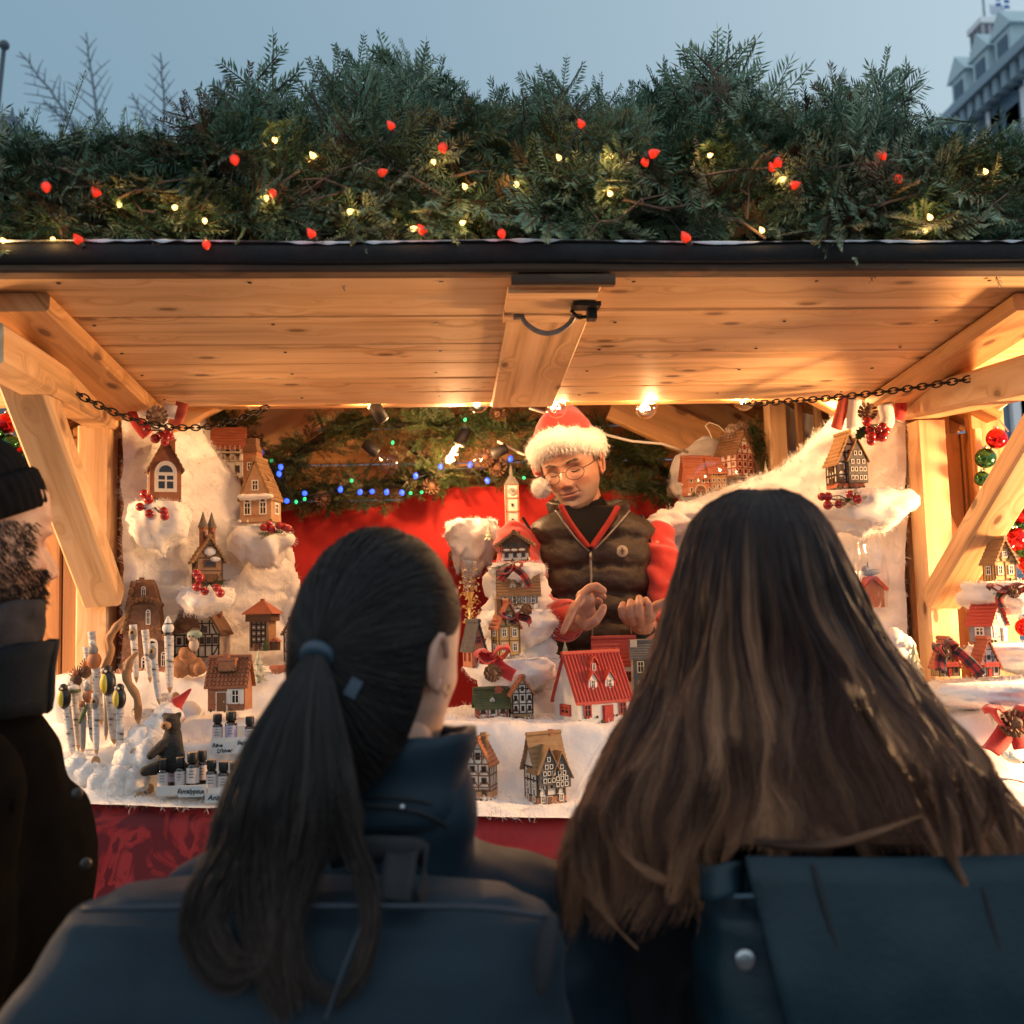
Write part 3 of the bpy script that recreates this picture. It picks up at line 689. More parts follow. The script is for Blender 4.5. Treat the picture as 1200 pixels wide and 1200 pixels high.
# coloured bulbs on the garland
REDB = M('red_bulb', (.55,.012,.006), .25, emit=.42, ecol=(1,.07,.02)); WRMB = M('warm_bulb', (.8,.6,.25), .3, emit=3.2, ecol=(1,.60,.20))
CAPB = M('bulb_cap', (.02,.03,.02), .5); WIRE = M('green_wire', (.015,.022,.016), .6)
def c9(mb_mat, root, c, d, s, mat):
    d = Vector(d).normalized(); rot = d.to_track_quat('Z', 'Y').to_matrix()
    b = MB(); pr = [(.2,-.05), (.62,.1), (.8,.35), (.86,.6), (.75,.95), (.48,1.35), (.2,1.65), (.03,1.78)]
    b.lathe([(r_*s, z*s*1.2) for r_, z in pr], 9, c, rot=rot); b.lathe([(.25*s, -.75*s), (.5*s, -.7*s), (.55*s, .05*s), (.3*s, .12*s)], 9, c, 1, rot=rot)
    return b.build('bulb', [mat, CAPB], root, 35)
reds = [(54,219,1),(113,226,0),(275,187,1),(92,281,0),(242,287,1),(365,274,0),(320,227,1),(448,202,2),(458,147,0),(519,173,1),(495,270,0),(588,274,1),(681,145,0),(756,190,1),(765,180,2),(804,279,0),(912,190,1),(931,217,2),(1035,183,1),(1053,210,1),(905,196,0)]
warms = [(62,281),(205,243),(240,259),(322,164),(367,183),(312,232),(410,248),(545,219),(542,261),(484,268),(508,190),(605,216),(655,185),(716,183),(715,227),(832,182),(893,270),(917,210),(1155,201),(1084,270),(140,240),(1090,255),(4,282)]
def string(name, label, spots, mat, size, Yb, wig):
    root = thing(name, label, 'string lights', P(spots[0][0], 285, Yb))
    rr = random.Random(len(spots))
    for s in spots:
        tilt = s[2] if len(s) > 2 else rr.randint(0, 2)
        d = [(-.5, -.2, .7), (.15, -.25, -.75), (.8, -.2, .25)][tilt]
        c = P(s[0], s[1], Yb+rr.uniform(-.01, .01)) - Vector(d).normalized()*size*.8
        c9(None, root, c, d, size*rr.uniform(.85,1.1), mat)
    o = sorted(spots); w_ = MB()
    for a, b in zip(o[:-1], o[1:]):
        A = P(a[0], a[1], Yb+.02); B = P(b[0], b[1], Yb+.02); mid = A.lerp(B, .5)+Vector((0, .03, -.02)); w_.tube([A, A.lerp(mid, .5)+Vector((0, .01, -.008)), mid, B.lerp(mid, .5), B], .0016, 4)
    w_.build('wire', WIRE, root, True)
    return root
string('string_lights', 'string of big red faceted bulbs wound through the roof garland', reds, REDB, .0092, 1.645, 0)
string('string_lights', 'string of small warm white bulbs wound through the roof garland', warms, WRMB, .0056, 1.665, 0)
for x, y in warms:
    l = bpy.data.lights.new('garland_glow', 'POINT'); l.energy = .075; l.color = (1, .55, .16); l.shadow_soft_size = .012; o = bpy.data.objects.new('garland_glow', l); COL.objects.link(o); o.location = P(x, y, 1.645)
for x, y, _ in reds:
    l = bpy.data.lights.new('garland_glow', 'POINT'); l.energy = .012; l.color = (1, .06, .02); l.shadow_soft_size = .012; o = bpy.data.objects.new('garland_glow', l); COL.objects.link(o); o.location = P(x, y, 1.625)

# ------------------------------------------------------------------ garlands inside the stall
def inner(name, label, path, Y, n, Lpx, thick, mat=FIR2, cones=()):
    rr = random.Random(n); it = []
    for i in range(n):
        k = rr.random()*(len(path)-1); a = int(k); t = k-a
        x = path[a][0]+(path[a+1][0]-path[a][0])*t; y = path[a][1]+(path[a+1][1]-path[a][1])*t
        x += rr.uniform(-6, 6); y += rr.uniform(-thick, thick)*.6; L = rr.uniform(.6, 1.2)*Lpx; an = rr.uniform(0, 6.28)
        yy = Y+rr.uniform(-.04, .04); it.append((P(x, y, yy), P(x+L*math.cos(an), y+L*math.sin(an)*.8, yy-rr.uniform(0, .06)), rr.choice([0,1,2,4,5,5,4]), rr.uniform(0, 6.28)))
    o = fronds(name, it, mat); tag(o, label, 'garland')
    ct = MB(); ct.tube([P(x, y, Y+.03) for x, y in path], .016, 8); ct.build('garland_core', M('shaded_core', (.012,.014,.008)), o, True)
    for (cx, cy, s) in cones: pinecone(P(cx, cy, Y-.06), s, o)
    return o
CONE = M('pine_cone', (.20,.10,.05), .75, (.10,.05,.025), 80, bs=200); CONEW = M('pine_cone_frosted', (.42,.32,.24), .8, (.18,.10,.06), 60)
def pinecone(c, r, parent, mat=None, axis=(.2,-1,.3)):
    b = MB(); rot = Vector(axis).to_track_quat('Z', 'Y').to_matrix(); c = Vector(c)
    b.ball(c, (r*.6, r*.6, r*.8), 10, 6, rot=rot)
    for i in range(46):
        t = i/45; a = i*2.4; z = -.85+1.7*t; rr_ = math.sqrt(max(0, 1-(z*.95)**2))*.95+.12
        d = rot @ Vector((math.cos(a)*rr_, math.sin(a)*rr_, z)); s = rot @ Vector((-math.sin(a), math.cos(a), 0)); u = rot @ Vector((math.cos(a)*.5, math.sin(a)*.5, .85)).normalized()
        p = c+d*r; w_ = r*.24*(1-.4*t)
        b.add([p-s*w_-u*w_*.3, p+s*w_-u*w_*.3, p+s*w_*.7+u*w_, p-s*w_*.7+u*w_, c+d*r*.45], [(0,1,2,3), (4,1,0), (4,2,1), (4,3,2), (4,0,3)])
    return b.build('pine_cone', mat or CONE, parent)
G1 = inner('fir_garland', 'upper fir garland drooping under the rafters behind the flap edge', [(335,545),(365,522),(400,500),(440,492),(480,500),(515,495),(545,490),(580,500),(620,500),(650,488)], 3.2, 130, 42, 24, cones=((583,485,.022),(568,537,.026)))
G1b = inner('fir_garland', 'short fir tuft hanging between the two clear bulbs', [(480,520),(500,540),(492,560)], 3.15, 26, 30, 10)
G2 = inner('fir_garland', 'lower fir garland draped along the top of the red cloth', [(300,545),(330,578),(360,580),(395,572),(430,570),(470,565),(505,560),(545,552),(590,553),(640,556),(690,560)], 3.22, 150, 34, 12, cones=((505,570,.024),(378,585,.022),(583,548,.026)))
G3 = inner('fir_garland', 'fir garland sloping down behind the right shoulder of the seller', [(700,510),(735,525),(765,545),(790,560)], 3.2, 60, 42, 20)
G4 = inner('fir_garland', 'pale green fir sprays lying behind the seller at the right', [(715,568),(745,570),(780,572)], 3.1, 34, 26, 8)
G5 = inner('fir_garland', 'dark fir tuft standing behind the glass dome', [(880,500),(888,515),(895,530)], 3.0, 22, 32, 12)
G6 = inner('fir_garland', 'fir tuft behind the white castle at the left', [(225,480),(262,490),(290,520),(300,545)], 3.1, 40, 34, 14)
BLUE = M('blue_led', (.02,.05,.6), .3, emit=3.2, ecol=(.03,.09,1)); GRN = M('green_led', (.02,.4,.12), .3, emit=1.3, ecol=(.03,.8,.25))
def led(label, spots, mat, Y, s):
    root = thing('string_lights', label, 'string lights', P(spots[0][0], spots[0][1], Y)); rr = random.Random(5)
    for (x, y) in spots:
        b = MB(); c = P(x, y, Y+rr.uniform(-.02,.02)); b.lathe([(.3*s,-s),(.8*s,-.6*s),(s,.2*s),(.6*s,s),(.1*s,1.4*s)], 8, c, rot=Matrix.Rotation(rr.uniform(0,3), 3, (1,.5,0))); b.build('bulb', mat, root, True)
    w_ = MB(); o = sorted(spots); w_.tube([P(x, y+3, Y+.02) for x, y in o], .0018, 4); w_.build('wire', WIRE, root, True)
led('string of small blue lights along the lower inside garland', [(307,530),(329,547),(327,555),(336,587),(357,578),(399,574),(422,577),(436,576),(453,577),(471,577),(487,558),(516,547),(551,545),(571,563),(598,538),(620,535)], BLUE, 3.10, .008)
led('string of small green lights along the lower inside garland', [(318,540),(347,588),(412,563),(481,578),(494,577),(460,519),(545,492),(614,560),(357,585)], GRN, 3.10, .0055)

# ------------------------------------------------------------------ red cloth behind, sheet, table cloth
def cloth_back():
    rows = []; top = [(300,640),(322,600),(350,597),(420,598),(470,586),(520,572),(600,568),(650,566),(700,572),(790,580),(850,590)]
    for i in range(60):
        t = i/59*(len(top)-1); a = min(int(t), len(top)-2); u = t-a; px = top[a][0]+(top[a+1][0]-top[a][0])*u; py = top[a][1]+(top[a+1][1]-top[a][1])*u
        r_ = []
        for j in range(30):
            y = py+(930-py)*j/29; p = P(px, y, 3.34); s = .010*math.sin(px*.045+1.5*noise.noise((px*.01, y*.006, 0)))+.03*noise.noise((px*.008, y*.009, 3)); p.y += s; r_.append(p)
        rows.append(r_)
    o = MB().grid(rows).build('backdrop_cloth', M('red_cloth', (.62,.024,.015), .8, (.52,.016,.012), 12, bs=250, bst=.2, sheen=.3), None, True)
    tag(o, 'plain bright red cloth hung across the back wall behind the seller', 'cloth')
cloth_back()
def white_sheet():
    rows = []
    for i in range(24):
        px = 895+ (1010-895)*i/23; rows.append([P(px, 455+ (620-455)*j/11, 3.1)+Vector((0, .02*math.sin(px*.13)+.015*noise.noise((px*.03, j*.3, 0)), 0)) for j in range(12)])
    o = MB().grid(rows).build('plastic_sheet', M('white_sheet', (.72,.68,.62), .35, (.66,.62,.56), 10), None, True)
    tag(o, 'white plastic sheet hanging behind the pale slats at the right', 'sheet')
white_sheet()
ZA, ZB_ = P(200, 933, 2.03), P(620, 941, 2.03)
def zc(x): return ZA.z+(ZB_.z-ZA.z)*(min(max(x, -1.0), .5)-ZA.x)/(ZB_.x-ZA.x)-.012
def yf(x): return 1.985+.05*min(1, max(0, -x)/.6)
ZC = zc(0)
def velvet():
    m, nt, b = newmat('damask_velvet'); tc = N(nt, 'ShaderNodeTexCoord')
    n1 = N(nt, 'ShaderNodeTexNoise', Scale=9.0, Detail=4.0, Distortion=1.6); nt.links.new(tc.outputs['Object'], n1.inputs['Vector'])
    nt.links.new(ramp(nt, n1.outputs[0], [(.44, (.24,.007,.010)), (.50, (.62,.025,.022)), (.56, (.66,.035,.028)), (.60, (.25,.007,.010))]), b.inputs['Base Color'])
    b.inputs['Roughness'].default_value = .6; b.inputs['Sheen Weight'].default_value = .35; bump(nt, b, n1.outputs[0], .3, .004); return m
def plain_velvet():
    return M('red_velvet', (.66,.022,.016), .65, (.48,.012,.010), 26, bs=120, bst=.3, sheen=.5)
def table_cloth(name, label, x0, x1, mat, pleat):
    rows = []; n = 120
    for i in range(n+1):
        x = x0+(x1-x0)*i/n; f = pleat*(abs(math.sin(x*22+math.sin(x*7)))**.6); r_ = [Vector((x, 2.58, zc(x)-.004)), Vector((x, yf(x)+.035, zc(x)-.003))]
        for j in range(14):
            z = zc(x)-.006-.6*j/13; k = min(1, j/4); r_.append(Vector((x+.004*noise.noise((x*9, z*3, 0)), yf(x)-.005*j-f*k*(.6+j*.06)-.02*k*noise.noise((x*4, z*3, 1)), z)))
        rows.append(r_)
    o = MB().grid(rows).build(name, mat, None, True); tag(o, label, 'tablecloth')
table_cloth('tablecloth', 'dark red patterned velvet cloth over the left part of the counter', -1.12, -.12, velvet(), .008)
table_cloth('tablecloth', 'plain red pleated velvet cloth over the middle of the counter', -.11, 1.76, plain_velvet(), .022)

# ------------------------------------------------------------------ cotton snow
def ss(a, b, x): t = min(1, max(0, (x-a)/(b-a))); return t*t*(3-2*t)
ZL1, ZL2, ZL3 = Z(230, 868, 2.17)-.004, Z(268, 838, 2.29)-.004, Z(230, 786, 2.45)-.004
ZM = Z(640, 850, 2.22); ZF = Z(600, 944, 2.05)
def cot_h(x, y):
    lf = 1-ss(-.16, -.04, x)
    ZC = zc(x); zl = ZC+.012 + (ZL1-ZC-.012)*ss(2.10, 2.135, y) + (ZL2-ZL1)*ss(2.20, 2.25, y) + (ZL3-ZL2)*ss(2.34, 2.41, y)
    md = max(ZF, ZC+.01) + (ZM-ZF)*ss(2.09, 2.19, y)
    h = zl*lf+md*(1-lf)
    e = ss(yf(x)-.02, yf(x)+.012, y)                        # rolls over the front edge
    h = (ZC-.002)+(h-ZC+.002)*e
    nz = .010*fbm((x, y, 0), 9, 3)+.004*fbm((x, y, 3), 40, 2)+.012*noise.noise((x*5, y*5, 9))
    return h+nz*e
rows = []
for i in range(241):
    x = -1.0+2.2*i/240; r_ = []
    for j in range(111):
        y = yf(x)-.024+.010*noise.noise((x*7, 0, 5))+.60*j/110; r_.append(Vector((x, y-.004*noise.noise((x*30, j*.3, 0)), cot_h(x, y))))
    rows.append(r_)
o = MB().grid(rows).build('cotton_snow', COTTON, None, True)
tag(o, 'stepped sheet of white cotton snow covering the counter under the little houses', 'cotton snow')
CROWS = rows
WL = ((X(143, 600, 2.5), 2.5), (X(345, 600, 3.0), 3.0)); WR = ((X(1062, 600, 2.53), 2.53), (X(770, 600, 2.95), 2.95))
def lerp_prof(pr, x):
    for (a, b), (c, d) in zip(pr[:-1], pr[1:]):
        if a <= x <= c: return b+(d-b)*(x-a)/(c-a)
    return pr[-1][1] if x > pr[-1][0] else pr[0][1]
# fuzzy fibres
def fibres(name, parent, pts, n, L, seed=1):
    rr = random.Random(seed); b = MB()
    for i in range(n):
        p, nr = rr.choice(pts); d = (nr+Vector((rr.uniform(-1,1), rr.uniform(-1,1), rr.uniform(-1,1)))).normalized(); q = p+d*L*rr.uniform(.3,1); q2 = q+Vector((rr.uniform(-1,1), rr.uniform(-1,1), rr.uniform(-1,.4)))*L*.5
        s = Vector((.0004, 0, .0002)); b.add([p-s, p+s, q+s*.7, q-s*.7, q2], [(0,1,2,3), (3,2,4)])
    return b.build(name, COTTON, parent)
def panel(name, label, AB, prof, bot, x0, x1, seed, nx=110, nz=120, amp=.022):
    A, B = AB; nrm = Vector((B[1]-A[1], -(B[0]-A[0]), 0)).normalized()
    if nrm.y > 0: nrm = -nrm
    fr_, bk = [], []
    for i in range(nx+1):
        px = x0+(x1-x0)*i/nx; tp = lerp_prof(prof, px); f_ = []
        for j in range(nz+1):
            py = tp+(bot-tp)*j/nz; e = min(1, j/5)*min(1, (nx-i)/4+.15)*min(1, i/4+.15)
            p = onplane(px+4*noise.noise((j*.12, i*.02, seed)), py+3*noise.noise((i*.2, 0, seed)), A, B)
            d = amp*fbm((px*.012, py*.02, seed), 1, 4)+amp*.9*abs(noise.noise((px*.02+py*.012, py*.026-px*.006, seed+4)))
            f_.append(p+nrm*(.012+d)*e)
        fr_.append(f_)
    o = MB().grid(fr_).build(name, COTTON, None, True); tag(o, label, 'cotton snow')
    pt_ = [(fr_[random.randint(0, nx)][random.randint(0, nz)], nrm) for _ in range(3000)]; pt_ += [(fr_[random.choice((0, 1, nx-1, nx))][random.randint(0, nz)], Vector((random.uniform(-1,1), -.3, random.uniform(-1,1)))) for _ in range(700)]; pt_ += [(fr_[random.randint(0, nx)][random.randint(0, 2)], Vector((0, -.2, 1))) for _ in range(700)]
    fibres('cotton_fibre', o, pt_, 7000, .020, seed)['kind'] = 'stuff'
    return nrm
pt_ = [(CROWS[random.randint(0, 240)][random.randint(0, 9)], Vector((random.uniform(-.5,.5), -1, .2))) for _ in range(1200)]+[(CROWS[random.randint(0, 240)][random.randint(9, 110)], Vector((0, -.4, 1))) for _ in range(2500)]
fibres('cotton_fibre', bpy.data.objects['cotton_snow'], pt_, 7000, .016, 77)['kind'] = 'stuff'
NL = panel('cotton_wall', 'cotton snow wall panel at the left hung with small house ledges', WL, [(143,462),(226,470),(240,515),(272,555),(292,596),(332,622),(337,700),(346,795)], 800, 143, 346, 3)
NR = panel('cotton_wall', 'cotton snow wall panel at the right with one half timbered house', WR, [(770,606),(800,590),(860,568),(915,548),(950,515),(985,478),(1062,468)], 920, 770, 1062, 8)
bm = MB()
for (px, py, sx, sy) in ((338,690,14,20),(340,715,12,24),(335,655,10,14),(350,740,14,26)): bm.ball(P(px, py, 2.96), (sx*.0025, .02, sy*.0025), 20, 14, fn=lambda d: 1+.25*noise.noise(d*3))
tag(bm.build('cotton_tuft', COTTON, None, True), 'ragged cotton edge torn over the red cloth at the left', 'cotton snow')
def ledge(px, py, wpx, hpx, Y, label, drip=0, dpt=.10, seed=0):
    """cotton covered ledge: py is the top surface"""
    c = P(px, py, Y); s = dep(c)/1200; w_ = wpx*s/2; h = hpx*s; b = MB(); pts = []
    def fn(d):
        k = 1+.24*noise.noise(Vector(d)*1.7+Vector((seed, 0, 0)))+.07*noise.noise(Vector(d)*4.5+Vector((0, seed, 0)))+.04*noise.noise(Vector(d)*11)
        return k
    rows = []; nu, nv = 56, 34; vs = []; fs = []
    for i in range(nv+1):
        ph = math.pi*i/nv
        for j in range(nu):
            th = 2*math.pi*j/nu; d = Vector((math.sin(ph)*math.cos(th), math.sin(ph)*math.sin(th), math.cos(ph)))
            sq = Vector((math.copysign(abs(d.x)**.92, d.x), math.copysign(abs(d.y)**.9, d.y), d.z))
            k = fn(d); z = d.z*h*.5
            if d.z > 0: z = (min(d.z, .45)/.45)*h*.28*(.92+.08*k) + .003*noise.noise(d*5)
            else: z = d.z*h*.74*k*(1+drip*max(0, noise.noise(Vector((d.x*3, seed, 0)))))*(1-.25*abs(d.x))
            p = Vector((sq.x*w_*k, sq.y*dpt*k, z-h*.26)); vs.append(c+p); pts.append((c+p, d))
    for i in range(nv):
        for j in range(nu): fs.append((i*nu+j, (i+1)*nu+j, (i+1)*nu+(j+1) % nu, i*nu+(j+1) % nu))
    b.add(vs, fs); o = b.build('snowy_ledge', COTTON, None, True); tag(o, label, 'ledge', 'cotton covered ledges')
    fibres('cotton_fibre', o, pts, 1200, .012, seed)['kind'] = 'stuff'
    return o
# ------------------------------------------------------------------ berries, bows, cones
BERRY = M('red_berry', (.42,.012,.012), .18, (.30,.008,.01), 60, coat=.6); STEMM = M('dark_stem', (.05,.03,.018), .8); LEAF = M('holly_leaf', (.04,.10,.03), .4, (.07,.13,.04), 60); PINEN = FIR2
def berry_sprig(label, berries, Y, center, needles=10, nl=26, cone=None, leaf=None, rb=.0105):
    c = P(center[0], center[1], Y); root = thing('berry_sprig', label, 'berry sprig', c, 0, 'red berry sprigs on the ledges'); rr = random.Random(len(label)*7+berries[0][0]); st_ = MB()
    for (x, y) in berries:
        p = P(x, y, Y-.03+rr.uniform(-.01,.01)); st_.tube([c, c.lerp(p, .5)+Vector((0, -.008, rr.uniform(-.008,.008))), p], .0014, 5)
        b = MB(); b.ball(p, rb*rr.uniform(.9,1.1), 14, 10); b.ball(p+Vector((0, -rb*.95, -.002)), rb*.16, 6, 4, 1); b.build('berry', [BERRY, STEMM], root, True)
    st_.build('stem', STEMM, root, True)
    if needles:
        it = [(c+Vector((rr.uniform(-.01,.01), 0, 0)), P(center[0]+nl*math.cos(a), center[1]+nl*.45*math.sin(a)-2, Y-rr.uniform(0, .03)), 4, rr.uniform(0, 6)) for a in [rr.uniform(0, 6.28) for _ in range(needles)]]
        fronds('greenery', it, FIR2, root)
    if cone: pinecone(P(*cone[:2], Y-.02), cone[2], root, cone[3] if len(cone) > 3 else None)
    if leaf:
        for (x0, y0, x1, y1) in leaf:
            a = P(x0, y0, Y-.01); e = P(x1, y1, Y-.02); d = e-a; sdd = Vector((d.z, 0, -d.x)).normalized(); L = d.length; top_, bot_ = [], []
            for i in range(13):
                t = i/12; wv = L*.26*math.sin(math.pi*t)**.7*(1+.35*(1 if i % 3 == 1 else -.3)); top_.append(a+d*t+sdd*wv+Vector((0, -.004, 0))); bot_.append(a+d*t-sdd*wv+Vector((0, -.004, 0)))
            MB().grid([top_, [a+d*i/12+Vector((0, .004, 0)) for i in range(13)], bot_]).build('leaf', LEAF, root, True)
    return root
def plaid():
    if 'plaid' in MATS: return MATS['plaid']
    m, nt, b = newmat('plaid_ribbon'); at = N(nt, 'ShaderNodeAttribute', attribute_name='gc'); sp = N(nt, 'ShaderNodeSeparateXYZ'); nt.links.new(at.outputs['Vector'], sp.inputs[0])
    def sq(i, k):
        q = N(nt, 'ShaderNodeMath', operation='MULTIPLY'); nt.links.new(sp.outputs[i], q.inputs[0]); q.inputs[1].default_value = k
        f_ = N(nt, 'ShaderNodeMath', operation='FRACT'); nt.links.new(q.outputs[0], f_.inputs[0]); g_ = N(nt, 'ShaderNodeMath', operation='GREATER_THAN'); nt.links.new(f_.outputs[0], g_.inputs[0]); g_.inputs[1].default_value = .5; return g_.outputs[0]
    ad = N(nt, 'ShaderNodeMath', operation='ADD'); nt.links.new(sq(0, 30), ad.inputs[0]); nt.links.new(sq(1, 2), ad.inputs[1])
    hf = N(nt, 'ShaderNodeMath', operation='MULTIPLY'); nt.links.new(ad.outputs[0], hf.inputs[0]); hf.inputs[1].default_value = .5
    nt.links.new(ramp(nt, hf.outputs[0], [(0, (.48,.02,.018)), (.5, (.16,.012,.012)), (1, (.012,.01,.01))]), b.inputs['Base Color']); b.inputs['Roughness'].default_value = .75; b.inputs['Sheen Weight'].default_value = .3
    MATS['plaid'] = m; return m
def ribbon(mb, pts, w_, wdir=(0,0,1)):
    """band through pts, width w_, gc = (length, across)"""
    wd = Vector(wdir).normalized(); vs = []; g = []; L = 0; n = 5; fs = []
    pts = smooth_pts(pts, 6)
    for i, p in enumerate(pts):
        if i: L += (p-pts[i-1]).length
        t = (pts[min(i+1, len(pts)-1)]-pts[max(i-1, 0)]).normalized(); s = (wd-t*wd.dot(t)).normalized(); nn = t.cross(s)
        for j in range(n):
            u = j/(n-1)-.5; vs.append(p+s*u*w_+nn*(.06*w_*math.cos(u*6))); g.append((L, j/(n-1), .5))
    for i in range(len(pts)-1):
        for j in range(n-1): fs.append((i*n+j, i*n+j+1, (i+1)*n+j+1, (i+1)*n+j))
    mb.add(vs, fs, 0, g)
def smooth_pts(pts, k):
    pts = [Vector(p) for p in pts]; out = []
    for i in range(len(pts)-1):
        p0 = pts[max(i-1, 0)]; p1 = pts[i]; p2 = pts[i+1]; p3 = pts[min(i+2, len(pts)-1)]
        for j in range(k):
            t = j/k; out.append(.5*((2*p1)+(p2-p0)*t+(2*p0-5*p1+4*p2-p3)*t*t+(3*p1-p0-3*p2+p3)*t**3))
    out.append(pts[-1]); return out
# ------------------------------------------------------------------ miniature houses
CREAM = M('plaster_cream', (.66,.55,.40), .8, (.54,.43,.29), 60, bs=160, bst=.3); WHITEP = M('plaster_white', (.74,.70,.62), .75, (.66,.60,.52), 70, bs=160, bst=.25)
TAN = M('clay_tan', (.50,.30,.16), .75, (.38,.21,.10), 70, bs=140); TERRA = M('terracotta', (.38,.16,.075), .75, (.27,.10,.045), 60, bs=140)
BROWNC = M('brown_clay', (.24,.11,.05), .7, (.13,.055,.025), 90, bs=150, bst=.7, bd=.004); STONEG = M('grey_stone', (.30,.31,.34), .85, (.18,.19,.22), 120, bs=110, bd=.004); STONED = M('dark_stone', (.13,.12,.115), .85, (.08,.075,.07), 90, bs=110)
TIMB = M('timber_dark', (.035,.022,.015), .75); TIMR = M('timber_red', (.30,.075,.035), .75); TIMB2 = M('timber_brown', (.14,.07,.035), .75)
RRED = M('roof_red', (.52,.062,.035), .55, (.46,.05,.03), 40, bs=90); RORG = M('roof_orange', (.46,.15,.075), .6, (.36,.10,.05), 40, bs=90); RBRN = M('roof_brown', (.22,.11,.05), .75, (.14,.07,.035), 60, bs=90)
RTAN = M('roof_tan', (.34,.20,.09), .75, (.25,.14,.06), 60, bs=90); RGRY = M('roof_grey', (.16,.14,.12), .75, (.10,.09,.08), 60, bs=90); RGRN = M('roof_green', (.10,.12,.05), .8, (.06,.07,.03), 60, bs=90); RTIL = M('roof_tile_brown', (.36,.14,.06), .65, (.24,.08,.035), 50, bs=90)
PANE = M('window_dark', (.025,.02,.018), .25); FRW = M('frame_white', (.75,.70,.60), .6); FRB = M('frame_brown', (.10,.05,.025), .7); FRR = M('frame_red', (.40,.05,.03), .6); DOORB = M('door_brown', (.17,.075,.03), .7); DOORR = M('door_red', (.45,.03,.02), .6); SHUT = M('shutter_blue', (.16,.20,.25), .7)
ORNG = M('wall_orange', (.52,.20,.10), .7, (.44,.15,.07), 60, bs=150); YEL = M('wall_yellow', (.62,.40,.15), .7, (.52,.31,.10), 60, bs=150)
def win(x, z, w_, h, y, parent, fr=FRW, bars=True, arch=False, shutter=None, ax='y'):
    """window on a wall facing -y (or -x / +x); local coordinates in metres"""
    b = MB(); t = w_*.16; d = max(.0012, w_*.10)
    sg = -1
    def bx(cx, cz, sx, sz, dy, m):
        if ax == 'y': b.box((cx, y-dy/2, cz), (sx, dy, sz), m=m)
        else: b.box((y+(dy/2 if ax == '+x' else -dy/2), cx, cz), (dy, sx, sz), m=m)
    bx(x, z, w_-t, h-t, d*.6, 1)
    for q in (-1, 1): bx(x+q*(w_-t)/2, z, t, h, d, 0); bx(x, z+q*(h-t)/2, w_-t, t, d*1.01, 0)
    if bars: bx(x, z, t*.55, h-t*2, d*.85, 0); bx(x, z+h*.08, w_-t*2, t*.5, d*.8, 0)
    if arch and ax == 'y':
        n = 9; poly = [(x-w_/2, z+h/2)]+[(x+w_/2*math.cos(math.pi*(1-i/n)), z+h/2+w_*.55*math.sin(math.pi*i/n)) for i in range(n+1)]
        b.prism(poly, y-d*1.02, y, 0); poly2 = [(x+(px_-x)*.62, z+h/2+(pz-z-h/2)*.6) for px_, pz in poly]; b.prism(poly2, y-d*1.25, y-d, 1)
    o = b.build('window', [fr, PANE], parent, local=True)
    if shutter:
        for q in (-1, 1):
            c = MB(); c.box((x+q*(w_*.5+w_*.24), y-d*.5, z), (w_*.42, d*.9, h*1.02)); c.build('shutter', shutter, o, local=True)
    return o
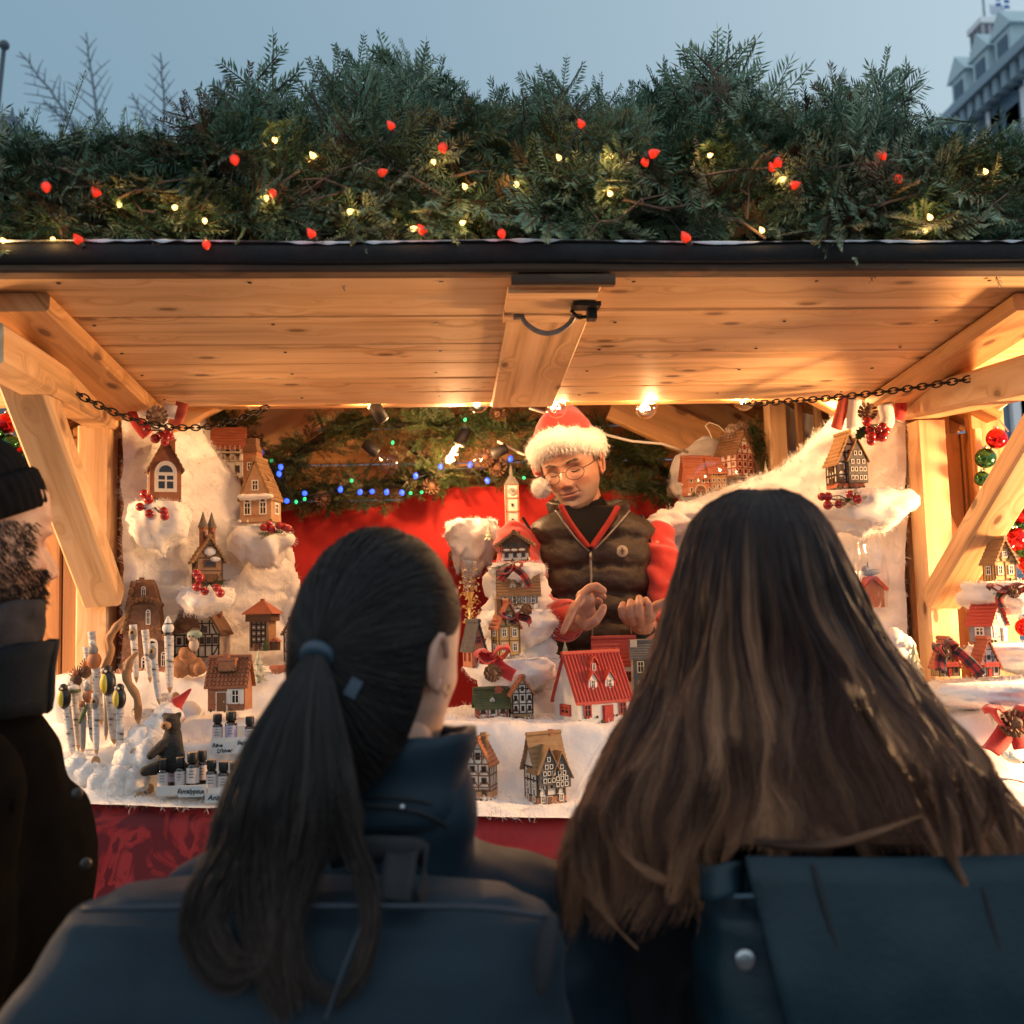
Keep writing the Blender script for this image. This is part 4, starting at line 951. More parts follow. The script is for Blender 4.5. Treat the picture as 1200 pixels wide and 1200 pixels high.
def house(label, px, py, Y, w, h, r, d=None, rot=0, gable='front', over=4, wall=CREAM, roof=RBRN, timber=None, base=None, bh=.33, floors=1, cols=2, fr=FRW, door=DOORB, doorx=0, dorm=0, chim=None, chmat=None, style='rows', gtim=True, gwin=True, xbr=True, cat='miniature house', arch=False, bars=True, sidewin=2, shutter=None, name='miniature_house', group='little ceramic houses on the stall', sag_=0, tw=.05, lift=0, ww=None):
    d = (d or w*.85)*.82; w *= .88
    c = P(px, py, Y); s = dep(c)/1200; w, h, r, d, over = w*s, h*s, r*s, d*s, over*s
    c.y += d*.0; root = thing(name, label, cat, (c.x, c.y+d/2, c.z-lift*s), rot, group)
    y0, y1 = -d/2, d/2
    wl = MB()
    hf_ = w/2 if gable == 'front' else d/2
    gp = [(hf_*a_, h+r-r*a_-sag_*math.sin(math.pi*a_)*r-r*.04) for a_ in ((1.0, .8, .6, .4, .2, 0) if sag_ else (1.0, 0))]; gp[0] = (hf_, h-r*.01)
    ol = [(-hf_, 0), (hf_, 0)]+gp+[(-x_, z_) for x_, z_ in reversed(gp[:-1])]
    if gable == 'front': wl.prism(ol, y0, y1)
    else: wl.prism(ol, -w/2, w/2, fr=lambda p: Vector((p.y, p.x, p.z)))
    wl.build('wall', wall, root, local=True)
    if base:
        b = MB(); b.box((0, 0, h*bh/2), (w*1.03, d*1.03, h*bh)); b.build('stone_base', base, root, local=True)
    # roof: two slopes made of rows, ribs or sagging slabs
    rm = MB(); th = max(.0022, 3.0*s); half = w/2 if gable == 'front' else d/2; ext = (d/2 if gable == 'front' else w/2)+over
    sl = math.hypot(half, r); k = 1+over*1.2/sl
    for sg in (-1, 1):
        nr = 7 if style in ('rows', 'tiles') else 1
        for i in range(nr):
            a0, a1 = i/nr*k, (i+1.25)/nr*k if nr > 1 else k
            a1 = min(a1, k*1.02)
            def pt(a, e, up_): 
                q = -sag_*math.sin(math.pi*min(1, a))*r
                x_ = sg*half*a; z_ = h+r-r*a+q+up_
                return Vector((x_, e, z_)) if gable == 'front' else Vector((e, x_, z_))
            u0_, u1_ = th*.4, th*(1.25 if nr > 1 else .8)
            sub = 6 if sag_ else 1
            for j in range(sub):
                b0, b1 = a0+(a1-a0)*j/sub, a0+(a1-a0)*(j+1)/sub; v0 = u0_+(u1_-u0_)*j/sub; v1 = u0_+(u1_-u0_)*(j+1)/sub
                vs = [pt(b0, -ext, v0-th), pt(b0, ext, v0-th), pt(b1, ext, v1-th), pt(b1, -ext, v1-th), pt(b0, -ext, v0), pt(b0, ext, v0), pt(b1, ext, v1), pt(b1, -ext, v1)]
                rm.add(vs, [(0,1,2,3), (4,7,6,5), (0,4,5,1), (1,5,6,2), (2,6,7,3), (3,7,4,0)])
            if style == 'tiles':
                nt_ = 11
                for j in range(nt_):
                    e = -ext+(j+.5)*2*ext/nt_; rm.tube([pt(a0, e, u0_), pt(a1, e, u1_+th*.2)], ext/nt_*.62, 6)
        if style == 'ribs':
            n = 17
            for j in range(n):
                e = -ext+(j+.5)*2*ext/n; rm.tube([pt(0, e, th*.7), pt(k, e, th*.9)], ext/n*.55, 6)
    rd = Vector((0, ext, 0)) if gable == 'front' else Vector((ext, 0, 0)); top = Vector((0, 0, h+r+th*.6)); rm.tube([top-rd, top+rd], th*.9, 7)
    ro = rm.build('roof', roof, root, local=True)
    if chim is not None:
        for (cx, cyy, cw, ch) in (chim if isinstance(chim[0], (tuple, list)) else [chim]):
            cb_ = MB(); cw_ = cw*s; z0 = h+r*.35; zt = h+r+ch*s; cb_.box((cx*w, cyy*d, (z0+zt)/2), (cw_, cw_, zt-z0)); cb_.box((cx*w, cyy*d, zt), (cw_*1.25, cw_*1.25, cw_*.25)); cb_.box((cx*w, cyy*d, zt+cw_*.25), (cw_*.8, cw_*.8, cw_*.4)); cb_.build('chimney', chmat or TERRA, ro, local=True)
    for i in range(dorm if isinstance(dorm, int) else 0):
        u = (i+1)/(dorm+1)-.5; dormer(root, ro, u*w*.95, y0*.58, h+r*.18, w*.16, r*.42, s, roof, wall, d)
    # facade
    z_lo = h*bh if base else 0
    ff = floors; fh = (h)/ff; ye = y0-.0006
    wws = (ww or w/(cols*2.15)); 
    for f in range(ff):
        for j in range(cols):
            x = (j+.5)/cols*w-w/2; zz = fh*(f+.55)
            if f == 0 and door and abs(x-doorx*w) < wws*1.1: continue
            hh = min(fh*.58, wws*1.7); yy = ye-(w*.017 if base and zz < h*bh else 0)
            win(x, zz, wws, hh, yy, root, fr, bars, arch and f == 0, shutter)
    if gable == 'front' and gwin: win(0, h+r*.32, wws*.95, min(r*.3, wws*1.4), ye, root, fr, bars)
    if sidewin:
        for f in range(ff):
            for j in range(sidewin):
                yy = (j+.5)/sidewin*d-d/2
                for sg in ((-1,) if rot >= -.02 and px > 520 else (1,)) if abs(rot) < .05 else ((-1,) if rot > 0 else (1,)):
                    win(yy, fh*(f+.55), d/(sidewin*2.4), fh*.5, sg*w/2*(1.03 if base else 1.002), root, fr, bars, ax='+x' if sg > 0 else '-x')
    if door:
        b = MB(); dw = wws*1.05; dh = fh*.72; x = doorx*w; yb = ye-(w*.017 if base else 0); b.box((x, yb-.001, dh/2), (dw*1.3, .002, dh*1.06), m=1); b.box((x, yb-.0025, dh/2), (dw, .003, dh)); b.ball((x+dw*.3, yb-.0045, dh*.5), dw*.07, 6, 4, 1); b.build('door', [door, fr], root, local=True)
    if timber:
        tb = MB(); tk = w*tw; dp = max(.0014, w*.02)
        def beam(x0, z0, x1, z1, k_=1.0): 
            tb.board((x0, ye-dp/2+.0003, z0), (x1, ye-dp/2+.0003, z1), tk*k_, dp, upv=(0,1,0), bev=.0001)
        lv = [z_lo]+[fh*f for f in range(1, ff) if fh*f > z_lo+fh*.3]+[h]
        for z in lv: tb.box((0, y0-dp*.5, z), (w*1.01, dp, tk))
        for a, bz in zip(lv[:-1], lv[1:]):
            n = cols*2
            for j in range(n+1):
                x = -w/2+w*j/n; x = min(max(x, -w/2+tk/2), w/2-tk/2)
                if j % 2 == 0: tb.box((x, y0-dp*.45, (a+bz)/2), (tk, dp*.9, bz-a-tk))
            if xbr:
                for j in (0, cols-1):
                    x0 = -w/2+w*j/cols; x1 = x0+w/cols*.25; 
                    beam(x0+tk, a+tk, x0+w/cols*.24, a+(bz-a)*.45, .7); beam(x0+w/cols-tk, a+tk, x0+w/cols*.76, a+(bz-a)*.45, .7)
        if gable == 'front' and gtim:
            for sg in (-1, 1):
                beam(sg*w*.5, h, 0, h+r*.98, 1.1); beam(sg*w*.12, h+tk, sg*w*.30, h+r*.34, .7)
                tb.box((sg*w*.17, y0-dp*.45, h+r*.28), (tk*.8, dp*.9, r*.5))
            for t_ in (.33, .62): tb.box((0, y0-dp*.5, h+r*t_), (w*(1-t_)*.96, dp, tk*.9))
        for sg in (-1, 1):
            for z in lv: tb.box((sg*(w/2+dp*.4), 0, z), (dp, d, tk))
            for j in range(5): tb.box((sg*(w/2+dp*.35), -d/2+tk/2+(d-tk)*j/4, (z_lo+h)/2), (dp*.9, tk*.9, h-z_lo-tk))
        tb.build('timber_frame', timber, root, local=True)
    rr = random.Random(px*31+py)
    for k in range(5):
        sb_ = MB()
        u = rr.choice((-.5, .5, rr.uniform(-.5, .5), rr.uniform(-.5, .5))); q_ = rr.uniform(.02, .05)*w; sb_.ball((u*w, y0-q_*.5, q_*.5), (q_*rr.uniform(.8,1.6), q_, q_*rr.uniform(.8,2.0)), 8, 6, rr.randint(0, 2), fn=lambda d_: 1+.25*noise.noise(d_*3))
        sb_.build('ground_plant', [M('mini_moss', (.09,.10,.04), .9, (.05,.06,.025), 90), M('mini_bush', (.14,.10,.05), .9, (.07,.09,.03), 90), COTTON], root, True, local=True)
    if cols > 1 and h > .03:
        fb = MB()
        for k in range(cols*3): fb.ball((rr.uniform(-.42, .42)*w, ye-.0018, fh*(rr.randint(0, max(0, ff-1))+.26)), w*.018*rr.uniform(.8,1.5), 5, 4, rr.randint(0, 1))
        fb.build('window_flowers', [M('tiny_red', (.4,.03,.02), .7), M('tiny_green', (.07,.10,.03), .8)], root, local=True)
    return root, dict(w=w, h=h, r=r, d=d, s=s, roof=ro, y0=y0, c=c)
def dormer(root, ro, x, y, z, w_, h_, s, roofm, wallm, d):
    b = MB(); b.prism([(x-w_/2, z), (x+w_/2, z), (x+w_/2, z+h_*.6), (x, z+h_), (x-w_/2, z+h_*.6)], y-d*.10, 0); do = b.build('dormer', wallm, ro, local=True)
    q = MB(); t = max(.0015, 1.6*s)
    for sg in (-1, 1):
        A = Vector((x, 0, z+h_*1.04)); B_ = Vector((x+sg*w_*.68, 0, z+h_*.5)); e0 = Vector((0, y-d*.15, 0)); e1 = Vector((0, 0, 0)); up_ = Vector((0, 0, t))
        q.add([A+e0, B_+e0, B_+e1, A+e1, A+e0+up_, B_+e0+up_, B_+e1+up_, A+e1+up_], [(0,1,2,3), (4,7,6,5), (0,4,5,1), (1,5,6,2), (2,6,7,3), (3,7,4,0)])
    q.build('dormer_roof', roofm, ro, local=True)
    win(x, z+h_*.36, w_*.5, h_*.5, y-d*.10-.0006, ro, FRW)
def snow_on(root, info, parts):
    b = MB(); s = info['s']
    for (x, y, z, a, bb, c) in parts: b.ball((x*info['w'], y*info['d'], z*info['h']), (a*s, bb*s, c*s), 14, 8, fn=lambda d: 1+.2*noise.noise(d*3))
    b.build('snow_patch', COTTON, root, True, local=True)

# --- left wall
house('narrow clay cottage with big arched white window on the upper left ledge', 189, 587, 2.47, 40, 40, 34, d=34, rot=.35, wall=TERRA, roof=RBRN, style='rows', over=5, floors=1, cols=1, door=None, gwin=False, sidewin=1, chim=(.25,.3,8,2), chmat=TERRA, arch=True, ww=.05)
ledge(186, 592, 66, 52, 2.46, 'cotton ledge carrying the narrow cottage with the arched window', .4, .10, 1)
berry_sprig('red berries with a short green twig lying before the arched window cottage', [(169,579),(174,585),(164,594),(175,602),(192,599),(193,605)], 2.37, (180,592), 10, 20)
rt_, inf = house('pale stone cottage with steep grey gable between the flap edge and the left cotton wall', 233, 528, 2.86, 22, 30, 30, d=26, rot=.3, wall=WHITEP, roof=RTAN, style='rows', floors=1, cols=1, door=None, sidewin=1)
def castle():
    root, i = house('wide white castle with orange hipped roof and arcaded top floor behind the left cotton', 265, 560, 2.93, 38, 38, 20, d=30, rot=.15, wall=WHITEP, roof=RORG, gable='side', over=5, floors=2, cols=3, fr=FRB, door=None, style='rows', sidewin=0, bars=False)
    b = MB(); s = i['s']
    for k in range(6):
        x = (k+.5)/6*i['w']-i['w']/2; b.box((x, i['y0']-2*s, i['h']*.92), (1.2*s, 4*s, 6*s)); b.box((x, i['y0']-2*s, i['h']*.62), (1.6*s, 4*s, 5*s))
    b.box((0, i['y0']-2*s, i['h']*.78), (i['w']*1.06, 5*s, 2*s)); b.box((0, i['y0']-2*s, i['h']*.52), (i['w']*1.06, 4*s, 1.5*s)); b.build('arcade', CREAM, root, local=True)
castle()
def brick_house():
    root, i = house('ornate brick house with tall tiled roof and corner tower beside the red cloth', 303, 611, 2.74, 44, 28, 46, d=36, rot=-.25, wall=TAN, roof=RTAN, style='tiles', over=3, floors=1, cols=2, fr=FRW, arch=True, dorm=0, door=None, gable='front', sidewin=1, gwin=True)
    s = i['s']; t = MB(); t.box((-i['w']*.28, .1*i['d'], i['h']+i['r']*.55), (17*s, 17*s, 62*s)); tw_ = t.build('tower', TERRA, root, local=True)
    q = MB(); q.lathe([(14*s, 0), (13*s, 2*s), (9*s, 9*s), (8*s, 10*s)], 4, (-i['w']*.28, .1*i['d'], i['h']+i['r']*.55+31*s)); q.box((-i['w']*.28, .1*i['d'], i['h']+i['r']*.55+44*s), (13*s, 11*s, 8*s)); q.build('tower_roof', RBRN, tw_, local=True)
    win(-i['w']*.28, i['h']+i['r']*.85, 7*s, 10*s, .1*i['d']-8.6*s, tw_, FRW); win(-i['w']*.28, i['h']+i['r']*.25, 8*s, 16*s, .1*i['d']-8.6*s-.001, tw_, FRW)
    dormer(root, i['roof'], i['w']*.22, i['y0']*.2, i['h']+i['r']*.3, 9*s, 13*s, s, RTAN, TAN, i['d'])
    snow_on(root, i, [(-.1, -.55, 1.02, 14, 5, 4), (.3, -.55, 1.03, 12, 5, 3.5), (-.4, -.5, 1.05, 7, 5, 4)])
brick_house()
ledge(306, 620, 72, 44, 2.72, 'cotton ledge with ragged edge under the ornate brick house', 1.0, .10, 2)
berry_sprig('red berries and a pale fir twig hanging under the ornate brick house', [(309,618),(315,614),(318,620),(327,616),(332,617),(337,619)], 2.61, (322,624), 12, 26)
def twin():
    root, i = house('small church with twin pointed spires on the middle ledge of the left wall', 240, 684, 2.55, 34, 30, 24, d=34, rot=.4, wall=TAN, roof=RTAN, style='rows', over=6, floors=2, cols=1, fr=FRB, door=DOORB, timber=TIMB2, xbr=False, sidewin=2, bars=False)
    s = i['s']
    for x, y in ((-.16, .05), (.22, .3)):
        t = MB(); t.lathe([(4.6*s, 0), (4.6*s, 22*s), (5.4*s, 23*s), (5.4*s, 25*s)], 6, (x*i['w'], y*i['d'], i['h']+i['r']*.55)); to = t.build('turret', TERRA, root, local=True)
        c_ = MB(); c_.lathe([(6.4*s, 24.5*s), (5.4*s, 27*s), (2.6*s, 35*s), (.4*s, 43*s)], 8, (x*i['w'], y*i['d'], i['h']+i['r']*.55)); c_.build('spire', RGRY, to, local=True)
        win(x*i['w'], i['h']+i['r']*.55+15*s, 3*s, 8*s, y*i['d']-4.7*s, to, FRB, False)
    snow_on(root, i, [(0, -.55, 1.25, 7, 3, 5), (.2, -.6, .95, 6, 3, 3)])
twin()
ledge(241, 690, 66, 30, 2.53, 'cotton ledge under the twin spired church', .3, .10, 3)
berry_sprig('red berries with thick fir twig at the foot of the twin spired church', [(230,672),(234,677),(231,688),(240,693),(254,689),(258,695)], 2.43, (246,683), 16, 24)
def ruin():
    c = P(166, 789, 2.47); s = dep(c)/1200; root = thing('miniature_church', 'tall crooked brown church tower with white gothic windows behind the birch sticks', 'miniature church', (c.x, c.y+.05, c.z), .15, 'little ceramic houses on the stall')
    b = MB(); rings = []
    for z, xl, xr_, dd in ((0,-26,30,26),(26,-26,24,26),(48,-24,17,24),(50,-25,18,25),(52,-23,17,23),(76,-20,14,20),(80,-22,16,21),(84,-17,13,18),(104,-13,8,14),(110,-12,5,12)):
        rings.append([Vector((x*s, y*s, z*s)) for x, y in ((xl,-dd),(xr_,-dd),(xr_+1,dd),(xl-1,dd))])
    b.loft(rings); b.build('tower', BROWNC, root, local=True)
    r_ = MB(); rg2 = random.Random(3)
    for k in range(7):
        for j in range(4): r_.box(((-25+k*1.7+j*.4)*s, (-20+j*12)*s, (50+k*9)*s), (5*s, 11*s, 8*s), Matrix.Rotation(.25, 3, 'Y'))
    for k in range(9):
        t = k/8; r_.tube([Vector(((30-8*t)*s, -26*s, (12+30*t)*s)), Vector(((24-8*t)*s, 10*s, (20+30*t)*s))], 3.2*s, 6)
    for k in range(10): a = math.pi*k/9; r_.ball((( -2+17*math.cos(a))*s, -23*s, (78+9*math.sin(a))*s), 3.6*s, 8, 6)
    r_.build('shingles', RBRN, root, True, local=True)
    MB().box((-10*s, 0, 106*s), (12*s, 12*s, 14*s)).build('chimney', BROWNC, root, local=True)
    for (x, z, w_, h_, y) in ((-3, 92, 5, 14, -18.6), (3, 64, 5, 15, -23.6), (8, 22, 13, 22, -26.3), (21, 14, 6, 14, -26.3), (-14, 40, 5, 14, -24.9), (0, 10, 8, 12, -26.4)):
        win(x*s, z*s, w_*s, h_*s, y*s, root, FRW, True, True)
    MB().box((2*s, -28*s, 3*s), (66*s, 8*s, 6*s)).build('plinth', TERRA, root, local=True)
ruin()
def arched():
    c = P(232, 771, 2.60); s = dep(c)/1200; root = thing('miniature_house', 'half timbered house with rounded brown thatched roof at the back of the left shelf', 'miniature house', (c.x, c.y+.05, c.z), -.1, 'little ceramic houses on the stall')
    W = 27; out = [(-W, 0), (W, 0), (W, 28), (24, 36), (17, 47), (8, 54), (-3, 57), (-13, 52), (-21, 41), (-W, 30)]
    MB().prism([(x*s, z*s) for x, z in out], -20*s, 20*s).build('wall', CREAM, root, local=True)
    ri = MB(); ar = [(31, 26), (25, 37), (18, 48), (9, 56), (-3, 60), (-15, 55), (-24, 43), (-31, 28)]
    ri.loft([[Vector((x*s*k, y*s, z*s*k2)) for (y, k, k2) in ((-24, .93, .955), (-24, 1.0, 1.0), (24, 1.0, 1.0), (24, .93, .955))] for x, z in ar]); 
    ri.prism([(-2*s, 56*s), (-14*s, 52*s), (-24*s, 38*s), (-28*s, 28*s), (-12*s, 30*s), (-4*s, 36*s), (4*s, 34*s)], -23*s, -19*s); ri.ball((-15*s, -23*s, 36*s), (7*s, 4*s, 5*s), 12, 8); ro = ri.build('roof', RBRN, root, 40, local=True)
    t = MB()
    for z in (1, 14, 27): t.box((0, -20.6*s, z*s), (54*s, 1.4*s, 1.6*s))
    t.box((10*s, -20.6*s, 40*s), (24*s, 1.4*s, 1.4*s))
    for x in (-26, -15, -6, 2, 10, 18, 26): t.box((x*s, -20.5*s, 14*s), (1.5*s, 1.2*s, 26*s))
    for x in (6, 15): t.box((x*s, -20.5*s, 36*s), (1.3*s, 1.2*s, 16*s))
    for (a, b_, c_, d_) in ((-26, 2, -16, 13), (-6, 2, 1, 13), (19, 2, 25, 13), (3, 28, 8, 38), (23, 28, 18, 38)): t.board((a*s, -20.5*s, b_*s), (c_*s, -20.5*s, d_*s), 1.2*s, 1.1*s, upv=(0,1,0), bev=.0001)
    t.build('timber_frame', TIMB, root, local=True)
    for x, z in ((-21, 20), (-11, 20), (6, 20), (14, 20), (10, 33), (22, 20)): win(x*s, z*s, 5*s, 8*s, -20.3*s, root, FRB, True)
    MB().box((20*s, 4*s, 52*s), (5*s, 5*s, 10*s)).build('chimney', TERRA, ro, local=True)
arched()
def water_tower():
    c = P(305, 763, 2.62); s = dep(c)/1200; root = thing('miniature_tower', 'square timbered tower house with orange pyramid roof on the right of the left shelf', 'miniature tower', (c.x, c.y+.04, c.z), -.2, 'little ceramic houses on the stall')
    MB().box((0, 0, 19*s), (24*s, 24*s, 38*s)).build('wall', TAN, root, local=True)
    MB().box((0, 0, 39*s), (31*s, 31*s, 9*s)).build('upper_floor', TIMB2, root, local=True)
    MB().lathe([(27*s, 43*s), (26*s, 44.5*s), (3*s, 59*s), (3*s, 61*s), (1*s, 61.5*s)], 4, (0, 0, 0), rot=None).build('roof', RORG, root, local=True)
    t = MB(); ye = -12.5*s
    for i in range(4): t.box((-1*s, ye-.5*s, (10+i*7)*s), (17*s, 1.5*s, 1.6*s), m=0)
    for x in (-9, -3, 3, 8): t.box((x*s, ye-.4*s, 19*s), (1.5*s, 1.2*s, 30*s))
    for i in range(3):
        for x in (-6, 0, 5.5): t.ball((x*s, ye-1*s, (13.5+i*7)*s), (1.7*s, .8*s, 1.1*s), 6, 4, 1)
    t.build('timber_frame', [TIMB, FRW], root, local=True)
    b = MB(); b.box((-2*s, ye-.6*s, 4*s), (6*s, 1.4*s, 8*s)); b.build('door', DOORB, root, local=True); win(6*s, 6*s, 5*s, 6*s, ye, root, FRW, True)
    q = MB(); q.box((17*s, -4*s, 5*s), (9*s, 9*s, 10*s)); q.prism([(11*s, 10*s), (23*s, 10*s), (17*s, 15*s)], -10*s, 2*s, 1); q.build('annex', [TIMB2, RORG], root, local=True)
    MB().lathe([(3.2*s, 0), (2.4*s, 6*s), (.4*s, 17*s)], 8, (9*s, -15*s, 0)).build('shrub', M('shrub_green', (.05,.10,.03), .9, (.09,.13,.05), 90, bs=90), root, local=True)
water_tower()
rt2, i2 = house('brown clay cottage with ribbed tile roof, wreathed chimney and white shuttered window', 267, 833, 2.22, 50, 30, 30, d=36, rot=-.12, gable='side', wall=TERRA, roof=RTIL, style='tiles', over=4, floors=1, cols=2, fr=FRW, door=DOORB, doorx=-.12, sidewin=0, shutter=FRW, chim=None)
def big_chim():
    s = i2['s']; b = MB(); z = i2['h']+i2['r']*.62; b.box((0*s, -.24*i2['d'], z+4*s), (20*s, 13*s, 14*s)); b.box((0, -.24*i2['d'], z+11*s), (22*s, 15*s, 3*s)); b.lathe([(4*s, 0), (4*s, 6*s)], 10, (-2*s, -.24*i2['d'], z+12*s)); b.build('chimney', TERRA, i2['roof'], local=True)
    it = []; rr = random.Random(4); base = Vector(rt2.location)
    w_ = MB()
    for k in range(90):
        a = math.pi*(1+rr.random()); p = Vector((12*s*math.cos(a), -.24*i2['d']-8*s, z+2*s+7*s*math.sin(a))); q = p+Vector((rr.uniform(-1,1), rr.uniform(-1,.2), rr.uniform(-1,1)))*4*s; w_.add([p, p+Vector((.8*s,0,.5*s)), q], [(0,1,2)])
    w_.build('wreath', M('wreath_green', (.02,.035,.015), .8), i2['roof'], local=True)
    b = MB()
    for k in range(6): b.box((-.5*i2['w']+.01*s, (-.4+.16*k)*i2['d'], i2['h']*.5), (.9*s, 2*s, i2['h']*.9))
    b.build('side_boards', BROWNC, rt2, local=True)
big_chim()
house('narrow dark timbered house mostly hidden behind the ponytail at the shelf end', 343, 775, 2.58, 20, 34, 14, d=20, rot=-.2, wall=CREAM, roof=RBRN, timber=TIMB, floors=3, cols=2, door=None)
def potlid():
    c = P(328, 784, 2.42); s = dep(c)/1200; root = thing('clay_pot', 'small terracotta pot with flat rim beside the snowy fir at the shelf end', 'pot', c)
    MB().lathe([(7*s, -14*s), (10*s, -2*s), (10*s, 0)], 16).build('body', TERRA, root, 40, local=True); MB().lathe([(12*s, 0), (12*s, 4*s), (9*s, 4.5*s)], 16).build('rim', RORG, root, 40, local=True)
potlid()
SFIR = M('frosted_fir', (.12,.17,.07), .8, (.52,.50,.36), 55, bs=80, bd=.004); SFIRW = M('white_fir', (.66,.62,.50), .8, (.30,.34,.22), 45, bs=80, bd=.004)
def mini_tree(label, px, py, Y, w_, h_, mat, tiers=5):
    c = P(px, py, Y); s = dep(c)/1200; root = thing('miniature_fir', label, 'miniature tree', c, 0, 'little frosted fir trees')
    b = MB(); rr = random.Random(px)
    for t in range(tiers):
        z = h_*(.12+.80*t/tiers); rad = w_/2*(1-t/tiers*.86); hh = h_*1.35/tiers; n = 12
        vs = [Vector((0, 0, (z+hh)*s))]+[Vector((rad*s*math.cos(a)*(1.0 if k % 2 else .72), rad*s*math.sin(a)*(1.0 if k % 2 else .72), (z-(1.5 if k % 2 else 0))*s)) for k, a in enumerate([2*math.pi*k/n+rr.random() for k in [q for q in range(n)]])]
        ang = [2*math.pi*k/n+t*.5 for k in range(n)]; vs = [Vector((0, 0, (z+hh)*s))]+[Vector((rad*s*math.cos(a)*(1.08 if k % 2 else .74), rad*s*math.sin(a)*(1.08 if k % 2 else .74), (z-(2 if k % 2 else -.5))*s)) for k, a in enumerate(ang)]+[Vector((0, 0, (z+1)*s))]
        b.add(vs, [(0, 1+k, 1+(k+1) % n) for k in range(n)]+[(n+1, 1+(k+1) % n, 1+k) for k in range(n)])
    b.build('crown', mat, root, local=True); MB().lathe([(w_*.1*s, 0), (w_*.08*s, h_*.2*s)], 8).build('trunk', BARK, root, local=True); MB().lathe([(w_*.26*s, -.02*s), (w_*.24*s, 2*s), (w_*.1*s, 3*s)], 12).build('foot', COTTON, root, local=True)
mini_tree('frosted little fir beside the brown tile roofed cottage', 303, 802, 2.36, 24, 40, SFIRW)
mini_tree('small green frosted fir beside the big red roofed white house', 663, 786, 2.40, 20, 34, SFIR)
mini_tree('tiny white fir standing on the white cotton shelf before the red cloth', 573, 634, 2.94, 13, 20, SFIRW, 4)
mini_tree('white frosted fir at the foot of the right cotton wall', 1074, 806, 2.42, 28, 52, SFIRW, 5)
mini_tree('tiny pale fir behind the half timbered white house under the dome', 898, 562, 2.88, 9, 22, SFIRW, 4)
def figurine():
    c = P(222, 790, 2.38); s = dep(c)/1200; root = thing('figurine', 'brown clay rock figurine with a small bird in a green cap on the left shelf', 'figurine', c)
    b = MB()
    for x, y, z, r_ in ((-10,0,8,13),(6,2,8,12),(-2,0,16,11),(12,-4,6,8),(-4,-4,24,8)): b.ball((x*s, y*s, z*s), (r_*s, r_*s*.8, r_*s*.95), 14, 10, fn=lambda d: 1+.18*noise.noise(d*2.6))
    b.build('rock', M('tan_rock', (.36,.17,.07), .7, (.24,.10,.04), 60, bs=90), root, True, local=True)
    b = MB(); b.ball((6*s, -4*s, 34*s), (6*s, 5*s, 8*s), 12, 8); b.ball((4*s, -6*s, 43*s), 5*s, 12, 8); b.build('bird', M('bird_grey', (.42,.33,.25), .6), root, True, local=True)
    b = MB(); b.ball((7*s, -5*s, 46*s), (9*s, 6*s, 5*s), 12, 8); b.build('cap', M('cap_green', (.14,.24,.18), .6, (.3,.36,.28), 60), root, True, local=True)
    b = MB(); b.ball((2*s, -10*s, 44*s), 1.2*s, 6, 4); b.ball((6.5*s, -10.5*s, 44*s), 1.2*s, 6, 4); b.build('eyes', TIMB, root, True, local=True)
figurine()

# --- centre
house('small timber framed house with brown roof at the front beside the ponytail woman', 566, 936, 2.06, 32, 40, 28, d=34, rot=-.35, wall=WHITEP, roof=RTIL, timber=TIMB2, floors=3, cols=2, fr=FRB, door=None, base=TAN, bh=.22, sidewin=0, chim=(.12,.0,9,3), chmat=RTAN, bars=False)
def gabled_pair():
    root, i = house('twin gabled dark timbered house with steep tan roof at the front of the counter', 641, 944, 2.06, 42, 44, 36, d=40, rot=.38, gable='side', wall=WHITEP, roof=RTAN, timber=TIMB, floors=3, cols=3, fr=FRW, door=DOORB, doorx=-.1, base=TERRA, bh=.25, sidewin=2, sag_=.10, over=5, chim=(.3,.05,7,2))
    s = i['s']; 
    for x, w_, h_, r_ in ((-.16, 24, 54, 26), (.30, 24, 44, 26)):
        w2, h2, r2 = w_*s, h_*s, r_*s; y = i['y0']-6*s; g = MB(); g.prism([(x*i['w']-w2/2, h2*.45), (x*i['w']+w2/2, h2*.45), (x*i['w']+w2/2, h2*.78), (x*i['w'], h2*.78+r2), (x*i['w']-w2/2, h2*.78)], y, 0); go = g.build('gable', STONED, root, local=True)
        q = MB(); t = 2*s
        for sg in (-1, 1):
            A = Vector((x*i['w'], 0, h2*.78+r2)); B_ = Vector((x*i['w']+sg*w2*.62, 0, h2*.78-r2*.2)); e0 = Vector((0, y-2.5*s, 0)); e1 = Vector((0, 6*s, 0)); u_ = Vector((0, 0, t))
            q.add([A+e0, B_+e0, B_+e1, A+e1, A+e0+u_, B_+e0+u_, B_+e1+u_, A+e1+u_], [(0,1,2,3), (4,7,6,5), (0,4,5,1), (1,5,6,2), (2,6,7,3), (3,7,4,0)])
        q.build('gable_roof', RTAN, go, local=True); k = 0
        for zz in (.55, .70, .84, 1.0):
            for dx in ((-.24, 0, .24) if zz < .8 else (-.13, .13) if zz < .95 else (0,)): win(x*i['w']+dx*w2, h2*zz, 4.2*s, 5.2*s, y-.0006, go, FRW, False)
gabled_pair()
house('low half timbered house with mossy green roof and orange base', 577, 852, 2.28, 40, 24, 18, d=30, rot=.1, gable='side', wall=WHITEP, roof=RGRN, timber=TIMR, floors=2, cols=3, fr=FRB, door=SHUT, doorx=-.3, dorm=1, chim=(.25,.0,8,1), chmat=RORG, sidewin=0, sag_=.08, base=ORNG, bh=.2)
house('tall black and white timbered house with arched ground floor', 612, 849, 2.27, 28, 36, 17, d=28, rot=.1, wall=WHITEP, roof=RTIL, timber=TIMB, floors=3, cols=3, fr=FRB, door=DOORB, doorx=-.15, base=RTAN, bh=.36, chim=(.12,.1,6,2), sidewin=0, bars=False)
